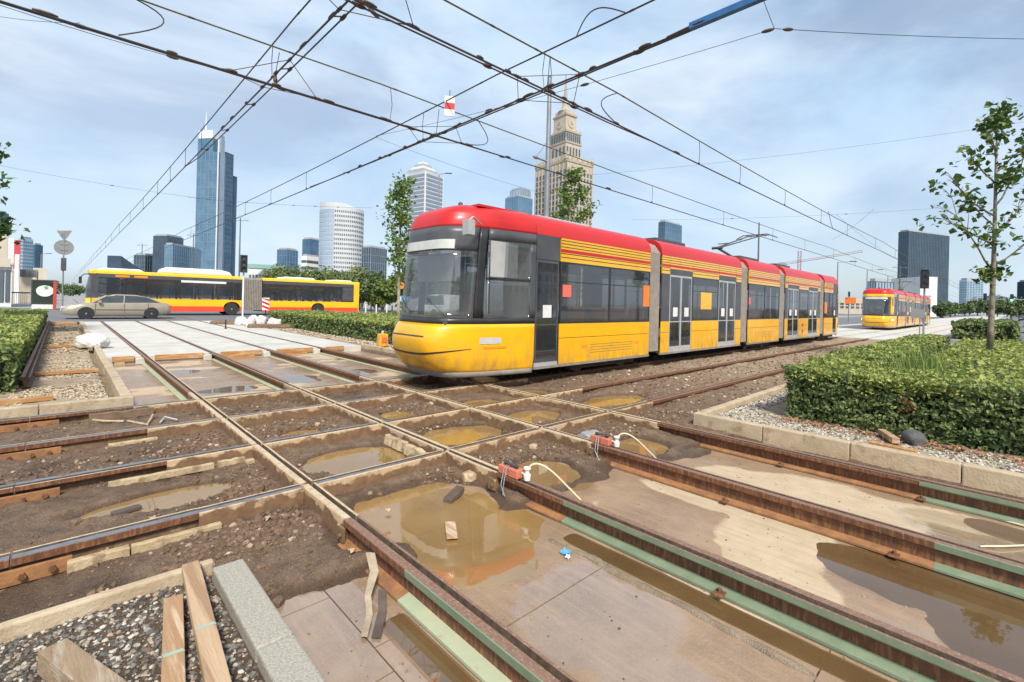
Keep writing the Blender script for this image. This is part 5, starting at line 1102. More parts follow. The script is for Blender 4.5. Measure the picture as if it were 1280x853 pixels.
def block(label, pl, pc, pr, ytop, D, wall, win, style='grid', nx=(8, 8), nz=12, phi=45, fx=.6, fz=.55, top=True, name='office_tower', z0=0, ground=True, wall2=None, cat='building'):
    o, u, v = frame2(pc, D, phi); wl = (pc-pl)*D/F_/math.cos(R(phi)); wr = (pr-pc)*D/F_/math.sin(R(phi)); zt = gd(pc, ytop, D).z
    t = thing(name, label, cat, tuple(o+u*wl/2+v*wr/2)); nu, nv = -v, -u
    m = MB(); quadprism(m, o, u, wl, v, wr, z0, zt); m.build('wall', wall, t)
    if style == 'grid':
        for (dr, w_, nn, k) in ((u, wl, nu, 0), (v, wr, nv, 1)):
            if nx[k]: m = MB(); facade(m, o, dr, w_, z0+2, zt-1.5, nx[k], nz, fx, fz, .12, nn); m.build('windows', win, t, kind='stuff')
    else:
        for (dr, w_, nn, k) in ((u, wl, nu, 0), (v, wr, nv, 1)):
            if nx[k]: m = MB(); bars(m, o, dr, w_, z0, zt, nx[k], nz, max(.12, D*.00035), .12, nn); m.build('mullions', win, t, kind='stuff')
        if wall2:
            m = MB(); q = o+nv*.06; m.obox(Vector((q.x, q.y, 0))+v*wr/2+Vector((0, 0, (z0+zt)/2)), v*wr/2*.998, u*.05, (0, 0, (zt-z0)/2)); m.build('glass_face', wall2, t)
    if top:
        m = MB(); quadprism(m, o, u, wl, v, wr, zt, zt+max(.8, D*.004), 0, max(.3, D*.002)); m.build('roof_plant', M_GRB, t)
    return t, o, u, v, wl, wr, zt
# ---- blue glass skyscraper with stepped top and mast
D = 620; o, u, v = frame2(268, D, 42); sk = thing('skyscraper', 'tall blue glass skyscraper with stepped top and white lattice crown', 'building', tuple(o)); k_ = D/F_
Z = lambda y, px=268, D=620: gd(px, y, D).z
def skpart(nm, a, b, c, d2, y0, y1, mm, z0=None):   # a..b along u (left) , c..d2 along v (right), in metres
    m = MB(); q = o+u*a+v*c; quadprism(m, Vector((q.x, q.y, 0)), u, b-a, v, d2-c, z0 if z0 is not None else Z(y0), Z(y1)); return m.build(nm, mm, sk)
wl = (268-246)*k_/math.cos(R(42)); wr = (296-276)*k_/math.sin(R(42))
skpart('glass_slab', 0, wl, 0, wr*.42, 0, 190, M_BGL, 0); skpart('glass_slab', 0, wl, wr*.421, wr*.85, 0, 186, M_BGL2, 0); skpart('glass_slab', wl*.1, wl*.9, wr*.851, wr*1.2, 0, 212, M_BGL2, 0)
skpart('glass_crown', wl*.25, wl, .4, wr*.3, 190, 172, M_BGL); skpart('lattice_crown', wl*.3, wl*.98, .6, wr*.28, 172, 162, M_LATT); skpart('core_shaft', -1.2, .6, wr*.12, wr*.30, 0, 168, M_MULL, 0)
for a in (0, .14, .30):
    m = MB(); q = o+v*(wr*a)-u*.5; m.obox(Vector((q.x, q.y, Z(172)/2)), v*.55, u*.6, (0, 0, Z(172)/2)); m.build('vertical_fin', M_LATT, sk)
for k, a in enumerate((.5, .7)):
    m = MB(); q = o+v*(wr*(.32+.1*k))+u*2; m.obox(Vector((q.x, q.y, (Z(190)+Z(170))/2)), v*.4, u*.4, (0, 0, (Z(170)-Z(190))/2)); m.build('roof_frame', M_LATT, sk)
m = MB(); q = o+u*wl*.75+v*wr*.15; m.tube([(q.x, q.y, Z(160)), (q.x, q.y, Z(147)), (q.x, q.y, Z(136))], [1.0, .6, .2], 6); m.build('mast', M_LATT, sk)
m = MB(); bars(m, o, u, wl, 0, Z(190), 5, 16, .35, .35, -v); m.build('mullions', M_MULL, sk, kind='stuff')
m = MB(); bars(m, o, v, wr*.42, 0, Z(190), 3, 16, .35, .35, -u); m.build('mullions', M_MULL, sk, kind='stuff')
m = MB(); bars(m, o+v*wr*.42, v, wr*.43, 0, Z(186), 5, 30, .3, .35, -u); bars(m, o+v*wr*.851+u*wl*.1, v, wr*.35, 0, Z(212), 4, 28, .3, .35, -u); m.build('mullions', M_MULLD, sk, kind='stuff')
# ---- dark blocks left of it
block('dark glass office block left of the blue skyscraper', 193, 207, 224, 295, 420, M_DGL, M_MULLD, 'glass', (4, 6), 14)
block('lower gridded blue office block before the dark block', 206, 214, 246, 306, 380, M_BGL, M_MULL, 'glass', (3, 14), 12, phi=30)
block('small bluish office block behind the bus front', 169, 180, 192, 319, 420, M_DGL, M_MULL, 'glass', (4, 5), 8)
block('narrow blue tower beyond the shop row', 37, 42, 49, 306, 500, M_BGL2, M_MULLD, 'glass', (3, 4), 16)
block('pale glass tower beyond the shop row', 23, 27, 36, 298, 420, M_PGL, M_BGL, 'grid', (3, 5), 14)
block('dark slab tower at the left edge above the shops', -30, -12, 2, 264, 300, M_BGL2, M_MULLD, 'glass', (6, 5), 18)
# ---- rounded white tower
D = 300; o_ = gd(425, 380, D); o_.z = 0; k_ = D/F_; tw = thing('rounded_tower', 'rounded white office tower with rows of dark square windows', 'building', tuple(o_)); zt = gd(425, 256, D).z; zb = 0
ry = ray(425, 380); ry.z = 0; ry.normalize(); rt = Vector((ry.y, -ry.x, 0)); hw = 26*k_
pl_ = []
for k in range(-12, 13):
    s = k/12; x = hw*s; yv = 5*(1-abs(s)**3.5) if s > -.35 else 5*(1-abs(s)**3.0); pl_.append(o_+rt*x-ry*yv*1.7)
m = MB(); n_ = len(pl_); vs_ = [(p.x, p.y, 0) for p in pl_]+[(p.x, p.y, zt+((-1.8 if i > 14 else 0)-(i/n_)*1.2)) for i, p in enumerate(pl_)]
b1, b2 = pl_[0]+ry*16, pl_[-1]+ry*16; vs_ += [(b1.x, b1.y, 0), (b2.x, b2.y, 0), (b1.x, b1.y, zt), (b2.x, b2.y, zt-3)]
fs_ = [(i, i+1, n_+i+1, n_+i) for i in range(n_-1)]+[(2*n_, 0, n_, 2*n_+2), (n_-1, 2*n_+1, 2*n_+3, 2*n_-1), tuple(range(n_, 2*n_))+(2*n_+3, 2*n_+2)]
m.add(vs_, fs_); m.build('wall', M_WHB2, tw)
m = MB(); mg = MB()
for i in range(n_-1):
    a, b = pl_[i], pl_[i+1]; d2 = (b-a); nrm = Vector((d2.y, -d2.x, 0)).normalized()
    for f in range(19):
        z = 2+(zt-6)*f/19
        tgt = m if i > 7 else mg; fw_ = .27 if i > 7 else .47; c = (a+b)/2+nrm*.05
        tgt.obox(Vector((c.x, c.y, z+1.2)), d2*fw_, nrm*.1, (0, 0, .62 if i > 7 else 1.15))
m.build('windows', M_WIN, tw, kind='stuff'); mg.build('glass_bands', M_PGL, tw, kind='stuff')
block('dark glass office block beside the young tree', 451, 462, 482, 309, 260, M_DGL, M_GRB, 'glass', (4, 8), 7)
block('white low office block with pale bands behind the trees', 376, 382, 401, 320, 300, M_WHB, M_WIN, 'grid', (3, 8), 6, fx=.9, fz=.4)
block('small dark blue tower behind the white low block', 377, 386, 398, 299, 560, M_BGL2, M_MULLD, 'glass', (3, 4), 10)
block('blue glass block with slanted top behind the trees', 346, 357, 370, 312, 480, M_BGL2, M_MULL, 'glass', (4, 4), 8)
block('low white hall with green roof edge behind the bus', 312, 330, 352, 336, 200, M_WHB, M_WIN, 'grid', (5, 6), 2, top=False)
q = gd(334, 336, 196); m = MB(); m.obox((q.x, q.y, q.z+.6), rt*7, ry*4, (0, 0, .8)); m.build('hall_roof', M_TEAL, label='green metal roof edge above the low white hall', cat='roof', org=(q.x, q.y, q.z))
# wedge-shaped glass canopy behind the bus
o, u, v = frame2(150, 110, 35); t = thing('wedge_canopy', 'dark slanted wedge roof behind the front of the bus', 'building', tuple(o)); za, zb_ = gd(148, 320, 110).z, gd(170, 336, 110).z
e = o+v*7.0; m = MB(); m.add([(o.x, o.y, 0), (e.x, e.y, 0), (e.x, e.y, zb_), (o.x, o.y, za)]+[tuple(Vector(p)+u*3) for p in ((o.x, o.y, 0), (e.x, e.y, 0), (e.x, e.y, zb_), (o.x, o.y, za))], [(0,1,2,3),(4,5,6,7),(0,1,5,4),(1,2,6,5),(2,3,7,6),(3,0,4,7)]); m.build('shell', M_DGL, t)
m = MB(); bars(m, o, v, 7.0, 0, zb_, 6, 3, .12, .08, -u); m.build('mullions', M_MULL, t, kind='stuff')
# ---- striped tower with stepped pointed top
D = 480; k_ = D/F_; t, o, u, v, wl, wr, zt = block('striped white and grey hotel tower with stepped pointed top', 504, 528, 551, 213, D, M_WHB2, M_PGL, 'none', (0, 0), 1, top=False, name='hotel_tower')
for dr, w_, nn in ((u, wl, -v), (v, wr, -u)):
    m = MB(); nz = 30
    for k in range(nz):
        c = o+dr*w_/2; m.obox(Vector((c.x, c.y, 2+(zt-4)*(k+.5)/nz)), dr*w_*.485, nn*.25, (0, 0, (zt-4)/nz*.31))
    m.build('window_bands', M_BANDG, t, kind='stuff')
    m = MB(); 
    for q in (.02, .98):
        c = o+dr*w_*q; m.obox(Vector((c.x, c.y, zt/2)), dr*.35, nn*.3, (0, 0, zt/2-1))
    m.build('vertical_ribs', M_WHB, t, kind='stuff')
cc = o+u*wl*.5+v*wr*.5
for k, (s, y0, y1) in enumerate(((.42, 213, 208), (.33, 208, 204), (.24, 204, 200), (.13, 200, 196.5))):
    m = MB(); m.obox(Vector((cc.x, cc.y, (gd(520, y0, D).z+gd(520, y1, D).z)/2))+u*wl*.12, u*wl*s, v*wr*s, (0, 0, (gd(520, y1, D).z-gd(520, y0, D).z)/2)); m.build('stepped_crown', M_WHB if k % 2 else M_GRB, t)
block('blue glass block left of the stone tower', 628, 645, 663, 245, 420, M_BGL, M_MULL, 'glass', (6, 6), 10); block('pale glass upper block behind the blue block', 634, 648, 660, 236, 450, M_PGL, M_MULLD, 'glass', (4, 4), 14)
block('blue glass tower above the middle of the tram roof', 821, 829, 850, 277, 480, M_BGL2, M_MULL, 'glass', (4, 8), 16, phi=30)
# ---- stone palace tower
D = 440; o, u, v = frame2(704, D, 47); k_ = D/F_; pal = thing('stone_tower', 'tall ornate sandstone tower with clock and spire', 'building', tuple(o)); Zp = lambda y: gd(703, y, D).z
wl = (704-663)*k_/math.cos(R(47)); wr = (738-704)*k_/math.sin(R(47)); S = (wl+wr)/2
def tier(nm, hw_, y0, y1, mm=M_STONE, z0=None, cut=0):
    c = o+u*wl*.5+v*wr*.5; m = MB(); za = z0 if z0 is not None else Zp(y0); m.obox(Vector((c.x, c.y, (za+Zp(y1))/2)), u*(wl*hw_), v*(wr*hw_), (0, 0, (Zp(y1)-za)/2)); return m.build(nm, mm, pal), c
c = o+u*wl*.5+v*wr*.5
tier('main_shaft', .5, 0, 200, M_STONE, 0); tier('cornice', .515, 201, 198, M_STONED); tier('attic', .48, 198, 192)
m = MB()
for dr, w_, nn, cols in ((u, wl, -v, 9), (v, wr, -u, 8)):
    for i in range(cols):
        a = o+dr*(w_*(i+.5)/cols)
        for f in range(22):
            za = 6+(Zp(203)-10)*f/22; m.obox(Vector((a.x, a.y, za+2.0))+nn*.05, dr*(w_/cols*.22), nn*.25, (0, 0, (Zp(203)-10)/22*.34))
m.build('windows', M_WIN, pal, kind='stuff')
m = MB()
for dr, w_, nn, cols in ((u, wl, -v, 9), (v, wr, -u, 8)):
    for i in range(cols+1):
        a = o+dr*(w_*i/cols); m.obox(Vector((a.x, a.y, Zp(202)/2))+nn*.1, dr*.55, nn*.45, (0, 0, Zp(202)/2))
m.build('pilasters', M_STONE, pal, kind='stuff')
for dr, w_, nn in ((u, wl, -v), (v, wr, -u)):
    m = MB()
    for y in (232, 262): a = o+dr*w_/2; m.obox(Vector((a.x, a.y, Zp(y)))+nn*.2, dr*w_/2, nn*.5, (0, 0, .5))
    m.build('string_course', M_STONED, pal)
for a_ in (0.02, .22, .42, .62, .82, .98):
    for dr, w_ in ((u, wl), (v, wr)):
        b = o+dr*w_*a_; big = a_ in (.02, .98); m = MB(); m.lathe([(1.5 if big else .8, Zp(198)), (1.5 if big else .8, Zp(194 if big else 195.5)), (.5, Zp(191 if big else 193.5)), (.1, Zp(188 if big else 192))], (b.x, b.y, 0), 8); m.build('pinnacle', M_STONED, pal)
tier('second_tier', .29, 193, 172); tier('second_cornice', .305, 172, 170, M_STONED); tier('gallery', .28, 170, 158, M_STONE); tier('gallery_cornice', .30, 158, 155.5, M_STONED); tier('clock_tier', .20, 155.5, 134); tier('clock_cornice', .22, 134, 131.5, M_STONED); tier('upper_tier', .175, 131.5, 126, M_STONE)
m = MB()
for dr, ot, w_, nn in ((u, v, wl, -v), (v, u, wr, -u)):
    w2 = wr if dr is u else wl
    for i in range(7):
        a = c+dr*(w_*.28*2*((i+.5)/7-.5))+nn*(w2*.28+.1); m.obox(Vector((a.x, a.y, (Zp(168.5)+Zp(160))/2)), dr*(w_*.027), nn*.3, (0, 0, (Zp(160)-Zp(168.5))/2))
    for i in range(5):
        a = c+dr*(w_*.29*2*((i+.5)/5-.5))+nn*(w2*.29+.1); m.obox(Vector((a.x, a.y, (Zp(189)+Zp(177))/2)), dr*(w_*.026), nn*.3, (0, 0, (Zp(177)-Zp(189))/2))
m.build('windows', M_WIN, pal, kind='stuff')
for dr, w_, w2, nn in ((u, wl, wr, -v), (v, wr, wl, -u)):
    a = c+nn*(w2*.20+.15); zc = (Zp(150)+Zp(139))/2; rr_ = (Zp(139)-Zp(150))/2*.9; m = MB(); n = 24
    ring = [Vector((a.x, a.y, zc))+dr*math.cos(2*math.pi*k/n)*rr_+Vector((0, 0, math.sin(2*math.pi*k/n)*rr_)) for k in range(n)]; m.add(ring+[p+nn*.4 for p in ring], [tuple(range(n))[::-1], tuple(range(n, 2*n))]+[(k, (k+1) % n, n+(k+1) % n, n+k) for k in range(n)]); cf = m.build('clock_face', M_STONE, pal)
    m = MB(); cz = Vector((a.x, a.y, zc))+nn*.5; m.obox(cz+Vector((0, 0, rr_*.35)), dr*.18, nn*.1, (0, 0, rr_*.38)); m.obox(cz+dr*rr_*.25, dr*rr_*.28, nn*.1, (0, 0, .2)); m.build('clock_hands', M_BLACK, cf)
for a_, b_2 in ((-1, -1), (1, -1), (-1, 1), (1, 1)):
    for hw_, y0, y1, rad in ((.285, 170, 164, 1.0), (.205, 155.5, 150, .8), (.27, 158, 151, .7)):
        b = c+u*(wl*hw_*a_)+v*(wr*hw_*b_2); m = MB(); m.lathe([(rad, Zp(y0)), (rad*.8, Zp((y0+y1)/2)), (.15, Zp(y1))], (b.x, b.y, 0), 8); m.build('pinnacle', M_STONED, pal)
S2 = wl*.17
m = MB(); m.lathe([(S2*1.0, Zp(126)), (S2*.85, Zp(124)), (S2*.55, Zp(121)), (S2*.42, Zp(117)), (S2*.40, Zp(113)), (S2*.26, Zp(111)), (S2*.24, Zp(105)), (S2*.19, Zp(98)), (S2*.14, Zp(90)), (.45, Zp(74))], (c.x, c.y, 0), 12); m.build('spire', M_STONED, pal, smooth='auto')
# ---- right-hand side
block('dark glass slab tower behind the waiting tram', 1124, 1134, 1175, 289, 260, M_DGL, M_MULLD, 'glass', (5, 26), 30, phi=28)
block('white commercial block before the dark slab tower', 1110, 1150, 1166, 346, 150, M_WHB, M_GRB, 'grid', (1, 1), 1, phi=55, fx=.3, fz=.05, top=False)
block('low glass pavilion behind the waiting tram', 1086, 1094, 1112, 352, 120, M_PGL, M_MULLD, 'glass', (3, 6), 3, phi=30)
block('pale glass tower beyond the far trees', 1201, 1208, 1223, 350, 480, M_PGL, M_BGL, 'grid', (4, 6), 18)
block('small blue office block above the far trees', 1236, 1242, 1250, 370, 520, M_BGL, M_MULL, 'glass', (3, 4), 6)
block('dark office block at the right edge beyond the avenue', 1277, 1290, 1330, 352, 240, M_DGL, M_MULLD, 'glass', (4, 8), 10)
block('long low pale building beyond the far carriageway', 1000, 1020, 1110, 371, 170, M_BEIGE, M_WIN, 'grid', (4, 14), 2, phi=25, top=False)
# tower crane
o = gd(998, 380, 330); t = thing('tower_crane', 'tower crane with long boom behind the tail of the tram', 'crane', (o.x, o.y, 0)); ca, cb = gd(978, 331, 330), gd(1078, 315, 330); zc = gd(999, 327, 330).z
ry = ray(998, 380); ry.z = 0; ry.normalize(); rt = Vector((ry.y, -ry.x, 0))
M_CRANE = bmat('crane_red', (.35, .05, .05), (.28, .05, .05), .5); M_CRGREY = bmat('crane_grey', (.30, .30, .32), (.26, .26, .28), .5)
m = MB()
for s in (-1, 1):
    for s2 in (-1, 1): p_ = o+rt*s*.9+ry*s2*.9; m.tube([(p_.x, p_.y, 0), (p_.x, p_.y, gd(999, 314, 330).z)], .22, 5)
for k in range(24):
    z = k*gd(999, 314, 330).z/24; a = o-rt*.9; b = o+rt*.9; m.tube([(a.x, a.y, z), (b.x, b.y, z+1.6)], .12, 4)
m.build('mast', M_CRANE, t)
m = MB(); m.tube([ca, cb], .45, 6); up_ = Vector((0, 0, 2.0)); m.tube([ca+up_*.6, cb+up_*.6], .2, 5)
for k in range(26): m.tube([ca.lerp(cb, k/26), ca.lerp(cb, (k+.5)/26)+up_*.6, ca.lerp(cb, (k+1)/26)], .14, 4)
m.build('boom', M_CRGREY, t)
m = MB(); m.obox(ca, rt*2.4, ry*1, (0, 0, 1.6)); m.build('counterweight', M_CRGREY, t, bevel=.2)
# ---- street front behind the viewer (seen only as reflections)
for k, (x0, x1, h_, lab) in enumerate(((-40, -8, 17, 'pale street block behind the viewpoint, left of the glass one'), (-6, 18, 24, 'dark glass street block behind the viewpoint'), (20, 52, 15, 'beige street block behind the viewpoint'), (54, 90, 21, 'grey street block behind the viewpoint by the avenue'))):
    yy = -62; t = thing('street_block', lab, 'building', ((x0+x1)/2, yy-8, 0)); m = MB(); m.box(x0, x1, yy-16, yy, -.03, h_); m.build('wall', (M_STONED, M_DGL, M_BEIGE, M_GRB)[k], t); m = MB(); facade(m, Vector((x0, yy, 0)), Vector((1, 0, 0)), x1-x0, 3, h_-1, int((x1-x0)/3), int(h_/3.4), .55, .5, .12, Vector((0, 1, 0))); m.build('windows', M_WIN, t, kind='stuff')
# ---- shop row at the left edge
sh = thing('shop_row', 'low shop row with pale fronts and a flat canopy at the left edge', 'building', tuple(gd(20, 380, 48)))
def sbox(nm, pa, pb, ya, yb_, D, dep, mm, par=sh):
    a, b = gd(pa, 380, D), gd(pb, 380, D); a.z = b.z = 0; z0, z1 = max(-.02, gd(pa, yb_, D).z), gd(pa, ya, D).z; ry_ = ray((pa+pb)/2, 380); ry_.z = 0; ry_.normalize(); m = MB(); c_ = (a+b)/2+ry_*dep/2; m.obox((c_.x, c_.y, (z0+z1)/2), (b-a)/2, ry_*dep/2, (0, 0, (z1-z0)/2)); return m.build(nm, mm, par, bevel=.02)
sbox('front_wall', -40, 14, 332, 400, 44, 5, M_WHB); sbox('upper_storey', -40, 8, 291, 331.5, 44.3, 5, M_BEIGE); sbox('signboard', -40, 12, 322, 333, 43.6, .3, M_BEIGE); sbox('upper_storey', 8.2, 16, 298, 331, 50, 5, M_WHB)
for pa, pb in ((-30, -18), (-16, -4), (-2, 4), (6, 11.5)): w_ = sbox('shop_window', pa, pb, 338, 378, 43.9, .12, M_WIN)
sbox('back_wall', 14.2, 40, 338, 400, 60, 5, M_STONED); sbox('flat_canopy', 24, 46, 337, 346, 56, 3, M_AWN); sbox('red_shop_sign', 15, 24, 300, 336, 58, 1, M_REDST); sbox('white_column', 17, 23, 318, 398, 55, .6, M_WHB); sbox('side_wall', 40.2, 58, 335, 400, 75, 5, M_BEIGE)
sbox('pier', 45, 47, 336, 398, 57, .5, M_BEIGE)
for k in range(8): sbox('railing_bar', 15+2.6*k, 15.5+2.6*k, 366, 381, 46, .05, M_BLACK)
sbox('railing_rail', 14, 38, 365, 366.5, 46, .05, M_BLACK)
# ================================================================ KERBS, SLABS, LOOSE THINGS
# new concrete roadbed (each strip a slab) with timber formwork at its near end
rb = thing('concrete_roadbed', None, None, (4, 25, -.2)); tag(rb, kind='structure')
e1 = .088; strips = [(.80, AX[0]-e1), (AX[0]+.052, AX[1]-.052), (AX[1]+e1, AX[2]-e1), (AX[2]+.052, AX[3]-.052), (AX[3]+e1, 7.32)]
for i, (x0, x1) in enumerate(strips):
    for y0, y1 in ((15.06, 24.2), (24.215, 33.55)):
        m = MB(); m.box(x0, x1, y0, y1, -.28, -.006-.0007*i); m.build('concrete_panel', M_CONC, rb, bevel=.006)
    m = MB(); a, b = x0+(.02 if i else .0), x1-(.03 if i < 4 else .5); w_ = b-a
    mids = {0: 'outermost one by the pale kerb', 1: 'between the first two long rails', 2: 'between the two pairs of long rails', 3: 'inside the second pair of long rails', 4: 'short one by the brown kerb'}[i]
    t = thing('formwork_board', 'formwork board edging the fresh concrete, '+mids, 'board', (x0, 15, -.19), 'formwork boards')
    m = MB(); m.box(a+.10, b-.12, 15.015, 15.055, -.12, .012); m.build('board', M_WOOD, t, bevel=.004)
    if i in (0, 2, 3):
        m = MB(); m.box(a+.14, b-.3, 14.99, 15.012, -.19, -.125); m.build('lower_batten', M_TANFILL if i == 0 else M_WOOD, t, bevel=.004)
for i, xa in enumerate(AX):
    m = MB(); sgn = -1
    m.prism([(-.16, -.185), (.02, -.185), (.02, -.03), (-.10, -.03), (-.16, -.06)], 'y', 14.86, 15.01); m.v = [(v[0]+xa-.06, v[1], v[2]) for v in m.v]
    m.build('concrete_pier', M_LGREY if False else M_CONC, label=['white concrete block at the slab end under the rail next to the pale kerb', 'white concrete block at the slab end under the second long rail', 'white concrete block at the slab end under the third long rail', 'white concrete block at the slab end under the rail nearest the middle hedge'][i], cat='block', group='blocks at the slab end', org=(xa-.1, 14.93, -.185), bevel=.012)
def stone_run(label, p0, p1, w, z0, z1, ln, mm, up_side=1, name='kerb', gap=.008, jit=.006, bev=.012, cat='kerb'):
    P0, P1 = Vector(p0), Vector(p1); d = (P1-P0); L0 = d.length; d.normalize(); s = Vector((-d.y, d.x, 0)); t = thing(name, label, cat, (p0[0], p0[1], z0)); n = max(1, round(L0/ln)); r = random.Random(len(label))
    for k in range(n):
        a = P0+d*(L0*k/n+gap/2); b = P0+d*(L0*(k+1)/n-gap/2); o = s*(r.uniform(-jit, jit)); dz = r.uniform(-jit, jit); c = (a+b)/2+s*(w/2*up_side)+o
        m = MB(); m.obox((c.x, c.y, (z0+z1)/2+dz), (b-a)/2, s*(w/2), (0, 0, (z1-z0)/2)); m.build('kerb_stone', mm, t, bevel=bev)
    return t
KX = 6.62
stone_run('long concrete kerb between the tracks and the gravel before the right hedge', (KX, 3.14, 0), (KX, -7.2, 0), .13, -.28, .055, .98, M_KERB)
stone_run('pale concrete kerb turning along the tram side of the right hedge bed', (KX+.14, 3.02, 0), (16.8, 3.02, 0), .12, -.28, .06, 1.0, M_KERB)
stone_run('concrete kerb facing the cross rails at the corner of the gravel bed', (.80, 8.92, 0), (-5.2, 8.92, 0), .13, -.26, .05, 1.0, M_KERB, -1)
stone_run('pale kerb between the gravel bed and the dug-up long rails', (.66, 9.06, 0), (.66, 33.2, 0), .14, -.26, .04, 1.0, M_KERB, -1)
stone_run('brown kerb between the track slabs and the middle hedge', (7.34, 9.6, 0), (7.34, 15.3, 0), .13, -.28, .04, 1.0, M_KERB, -1)
stone_run('thin pale kerb edging the dark gravel corner with planks', (-2.9, 3.30, 0), (.70, 3.30, 0), .055, -.28, -.018, .92, M_KERB)
stone_run('wide speckled granite kerb slabs beside the dark gravel corner', (.665, 3.24, 0), (.665, -3.0, 0), .165, -.28, -.02, .93, M_KERBTOP)
stone_run('concrete kerb along the side road beyond the tall young tree', (28.6, 2.6, 0), (28.6, -40, 0), .14, -.28, .10, 1.0, M_KERB)
# loose gravel, clods, pebbles
ICO_V = []; ph = (1+5**.5)/2
for a in (-1, 1):
    for b in (-ph, ph): ICO_V += [(0, a, b), (a, b, 0), (b, 0, a)]
ICO_V = np.array(ICO_V)/math.hypot(1, ph)
from itertools import combinations
dm = np.linalg.norm(ICO_V[:, None]-ICO_V[None], axis=2); el = np.sort(dm[dm > .1])[0]*1.05; ICO_F = np.array([f for f in combinations(range(12), 3) if dm[f[0], f[1]] < el and dm[f[1], f[2]] < el and dm[f[0], f[2]] < el])
for k, f in enumerate(ICO_F):
    a, b, c = ICO_V[f]
    if np.dot(np.cross(b-a, c-a), a+b+c) < 0: ICO_F[k] = f[::-1]
def rocks(name, P, S, mats, seed, flat=.65, label=None, mi=None, parent=None):
    r = np.random.default_rng(seed); n = len(P); J = 1+.28*r.normal(size=(n, 12)).clip(-1.2, 1.2); V = ICO_V[None]*J[:, :, None]*S[:, None, None]; V[:, :, 2] *= flat; V[:, :, 0] *= r.uniform(.8, 1.4, n)[:, None]
    a = r.uniform(0, 6.28, n); ca, sa = np.cos(a)[:, None], np.sin(a)[:, None]; x, y = V[:, :, 0].copy(), V[:, :, 1].copy(); V[:, :, 0] = x*ca-y*sa; V[:, :, 1] = x*sa+y*ca; V += P[:, None]
    Fq = (ICO_F[None]+12*np.arange(n)[:, None, None]).reshape(-1, 3)
    return bigmesh(name, V.reshape(-1, 3), Fq, mats, None if mi is None else np.repeat(mi, 20), parent=parent, kind='stuff')
def rk(name, c, c2, isl=.30): return mat(name, c, .85, 0, col2=c2, scale=20, island=isl, hue=.006, bump=.2)
M_GRAVL = rk('pale_gravel', (.52, .47, .38), (.42, .37, .29)); M_GRAVD = rk('dark_gravel', (.085, .077, .065), (.15, .138, .118), .5); M_GRAVW = rk('white_gravel', (.47, .43, .355), (.37, .335, .27)); M_CLOD = rk('mud_clod', (.105, .063, .036), (.175, .11, .066), .3); M_PEB = rk('pebble', (.36, .285, .20), (.27, .20, .135)); M_GRAVY = rk('buff_gravel', (.50, .40, .26), (.38, .29, .18))
r_ = np.random.default_rng(31)
def zone(n, x0, x1, y0, y1, smin, smax, pw=2.0, sink=.3):
    x = r_.uniform(x0, x1, n); y = r_.uniform(y0, y1, n); s = smin+(smax-smin)*r_.random(n)**pw; return np.stack([x, y, Hd(x, y)+s*(.65-sink)*.8], 1), s
P, S = zone(9000, 6.78, 7.75, -4.2, 2.98, .008, .020); k = r_.random(len(P)); rocks('gravel', P, S, [M_GRAVL, M_GRAVW, M_GRAVD], 1, mi=np.where(k < .5, 0, np.where(k < .8, 1, 2)))
P, S = zone(2600, 7.7, 12.0, 2.66, 3.0, .009, .022); rocks('gravel', P, S, [M_GRAVL, M_GRAVD], 2, mi=(r_.random(len(P)) < .4).astype(int))
P, S = zone(13000, -1.2, .66, 1.5, 3.29, .004, .0135, 1.5); k = r_.random(len(P)); rocks('gravel', P, S, [M_GRAVD, M_GRAVW, M_PEB], 3, mi=np.where(k < .62, 0, np.where(k < .84, 1, 2)))
P, S = zone(11000, -.55, .54, 9.08, 17, .006, .020); kk = fbm(P[:, 0], P[:, 1], 1.7, 3) > -.12; P, S = P[kk], S[kk]; k = r_.random(len(P)); rocks('gravel', P, S, [M_GRAVY, M_GRAVL, M_CLOD], 4, mi=np.where(k < .5, 0, np.where(k < .75, 1, 2)))
P, S = zone(5000, -.55, .54, 17, 32, .012, .034); kk = fbm(P[:, 0], P[:, 1], 1.2, 3) > -.05; P, S = P[kk], S[kk]; rocks('gravel', P, S, [M_GRAVY, M_CLOD], 5, mi=(r_.random(len(P)) < .4).astype(int))
P, S = zone(6500, 7.5, 8.45, 9.8, 28, .012, .035); rocks('gravel', P, S, [M_GRAVL, M_GRAVY, M_CLOD], 6, mi=r_.integers(0, 3, len(P)))
# clods and pebbles in the pit: keep clear of water
P, S = zone(14000, -1.4, 7.3, 2.5, 9.1, .003, .018, 2.6); kp = (P[:, 2] > ZW+.008)&(fbm(P[:, 0], P[:, 1], 1.4, 3) > -.15); P, S = P[kp], S[kp]; rocks('mud_clods', P, S, [M_CLOD, M_PEB], 7, .8, mi=(r_.random(len(P)) < .07).astype(int))
cl = []
for cx, cy, sp, n in ((2.3, 6.5, .35, 500), (1.95, 6.75, .25, 300), (1.2, 4.8, .28, 700), (1.0, 3.75, .28, 600), (2.9, 3.95, .3, 400), (3.3, 3.8, .15, 250), (4.9, 4.6, .3, 300), (4.2, 6.6, .35, 600), (5.0, 7.6, .4, 500), (6.5, 3.7, .35, 500), (4.1, 3.75, .3, 350), (1.3, 6.4, .3, 500), (5.6, 3.75, .4, 500), (3.7, 5.35, .3, 300), (2.2, 8.0, .4, 350), (.2, 6.2, .5, 400))*2:
    x = r_.normal(cx, sp, n); y = r_.normal(cy, sp*.6, n); s = .004+.022*r_.random(n)**3; cl.append(np.stack([x, y, Hd(x, y)+s*.12, s], 1))
cl = np.vstack(cl); ok = np.ones(len(cl), bool)
for xa in AX: ok &= np.abs(cl[:, 0]-xa) > .12
for yb in BY: ok &= np.abs(cl[:, 1]-yb) > .12
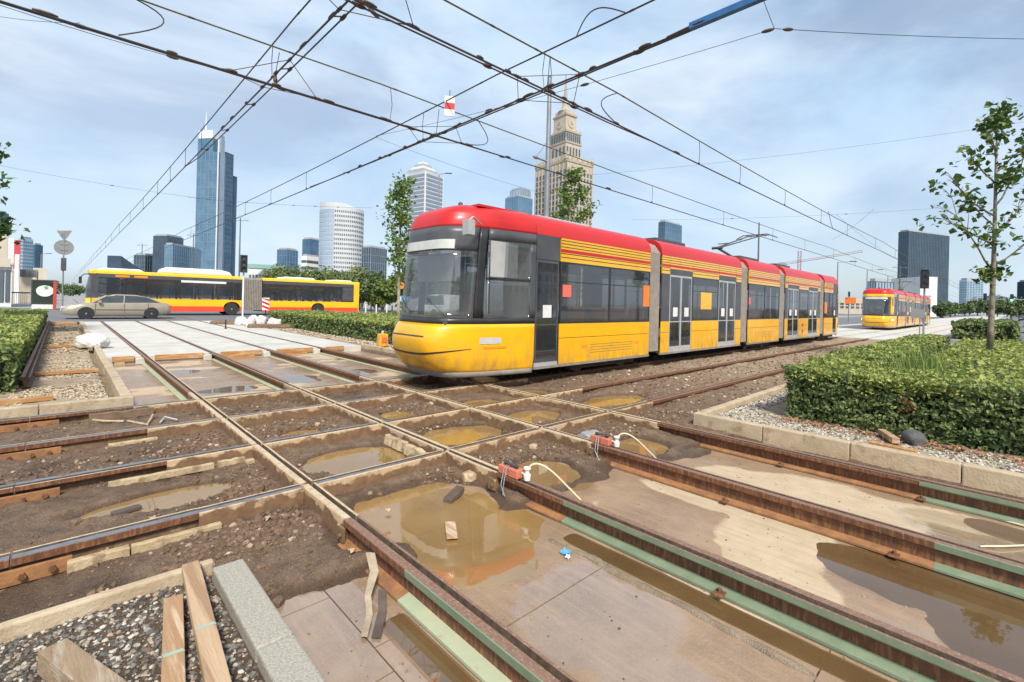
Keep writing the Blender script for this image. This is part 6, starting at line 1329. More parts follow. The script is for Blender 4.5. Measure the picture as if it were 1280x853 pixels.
cl = cl[ok&(cl[:, 1] > 3.3)]; rocks('mud_clods', cl[:, :3], cl[:, 3], [M_CLOD, M_PEB], 8, .85, mi=(r_.random(len(cl)) < .10).astype(int))
P, S = zone(6000, 7.0, 26, 3.3, 9.4, .01, .035); rocks('mud_clods', P, S, [M_CLOD, M_PEB, M_GRAVL], 9, mi=r_.choice(3, len(P), p=[.6, .3, .1]))
P, S = zone(900, .9, 6.5, -.5, 2.6, .003, .008); kk = Hs(P[:, 0], P[:, 1]) > -.1885; P, S = P[kk], S[kk]; P[:, 2] = Hs(P[:, 0], P[:, 1])+S*.3; rocks('grit', P, S, [M_CLOD, M_PEB], 10, mi=r_.integers(0, 2, len(P)))
# dead leaves under the right hedge
n = 900; x = r_.normal(7.55, .12, n); y = r_.choice([.55, 1.9, -.5, .9], n)+r_.normal(0, .28, n); ok = (x > 6.8)&(x < 7.75)&(y < 2.7); P = np.stack([x, y, np.full(n, .012)], 1)[ok]; V, F4 = leaves(P, np.tile([0, 0, 1.0], (len(P), 1)), .05, .5, .5, 3); bigmesh('dead_leaves', V, F4, M_DEADL, kind='stuff')
# single stones and rubble
def stone(label, p, s, mm, seed, sc=(1, 1, .7), name='stone', group=None):
    import bmesh
    bm = bmesh.new(); bmesh.ops.create_icosphere(bm, subdivisions=3, radius=1); rr = random.Random(seed)
    V = np.array([v.co[:] for v in bm.verts]); nz_ = .30*fbm(V[:, 0]*1.3+seed, V[:, 1]*1.3+V[:, 2], 1.1, 3)+.10*fbm(V[:, 0]*4, V[:, 1]*4+V[:, 2]*3+seed, 1, 2)
    for v, k in zip(bm.verts, nz_): v.co = Vector((max(-.8, min(.8, v.co.x*(1+k))), max(-.8, min(.8, v.co.y*(1+k))), max(-.75, min(.75, v.co.z*(1+k)))))
    me = bpy.data.meshes.new(name); bm.to_mesh(me); bm.free(); me.materials.append(mm); o = bpy.data.objects.new(name, me); COL.objects.link(o); o.location = p; o.scale = (s*sc[0], s*sc[1], s*sc[2]); o.rotation_euler = (0, 0, rr.uniform(0, 3)); tag(o, label, 'stone', group); return o
M_DROCK = mat('dark_rock', (.085, .085, .085), .85, 0, col2=(.13, .125, .12), scale=8, bump=.6)
p = gz(1145, 548, .05); stone('dark grey boulder beside the wood offcut under the right hedge', (7.5, .80, .06), .15, M_DROCK, 1, (1.2, .8, .75))
stone('pale broken stone at the edge of the big puddle', (2.95, 3.62, -.13), .085, M_TANFILL, 2, (1.4, .8, .7)); stone('rounded brown stone in the shallow water beside the granite slabs', (.93, 2.88, -.17), .035, M_CLOD, 3, (1.2, 1, .8))
for k, (x, y, s) in enumerate(((1.42, 5.35, .05), (1.28, 4.55, .06), (2.05, 6.55, .055), (2.5, 6.35, .04), (6.35, 3.62, .07), (5.4, 4.5, .04), (4.4, 6.5, .05), (3.05, 7.6, .04), (.1, 4.75, .04), (4.05, 3.85, .06), (.35, 6.3, .035))):
    if k in (): continue
    stone('lump of brown rubble lying in the mud between the crossing rails', (x, y, hz(x, y)+s*.3), s, M_CLOD if k % 3 else M_TANFILL, 10+k, group='rubble lumps')
# filler strips and blocks against the rails
def obj_box(name, label, cat, c, ax, ay, az, mm, bev=.006, group=None, rough=0.0):
    m = MB()
    if rough:
        ax_, ay_, az_ = Vector(ax), Vector(ay), Vector(az); n = 9; rows = []
        for i in range(n):
            q = -1+2*i/(n-1); w1 = 1-rough*abs(fbm(np.array([q*2+c[0]*3]), np.array([c[1]]), 1.3, 2)[0]); h1 = 1-rough*1.3*abs(fbm(np.array([q*3+c[1]*5]), np.array([c[0]+4]), 1.1, 2)[0]); pc_ = Vector(c)+ax_*q
            rows.append([tuple(pc_+ay_*a*w1+az_*(b*h1 if b > 0 else b)) for a, b in ((-1, -1), (1, -1), (1, 1), (-1, 1), (-1, -1))])
        m.grid(rows); m.f += [(0, 1, 2, 3), tuple((n-1)*5+k for k in range(4))]; m.m += [0, 0]
    else: m.obox(c, ax, ay, az)
    return m.build(name, mm, label=label, cat=cat, group=group, org=Vector(c)-Vector(az), bevel=bev)
fl = 'tan filler strip wedged along the '
obj_box('filler_strip', fl+'shiny rail closest to the gravel corner', 'strip', (.62, BY[0]-.125, -.115), (.26, 0, 0), (0, .026, 0), (0, 0, .032), M_TANFILL, rough=.3)
obj_box('filler_strip', 'short tan filler piece at the joint of the rail closest to the gravel corner', 'strip', (.20, BY[0]-.13, -.115), (.15, 0, 0), (0, .03, 0), (0, 0, .036), M_TANFILL, rough=.2)
obj_box('filler_strip', fl+'second cross rail, behind the long puddle', 'strip', (.72, BY[1]-.12, -.105), (.40, 0, 0), (0, .026, 0), (0, 0, .03), M_TANFILL, rough=.25)
obj_box('filler_strip', 'short tan filler piece on the second cross rail beside the first long rail', 'strip', (1.27, BY[1]-.13, -.10), (.12, 0, 0), (0, .026, 0), (0, 0, .03), M_TANFILL, rough=.3)
obj_box('filler_strip', fl+'third cross rail, half sunk in mud', 'strip', (.62, BY[2]-.13, -.115), (.22, 0, 0), (0, .035, 0), (0, 0, .018), M_TANFILL, rough=.4)
obj_box('filler_beam', 'dark muddy timber beam lying along the rail beside the concrete kerb corner', 'beam', (.62, BY[3]-.135, -.07), (.34, 0, 0), (0, .03, 0), (0, 0, .05), mat('wet_timber', (.15, .10, .065), .8, 0, col2=(.22, .15, .1), scale=9, bump=.4), rough=.2)
for k, (x, y, l, lab) in enumerate(((AX[1]-.135, 4.95, .22, 'broken tan filler block on the second long rail, farther from the big puddle'), (AX[1]-.15, 4.48, .20, 'broken tan filler block on the second long rail, nearer the big puddle'), (AX[2]+.10, 5.20, .16, 'tan filler block behind the third long rail in the crossing'), (AX[2]+.10, 4.72, .17, 'tan filler block low beside the third long rail'))):
    obj_box('filler_block', lab, 'block', (x, y, -.095), (0, l, 0), (.035, 0, 0), (.01, 0, .055), M_TANFILL, rough=.35)
# planks in the gravel corner
M_CHALK = mat('turquoise_chalk', (.25, .38, .32), .9, 0, col2=(.33, .40, .32), scale=30)
def plank(label, pa, pb, w, h, z, mm=M_PLANK, mark=None, name='plank'):
    a, b = Vector(pa), Vector(pb); d = (b-a); s = Vector((-d.y, d.x, 0)).normalized(); c = (a+b)/2; t = thing(name, label, 'plank', (c.x, c.y, z), 'loose timber')
    m = MB(); m.obox((c.x, c.y, z+h/2), d/2, s*(w/2), (0, 0, h/2)); m.build('board', mm, t, bevel=.004)
    if mark:
        q = a+d*mark; m = MB(); m.obox((q.x, q.y, z+h+.0012), d.normalized()*.011+s*.004, s*(w*.46), (0, 0, .0008)); m.build('chalk_mark', M_CHALK, t)
p1, p2 = gz(217, 738, 0), gz(217, 853, 0); plank('short reddish plank with chalk mark lying on the dark gravel', (p1.x, p1.y, 0), p1.lerp(p2, 1.6), .085, .045, -.075, M_PLANK, .42)
p1, p2 = gz(238, 707, 0), gz(272, 853, 0); plank('long pale plank with chalk mark between the short plank and granite slabs', (p1.x, p1.y, 0), p1.lerp(p2, 1.6), .085, .05, -.03, mat('pale_plank', (.52, .37, .225), .75, 0, col2=(.45, .30, .175), scale=5, stretch=(7, .5, 7), bump=.4, bscale=22, col3=(.33, .20, .11), scale3=2.2), .40)
p1, p2 = gz(66, 800, .03), gz(130, 853, .03); plank('thick sawn timber beam end at the near gravel corner', (p1.x, p1.y, 0), p1.lerp(p2, 1.9), .10, .10, -.075, mat('weathered_timber', (.33, .235, .145), .8, 0, col2=(.25, .165, .095), scale=5, stretch=(5, .7, 5), bump=.5, bscale=25, col3=(.40, .33, .25), scale3=4))
# torn strap and dark plate hanging from the first long rail's joint
M_STRAP = mat('torn_rubber_strip', (.42, .34, .24), .8, 0, col2=(.30, .235, .16), scale=14, bump=.4); M_DSTRAP = mat('dark_strip', (.075, .05, .04), .7, 0, col2=(.11, .08, .06), scale=10, bump=.2)
A = [gz(463, 692, -.02), gz(468, 715, -.07), gz(460, 745, -.11), gz(462, 770, -.165), gz(455, 797, -.17)]
rows = []
for k, p in enumerate(A):
    wv = (.028, .026, .017, .016, .017)[k]; d_ = Vector((CT, -ST, 0)); rows.append([tuple(p-d_*wv), tuple(p-d_*wv*.2+Vector((0, 0, .004))), tuple(p+d_*wv)])
m = MB(); m.grid(rows); m.build('torn_strip', M_STRAP, label='torn pale strip hanging off the end of the first long rail', cat='strip', org=A[-1], solid=.006)
B = [gz(478, 738, -.12), gz(478, 765, -.16), gz(470, 798, -.176)]
rows = [[tuple(p-Vector((CT, -ST, 0))*.024), tuple(p+Vector((CT, -ST, 0))*.024)] for p in B]; m = MB(); m.grid(rows); m.build('dark_strip', M_DSTRAP, label='dark flat strip lying under the torn pale strip', cat='strip', org=B[-1], solid=.008)
def catmull(P, n=6):
    P = [Vector(p) for p in P]; out = []; Q = [P[0]*2-P[1]]+P+[P[-1]*2-P[-2]]
    for i in range(len(P)-1):
        a, b, c, d = Q[i:i+4]
        for k in range(n): t = k/n; out.append(.5*((2*b)+(c-a)*t+(2*a-5*b+4*c-d)*t*t+(3*b-a-3*c+d)*t**3))
    return out+[P[-1]]
def hose_pts(xa, y0, z0): return catmull([(xa+.03, y0-.195, z0+.05), (xa+.04, y0-.20, z0+.12), (xa+.09, y0-.25, z0+.15), (xa+.17, y0-.33, z0+.10), (xa+.28, y0-.44, z0-.04), (xa+.38, y0-.55, -.178)])
# ---- red rail clamps with white hose
M_CLRED = mat('red_clamp_paint', (.58, .17, .10), .55, 0, col2=(.47, .15, .09), scale=20, col3=(.5, .36, .25), scale3=30, lo3=.6, hi3=.72); M_HOSE = mat('cream_hose', (.68, .58, .40), .6, 0, col2=(.60, .50, .34), scale=15); M_ZIP = mat('steel_wire', (.42, .41, .40), .4, .6, col2=(.3, .3, .3), scale=20)
for i, (xa, lab) in enumerate(((AX[1], 'red clamp unit with white hose strapped on the second long rail'), (AX[2], 'red clamp unit with white hose strapped on the third long rail'))):
    px = (643, 586) if i == 0 else (755, 550); q = gx(px[0], px[1], xa+.05); y0 = q.y; z0 = .004; t = thing('rail_clamp', lab, 'clamp', (xa, y0, z0), 'red rail clamps')
    for dy in (-.066, .066):
        m = MB(); m.box(xa-.040, xa+.060, y0+dy-.060, y0+dy+.060, z0, z0+.078); bk = m.build('clamp_block', M_CLRED, t, bevel=.008)
        m = MB(); m.lathe([(.020, z0+.078), (.020, z0+.094), (.012, z0+.096), (.012, z0+.11)], (xa+.01, y0+dy, 0), 8); m.build('cap_bolt', M_BLACK, bk)
    m = MB(); m.box(xa-.01, xa+.03, y0-.09, y0+.09, z0+.096, z0+.108); m.build('bridge_bar', M_DMETAL, t, bevel=.004)
    m = MB(); m.tube([(xa+.03, y0+.02, z0+.11), (xa-.055, y0+.0, z0+.06), (xa-.10, y0-.02, -.05), (xa-.115, y0-.03, -.14)], .005, 5); m.tube([(xa+.05, y0+.05, z0+.11), (xa-.05, y0+.03, z0+.07), (xa-.105, y0+.01, -.06), (xa-.12, y0-.06, -.14)], .005, 5); m.build('tie_wire', M_ZIP, t)
    m = MB(); m.lathe([(.03, z0), (.034, z0+.05), (.02, z0+.06), (.02, z0+.09), (.034, z0+.10), (.034, z0+.115)], (xa+.03, y0-.185, 0), 10); m.tube([(xa+.03, y0-.125, z0+.05), (xa+.03, y0-.185, z0+.05)], .014, 6); m.build('valve', M_WHITE, t, bevel=.002)
    pts = [(xa+.03, y0-.25, z0+.06)]+[(xa+.05+.09*k, y0-.27-.075*k, z0+.13+.06*math.sin(k*.9)-.030*k*k*.55) for k in range(1, 6)]; pts = hose_pts(xa, y0, z0); m = MB(); m.tube(pts, .009, 8); m.build('hose', M_HOSE, t, smooth=True)
m = MB(); q = gx(748, 535, AX[2]+.25); stone('grey crumpled sack lump beside the red clamp on the third rail', (q.x, q.y+.12, -.06), .13, mat('grey_sack', (.24, .25, .235), .8, 0, col2=(.36, .36, .34), scale=9, bump=.6), 33, (.9, 1.4, .8), name='sack_lump')
# cream cable lying along the fourth rail
cp = [gz(900, 562, -.175), gz(960, 575, -.17), gz(1010, 588, -.175), gz(1080, 603, -.175), gz(1150, 622, -.175), gz(1215, 640, -.175), gz(1290, 660, -.175)]; m = MB(); m.tube(cp, .010, 6); m.build('cable', M_HOSE, label='cream cable lying along the foot of the rail by the long kerb', cat='cable', org=cp[0])
cp = [gz(1225, 683, -.172), gz(1255, 683, -.165), gz(1300, 681, -.17)]; m = MB(); m.tube(cp, .007, 6); m.build('cable', M_HOSE, label='short white cord over the puddle behind the third long rail', cat='cable', org=cp[0])
# debris
def litter(label, px, py, z, s, mm, seed, name='litter', cat='litter', lift=.02):
    q = gz(px, py, z); r = random.Random(seed); m = MB(); rows = []
    for i in range(5): rows.append([(q.x+(i-2)*s*.35+r.uniform(-.1, .1)*s, q.y+(j-2)*s*.35+r.uniform(-.1, .1)*s, z+lift*r.random()+.002) for j in range(5)])
    m.grid(rows); return m.build(name, mm, label=label, cat=cat, org=q, solid=.002)
M_BLUEP = mat('blue_plastic', (.08, .28, .62), .4, 0, col2=(.1, .33, .66), scale=20)
litter('crumpled blue plastic scrap on the wet slab', 707, 692, -.18, .045, M_BLUEP, 1); litter('white scrap beside the blue plastic', 710, 698, -.18, .022, M_WHITE, 2)
for k, (px, py) in enumerate(((190, 650), (130, 745), (130, 692), (335, 650), (440, 690), (485, 640))): litter('pale chip of wood or paper lying on the mud', px, py, -.11, .03, M_TANFILL, 5+k, lift=.03).__setitem__('group', 'pale chips on the mud')
def stick(label, pts, r, mm=M_PLANK): m = MB(); m.tube(pts, r, 6); return m.build('stick', mm, label=label, cat='stick', org=pts[0])
h_ = lambda px, py, dz=.0: (lambda q: Vector((q.x, q.y, hz(q.x, q.y)+.02+dz)))(gz(px, py, -.11))
stick('pale stick lying between the rails by the concrete kerb corner', [h_(112, 526), h_(130, 527), h_(155, 526)], .016, M_TANFILL); stick('forked pale stick beyond the first pale stick', [h_(160, 526), h_(184, 532)], .014, M_TANFILL); stick('short upright pale stick beside the forked one', [h_(184, 532), h_(191, 523, .04)], .013, M_TANFILL); stick('bent grey strip by the third cross rail', [h_(200, 530), h_(206, 526, .03), h_(222, 526, .01)], .012, M_LGREY)
obj_box('log_piece', 'dark wet timber chunk lying in the big puddle', 'timber', (2.58, 3.42, -.155), (.10, .035, .02), (-.015, .04, 0), (0, 0, .026), M_DSTRAP, .008)
obj_box('plank_piece', 'half sunk orange plank in the big puddle', 'plank', (2.19, 2.93, -.168), (.07, .11, 0), (.035, -.022, 0), (0, 0, .006), M_PLANK, .002)
obj_box('pipe_piece', 'broken curved pipe lying in the long puddle by the shiny rail', 'pipe', (.40, 4.83, -.145), (.09, .02, 0), (-.01, .03, 0), (0, 0, .018), M_DSTRAP, .01)
obj_box('timber_offcut', 'dark wood offcut leaning by the boulder under the right hedge', 'timber', (7.42, 1.02, .045), (.20, .10, 0), (-.02, .035, 0), (0, 0, .035), M_PLANK, .004)
obj_box('timber_offcut', 'flat pale wood offcut on the gravel by the long kerb', 'timber', (6.95, .92, .025), (.02, .22, 0), (.05, 0, 0), (0, 0, .02), M_WOOD, .004)
obj_box('timber_board', 'brown board lying at the end of the discarded rail on the gravel bed', 'board', (-.62, 9.75, .0), (.55, .05, 0), (0, .05, 0), (0, 0, .03), M_WOOD, .004)
for k, (y, x, l) in enumerate(((12.6, .1, .45), (18.6, .0, .42), (30.6, .0, .5), (31.2, .1, .45), (31.9, -.05, .5))):
    obj_box('timber_board', ['rough board across the gravel bed near the pale kerb corner', 'rough board across the gravel bed beyond the white sack', 'orange board in the pile by the car at the end of the gravel bed', 'middle board in the pile by the car', 'last board of the pile beside the silver car'][k], 'board', (x, y, .02+.03*(k > 1)), (l, .05*(1 if k % 2 else -1), .01), (0, .06, 0), (0, 0, .03), M_WOOD, .004)
# discarded rail along the left hedge
t = thing('discarded_rail', 'rusty discarded rail lying along the left hedge', 'rail', (-.42, 11, 0)); m = MB(); extr(m, 'y', -.40, 1, 11.1, 31.5, PRO, PMI, zo=.165); m.build('rail_length', [M_RUSTTOP, M_GROOVE, M_RUST, M_RUST, M_RUST, M_RUSTTOP], t)
# sacks
M_SACK = mat('white_woven_sack', (.68, .66, .62), .75, 0, col2=(.58, .56, .52), scale=7, bump=.6, bscale=12)
def sack(label, p, sx, sy, sz, seed, group=None, rot=0, tail=False):
    import bmesh
    bm = bmesh.new(); bmesh.ops.create_uvsphere(bm, u_segments=56, v_segments=32, radius=1); V = np.array([v.co[:] for v in bm.verts]); k = .22*fbm(V[:, 0]*1.5+seed, V[:, 1]*1.5+V[:, 2]*1.3, 1.2, 3)+.20*np.abs(fbm(V[:, 0]*3.0+V[:, 2]*3, V[:, 1]*5+seed, 1, 2)); c_, s_ = math.cos(rot), math.sin(rot)
    for v, q in zip(bm.verts, k):
        x, y, z = v.co; f = 1+q; x = math.copysign(abs(x)**.75, x)*f; y = math.copysign(abs(y)**.8, y)*f; z = max(-.55, z*f)
        if tail and x < -.55: e = (-.55-x); y *= max(.25, 1-2.2*e); z = -.5+(z+.5)*max(.2, 1-2.4*e); x -= e*.7
        x *= sx; y *= sy; v.co = (x*c_-y*s_, x*s_+y*c_, z*sz)
    me = bpy.data.meshes.new('sack'); bm.to_mesh(me); bm.free(); me.materials.append(M_SACK); me.polygons.foreach_set('use_smooth', [True]*len(me.polygons)); o = bpy.data.objects.new('sandbag', me); COL.objects.link(o); o.location = Vector(p)+Vector((0, 0, .55*sz)); tag(o, label, 'sack', group)
sack('white sack slumped over the pale kerb of the gravel bed', (.62, 17.8, .03), .40, .26, .24, 3, rot=-.85, tail=True)
for k, (x, y, sx, sz, rot) in enumerate(((6.9, 28.2, .34, .42, .2), (7.35, 28.0, .3, .45, 1.2), (7.75, 27.6, .32, .5, .6), (8.1, 27.0, .3, .40, 2), (8.3, 26.6, .3, .34, .4), (7.1, 27.5, .30, .3, .3), (7.6, 28.5, .32, .5, 1.7))):
    sack('white filled sandbag in the heap by the traffic light post', (x, y, 0), sx*.75, sx*.62, sz*.66, 50+k, 'sandbag heap', rot)
# dirt heap
stone('low heap of brown earth beside the sandbags', (7.75, 25.6, .02), .9, M_DIRT, 44, (.5, 1.6, .22), name='earth_heap'); stone('low heap of brown earth behind the sandbags', (6.6, 29.6, .0), .8, M_DIRT, 45, (.9, 1.1, .3), name='earth_heap')
# yellow marker box
q = gz(478, 433, 0); t = thing('yellow_marker', 'small yellow box marker before the middle hedge', 'marker', (q.x, q.y, -.02)); m = MB(); m.prism([(-.16, 0), (.16, 0), (.14, .42), (-.14, .42)], 'y', -.12, .12); m.v = [(v[0]+q.x, v[1]+q.y, v[2]) for v in m.v]; bx_ = m.build('box', M_YEL, t, bevel=.02)
m = MB(); m.lathe([(.05, .41), (.05, .5), (.03, .52)], (q.x, q.y, 0), 10); m.build('lamp_stub', M_LGREY, bx_); m = MB(); m.box(q.x-.09, q.x+.09, q.y-.132, q.y-.121, .12, .3); m.build('plate', M_PINKRED, bx_)
# black peg in the slab
q = gz(282, 411, 0); t = thing('black_peg', 'black upright peg standing on the concrete track slab', 'peg', (q.x, q.y, 0)); m = MB(); m.lathe([(.05, -.004), (.05, .04), (.03, .05), (.03, .40), (.022, .42)], (q.x, q.y, 0), 10); m.build('post', M_BLACK, t)
# ---- signs and signals
def rpole(t, b, h, r=.04, mm=None): m = MB(); m.tube([b, Vector(b)+Vector((0, 0, h))], r, 10); return m.build('post', mm or M_GALV, t, smooth='auto')
fwd = Vector((.0, 1.0, 0)); D = 33
q = gd(78, 380, D); b = Vector((q.x, q.y, 0)); zt = gd(80, 288, D).z; t = thing('road_sign', 'back of a yield triangle and round road sign on one post', 'sign', tuple(b)); rpole(t, b, zt-.1, .045)
rq = ray(78, 380); rq.z = 0; rq.normalize(); rtt = Vector((rq.y, -rq.x, 0)); k_ = D/F_
def disc(m, c, rad, n=28, th=.012, nrm=None):
    ring = [c+rtt*math.cos(2*math.pi*k/n)*rad+Vector((0, 0, math.sin(2*math.pi*k/n)*rad)) for k in range(n)]; m.add([p-nrm*th for p in ring]+[p+nrm*th for p in ring], [tuple(range(n))[::-1], tuple(range(n, 2*n))]+[(k, (k+1) % n, n+(k+1) % n, n+k) for k in range(n)])
M_SIGNB = mat('grey_sign_back', (.30, .30, .29), .5, .4, col2=(.25, .25, .245), scale=3)
a1, a2, a3 = gd(70.5, 288.5, D), gd(90.5, 288.5, D), gd(80.5, 302, D); m = MB(); m.add([tuple(p+rq*s*.012) for s in (-1, 1) for p in (a1, a2, a3)], [(2, 1, 0), (3, 4, 5), (0, 1, 4, 3), (1, 2, 5, 4), (2, 0, 3, 5)]); m.build('triangle_plate', M_SIGNB, t)
m = MB(); disc(m, gd(80, 309.5, D), 9.3*k_, nrm=rq); m.build('round_plate', M_SIGNB, t)
m = MB()
for y in (292.5, 296, 306, 313): c_ = gd(80, y, D)-rq*.025; m.obox(c_, rtt*.22, rq*.012, (0, 0, .02))
m.build('clamp_bars', M_GALV, t)
m = MB(); c_ = gd(79.5, 330.5, D); m.obox(c_, rtt*.14, rq*.1, (0, 0, 8.0*k_)); m.build('signal_box', M_DGREY, t, bevel=.03)
def signal(label, px, ytop, ybot, D, faces=3, pole_to=None, lit=None, pole=True, z_base=0.0, mm=None, back=True):
    q = gd(px, 385, D); b = Vector((q.x, q.y, z_base)); t = thing('traffic_light', label, 'traffic light', tuple(b)); z1, z0 = gd(px, ytop, D).z, gd(px, ybot, D).z; rq = ray(px, 385); rq.z = 0; rq.normalize(); rt_ = Vector((rq.y, -rq.x, 0))
    if pole: rpole(t, b, z1+.05, .055, mm)
    hh = (z1-z0)/2; c = Vector((q.x, q.y, (z0+z1)/2))-rq*.16; m = MB(); m.obox(c, rt_*hh*.36, rq*.10, (0, 0, hh)); hs = m.build('signal_housing', M_BLACK, t, bevel=.03)
    for k in range(faces):
        cz = c+Vector((0, 0, hh*(1-(2*k+1)/faces)))-rq*.10; m = MB(); n = 16; ring = [cz+rt_*math.cos(2*math.pi*j/n)*hh/faces*.72+Vector((0, 0, math.sin(2*math.pi*j/n)*hh/faces*.72)) for j in range(n)]; m.add(ring+[p-rq*.012 for p in ring], [tuple(range(n, 2*n))]+[(j, (j+1) % n, n+(j+1) % n, n+j) for j in range(n)])
        m.build('lens', lit[1] if (lit and lit[0] == k) else M_DGREY, hs)
        m = MB(); rows = [[tuple(cz+rt_*math.cos(math.pi*j/8)*hh/faces*.8+Vector((0, 0, math.sin(math.pi*j/8)*hh/faces*.8))-rq*e) for j in range(9)] for e in (0, .16)]; m.grid(rows); m.build('visor', M_BLACK, hs, solid=.006)
    return t
M_GRN = mat('lit_green_lens', (.05, .8, .4), .3, 0, emit=((.1, 1, .5), 6))
signal('dark traffic light on a pale post by the sandbag heap', 303.5, 319, 341, 30.5, mm=M_WHITE); tr_ = signal('dark traffic light on a tall post at the end of the right hedge', 1155, 337, 361, 31, mm=M_GALV)
q = gd(1150, 392, 31); rq = ray(1150, 392); rq.z = 0; rq.normalize(); rt_ = Vector((rq.y, -rq.x, 0)); t = thing('road_sign', 'back of a small white rectangular sign beside the tall traffic light', 'sign', (q.x, q.y, 0)); m = MB(); m.obox(gd(1147, 392, 31), rt_*.34, rq*.012, (0, 0, .30)); m.build('plate', M_SIGNB, t); rpole(t, Vector((gd(1150, 392, 31).x, gd(1150, 392, 31).y, 0))+rq*.05, 2.0, .03)
# overhead signals beyond on a gantry
t0 = gd(1300, 375, 66); g0 = gd(1205, 374, 66); t = thing('signal_gantry', 'thin gantry pole and arm carrying signals over the avenue', 'gantry', (t0.x, t0.y, 0)); m = MB(); m.tube([(t0.x, t0.y, 0), (t0.x, t0.y, gd(1300, 374, 66).z)], .12, 8); m.tube([gd(1300, 375, 66), g0], .06, 6); m.build('arm', M_GALV, t)
signal('signal seen beside the young tree trunk, hanging on the gantry', 1231, 367, 376, 65.6, pole=False, z_base=2.9); signal('signal showing green hanging on the gantry over the avenue', 1264.5, 368, 377, 65.6, pole=False, lit=(2, M_GRN), z_base=2.9)
signal('signal with orange boards between the two trams', 1061, 365, 371, 58)
m = MB(); c_ = gd(1063, 376, 57.8); m.obox(c_, rt_*.55, rq*.03, (0, 0, .38)); m.build('orange_board', M_ORANGE, label='orange panel between the two trams', cat='sign', org=c_)
# red and white barrier board
q = gd(332, 386, 29.5); t = thing('barrier_board', 'red and white striped barrier board before the bus bellows', 'barrier', (q.x, q.y, 0)); rq = ray(332, 385); rq.z = 0; rq.normalize(); rt_ = Vector((rq.y, -rq.x, 0)); zt, zb = gd(332, 372.5, 29.5).z, gd(332, 388, 29.5).z; hw = 4.2*29.5/F_
c_ = Vector((q.x, q.y, (zt+zb)/2)); m = MB(); m.obox(c_, rt_*hw, rq*.02, (0, 0, (zt-zb)/2)); bd = m.build('board', M_WHITE, t, bevel=.02)
for k in range(3):
    z_ = zb+(zt-zb)*(.16+.34*k); hgt_ = (zt-zb)*.085; m = MB(); pts = [(-hw*.96, z_+hgt_*1.2), (hw*.96, z_-hgt_*1.6), (hw*.96, z_+hgt_*.6), (-hw*.96, z_+hgt_*3.2)]; pts = [(a, min(zt-.01, max(zb+.01, z))) for a, z in pts]
    m.add([tuple(Vector((q.x, q.y, 0))+rt_*a-rq*.024+Vector((0, 0, z))) for a, z in pts], [(0, 1, 2, 3)]); m.build('red_stripe', M_RED, bd)
m = MB(); m.box(q.x-.3, q.x+.3, q.y-.2, q.y+.2, 0, .1); m.box(q.x-.03, q.x+.03, q.y-.02, q.y+.02, .1, zb+.02); m.build('foot', M_BLACK, t)
# blue sign and orange disc behind the middle hedge
q = gd(505, 385, 36); rq = ray(505, 385); rq.z = 0; rq.normalize(); rtt = Vector((rq.y, -rq.x, 0)); t = thing('road_sign', 'blue direction sign under an orange disc beside the young tree', 'sign', (q.x, q.y, 0))
m = MB(); m.obox(gd(505, 374, 36), rtt*.46, rq*.015, (0, 0, .24)); m.build('blue_plate', mat('blue_sign', (.06, .28, .55), .4, 0, col2=(.08, .32, .6), scale=4), t); m = MB(); c_ = gd(505, 374, 35.97)
for k in (-1, 0, 1): m.obox(c_+rtt*.27*k-rq*.02, rtt*.05, rq*.004, (0, 0, .17))
m.build('white_arrows', M_WHITE, t); m = MB(); disc(m, gd(501, 357, 36), .27, nrm=rq); m.build('orange_disc', M_ORANGE, t); rpole(t, Vector((q.x, q.y, 0))+rq*.05, gd(505, 355, 36).z, .035)
# bollards with rails behind the middle hedge
for k in range(9):
    q = gd(457+6.6*k, 392, 50); m = MB(); m.lathe([(.07, 0), (.07, .75), (.05, .80), (.05, .84), (.075, .88), (.03, .96)], (q.x, q.y, 0), 10); m.build('bollard', M_BLACK if k % 2 else M_WHITE, label='short post in the row beyond the street behind the bus end', cat='bollard', group='street bollards', org=(q.x, q.y, 0))
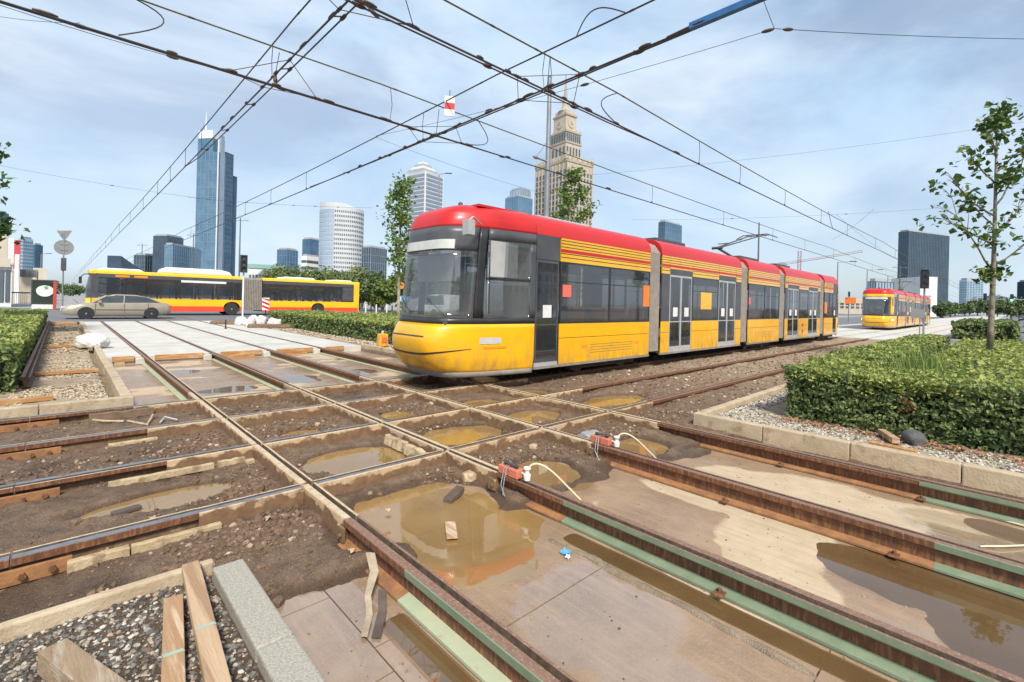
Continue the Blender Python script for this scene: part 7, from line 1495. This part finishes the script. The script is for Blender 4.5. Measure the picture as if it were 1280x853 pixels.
# billboard
D = 40; t = thing('billboard', 'backlit-style poster stand with a white shape and green leaf on black', 'billboard', tuple(Vector((gd(55, 380, D).x, gd(55, 380, D).y, 0)))); rq = ray(55, 380); rq.z = 0; rq.normalize(); rt_ = Vector((rq.y, -rq.x, 0)); rtt = rt_; k_ = D/F_
def bb(px, py, back=0): return gd(px, py, D)-rq*back
c_ = bb(55, 365); c0 = Vector((c_.x, c_.y, 0)); zt, zb = gd(55, 350, D).z, gd(55, 381, D).z; m = MB(); m.obox(Vector((c_.x, c_.y, (zt+zb)/2)), rt_*11.5*k_, rq*.15, (0, 0, (zt-zb)/2)); m.build('case', M_DGREY, t, bevel=.03)
m = MB(); m.obox(Vector((c_.x, c_.y, (zt+zb)/2))-rq*.155, rt_*10.3*k_, rq*.004, (0, 0, (zt-zb)/2*.94)); po = m.build('poster', mat('poster_black', (.02, .03, .02), .4, 0, col2=(.03, .05, .03), scale=2), t)
m = MB(); n = 24; ce = bb(56, 363.5, .165); ring = [ce+rt_*(math.cos(2*math.pi*k/n)*8.2*k_*(1 if math.cos(2*math.pi*k/n) > 0 else .95))+Vector((0, 0, math.sin(2*math.pi*k/n)*(6.5 if math.sin(2*math.pi*k/n) > 0 else 7.5)*k_)) for k in range(n)]; m.add(ring, [tuple(range(n))]); m.build('white_shape', M_WHITE, po)
M_LEAFG = mat('print_green', (.05, .42, .08), .5, 0, col2=(.06, .48, .1), scale=3); m = MB(); disc(m, bb(55.5, 363, .18), 2.7*k_, 18, .003, rq); m.build('green_disc', M_LEAFG, po); m = MB(); lc = bb(57.5, 359, .185); m.add([tuple(lc+rt_*a*k_+Vector((0, 0, b*k_))) for a, b in ((-2.6, -1.6), (.2, -1.2), (2.2, 1.6), (-.6, .8))], [(0, 1, 2, 3)]); m.build('green_leaf', M_LEAFG, po); m = MB(); disc(m, bb(48.5, 354.5, .175), 1.9*k_, 12, .003, rq); m.build('green_badge', M_LEAFG, po)
m = MB(); m.obox(Vector((c_.x, c_.y, zb/2))-rq*.3, rt_*10.5*k_, rq*.35, (0, 0, max(.15, zb/2))); m.build('white_base', M_WHITE, t, bevel=.05); m = MB(); c2 = bb(68.5, 366); m.obox(Vector((c2.x, c2.y, zt*.48)), rt_*1.5*k_, rq*.3, (0, 0, zt*.48)); m.build('red_side', M_REDST, t)
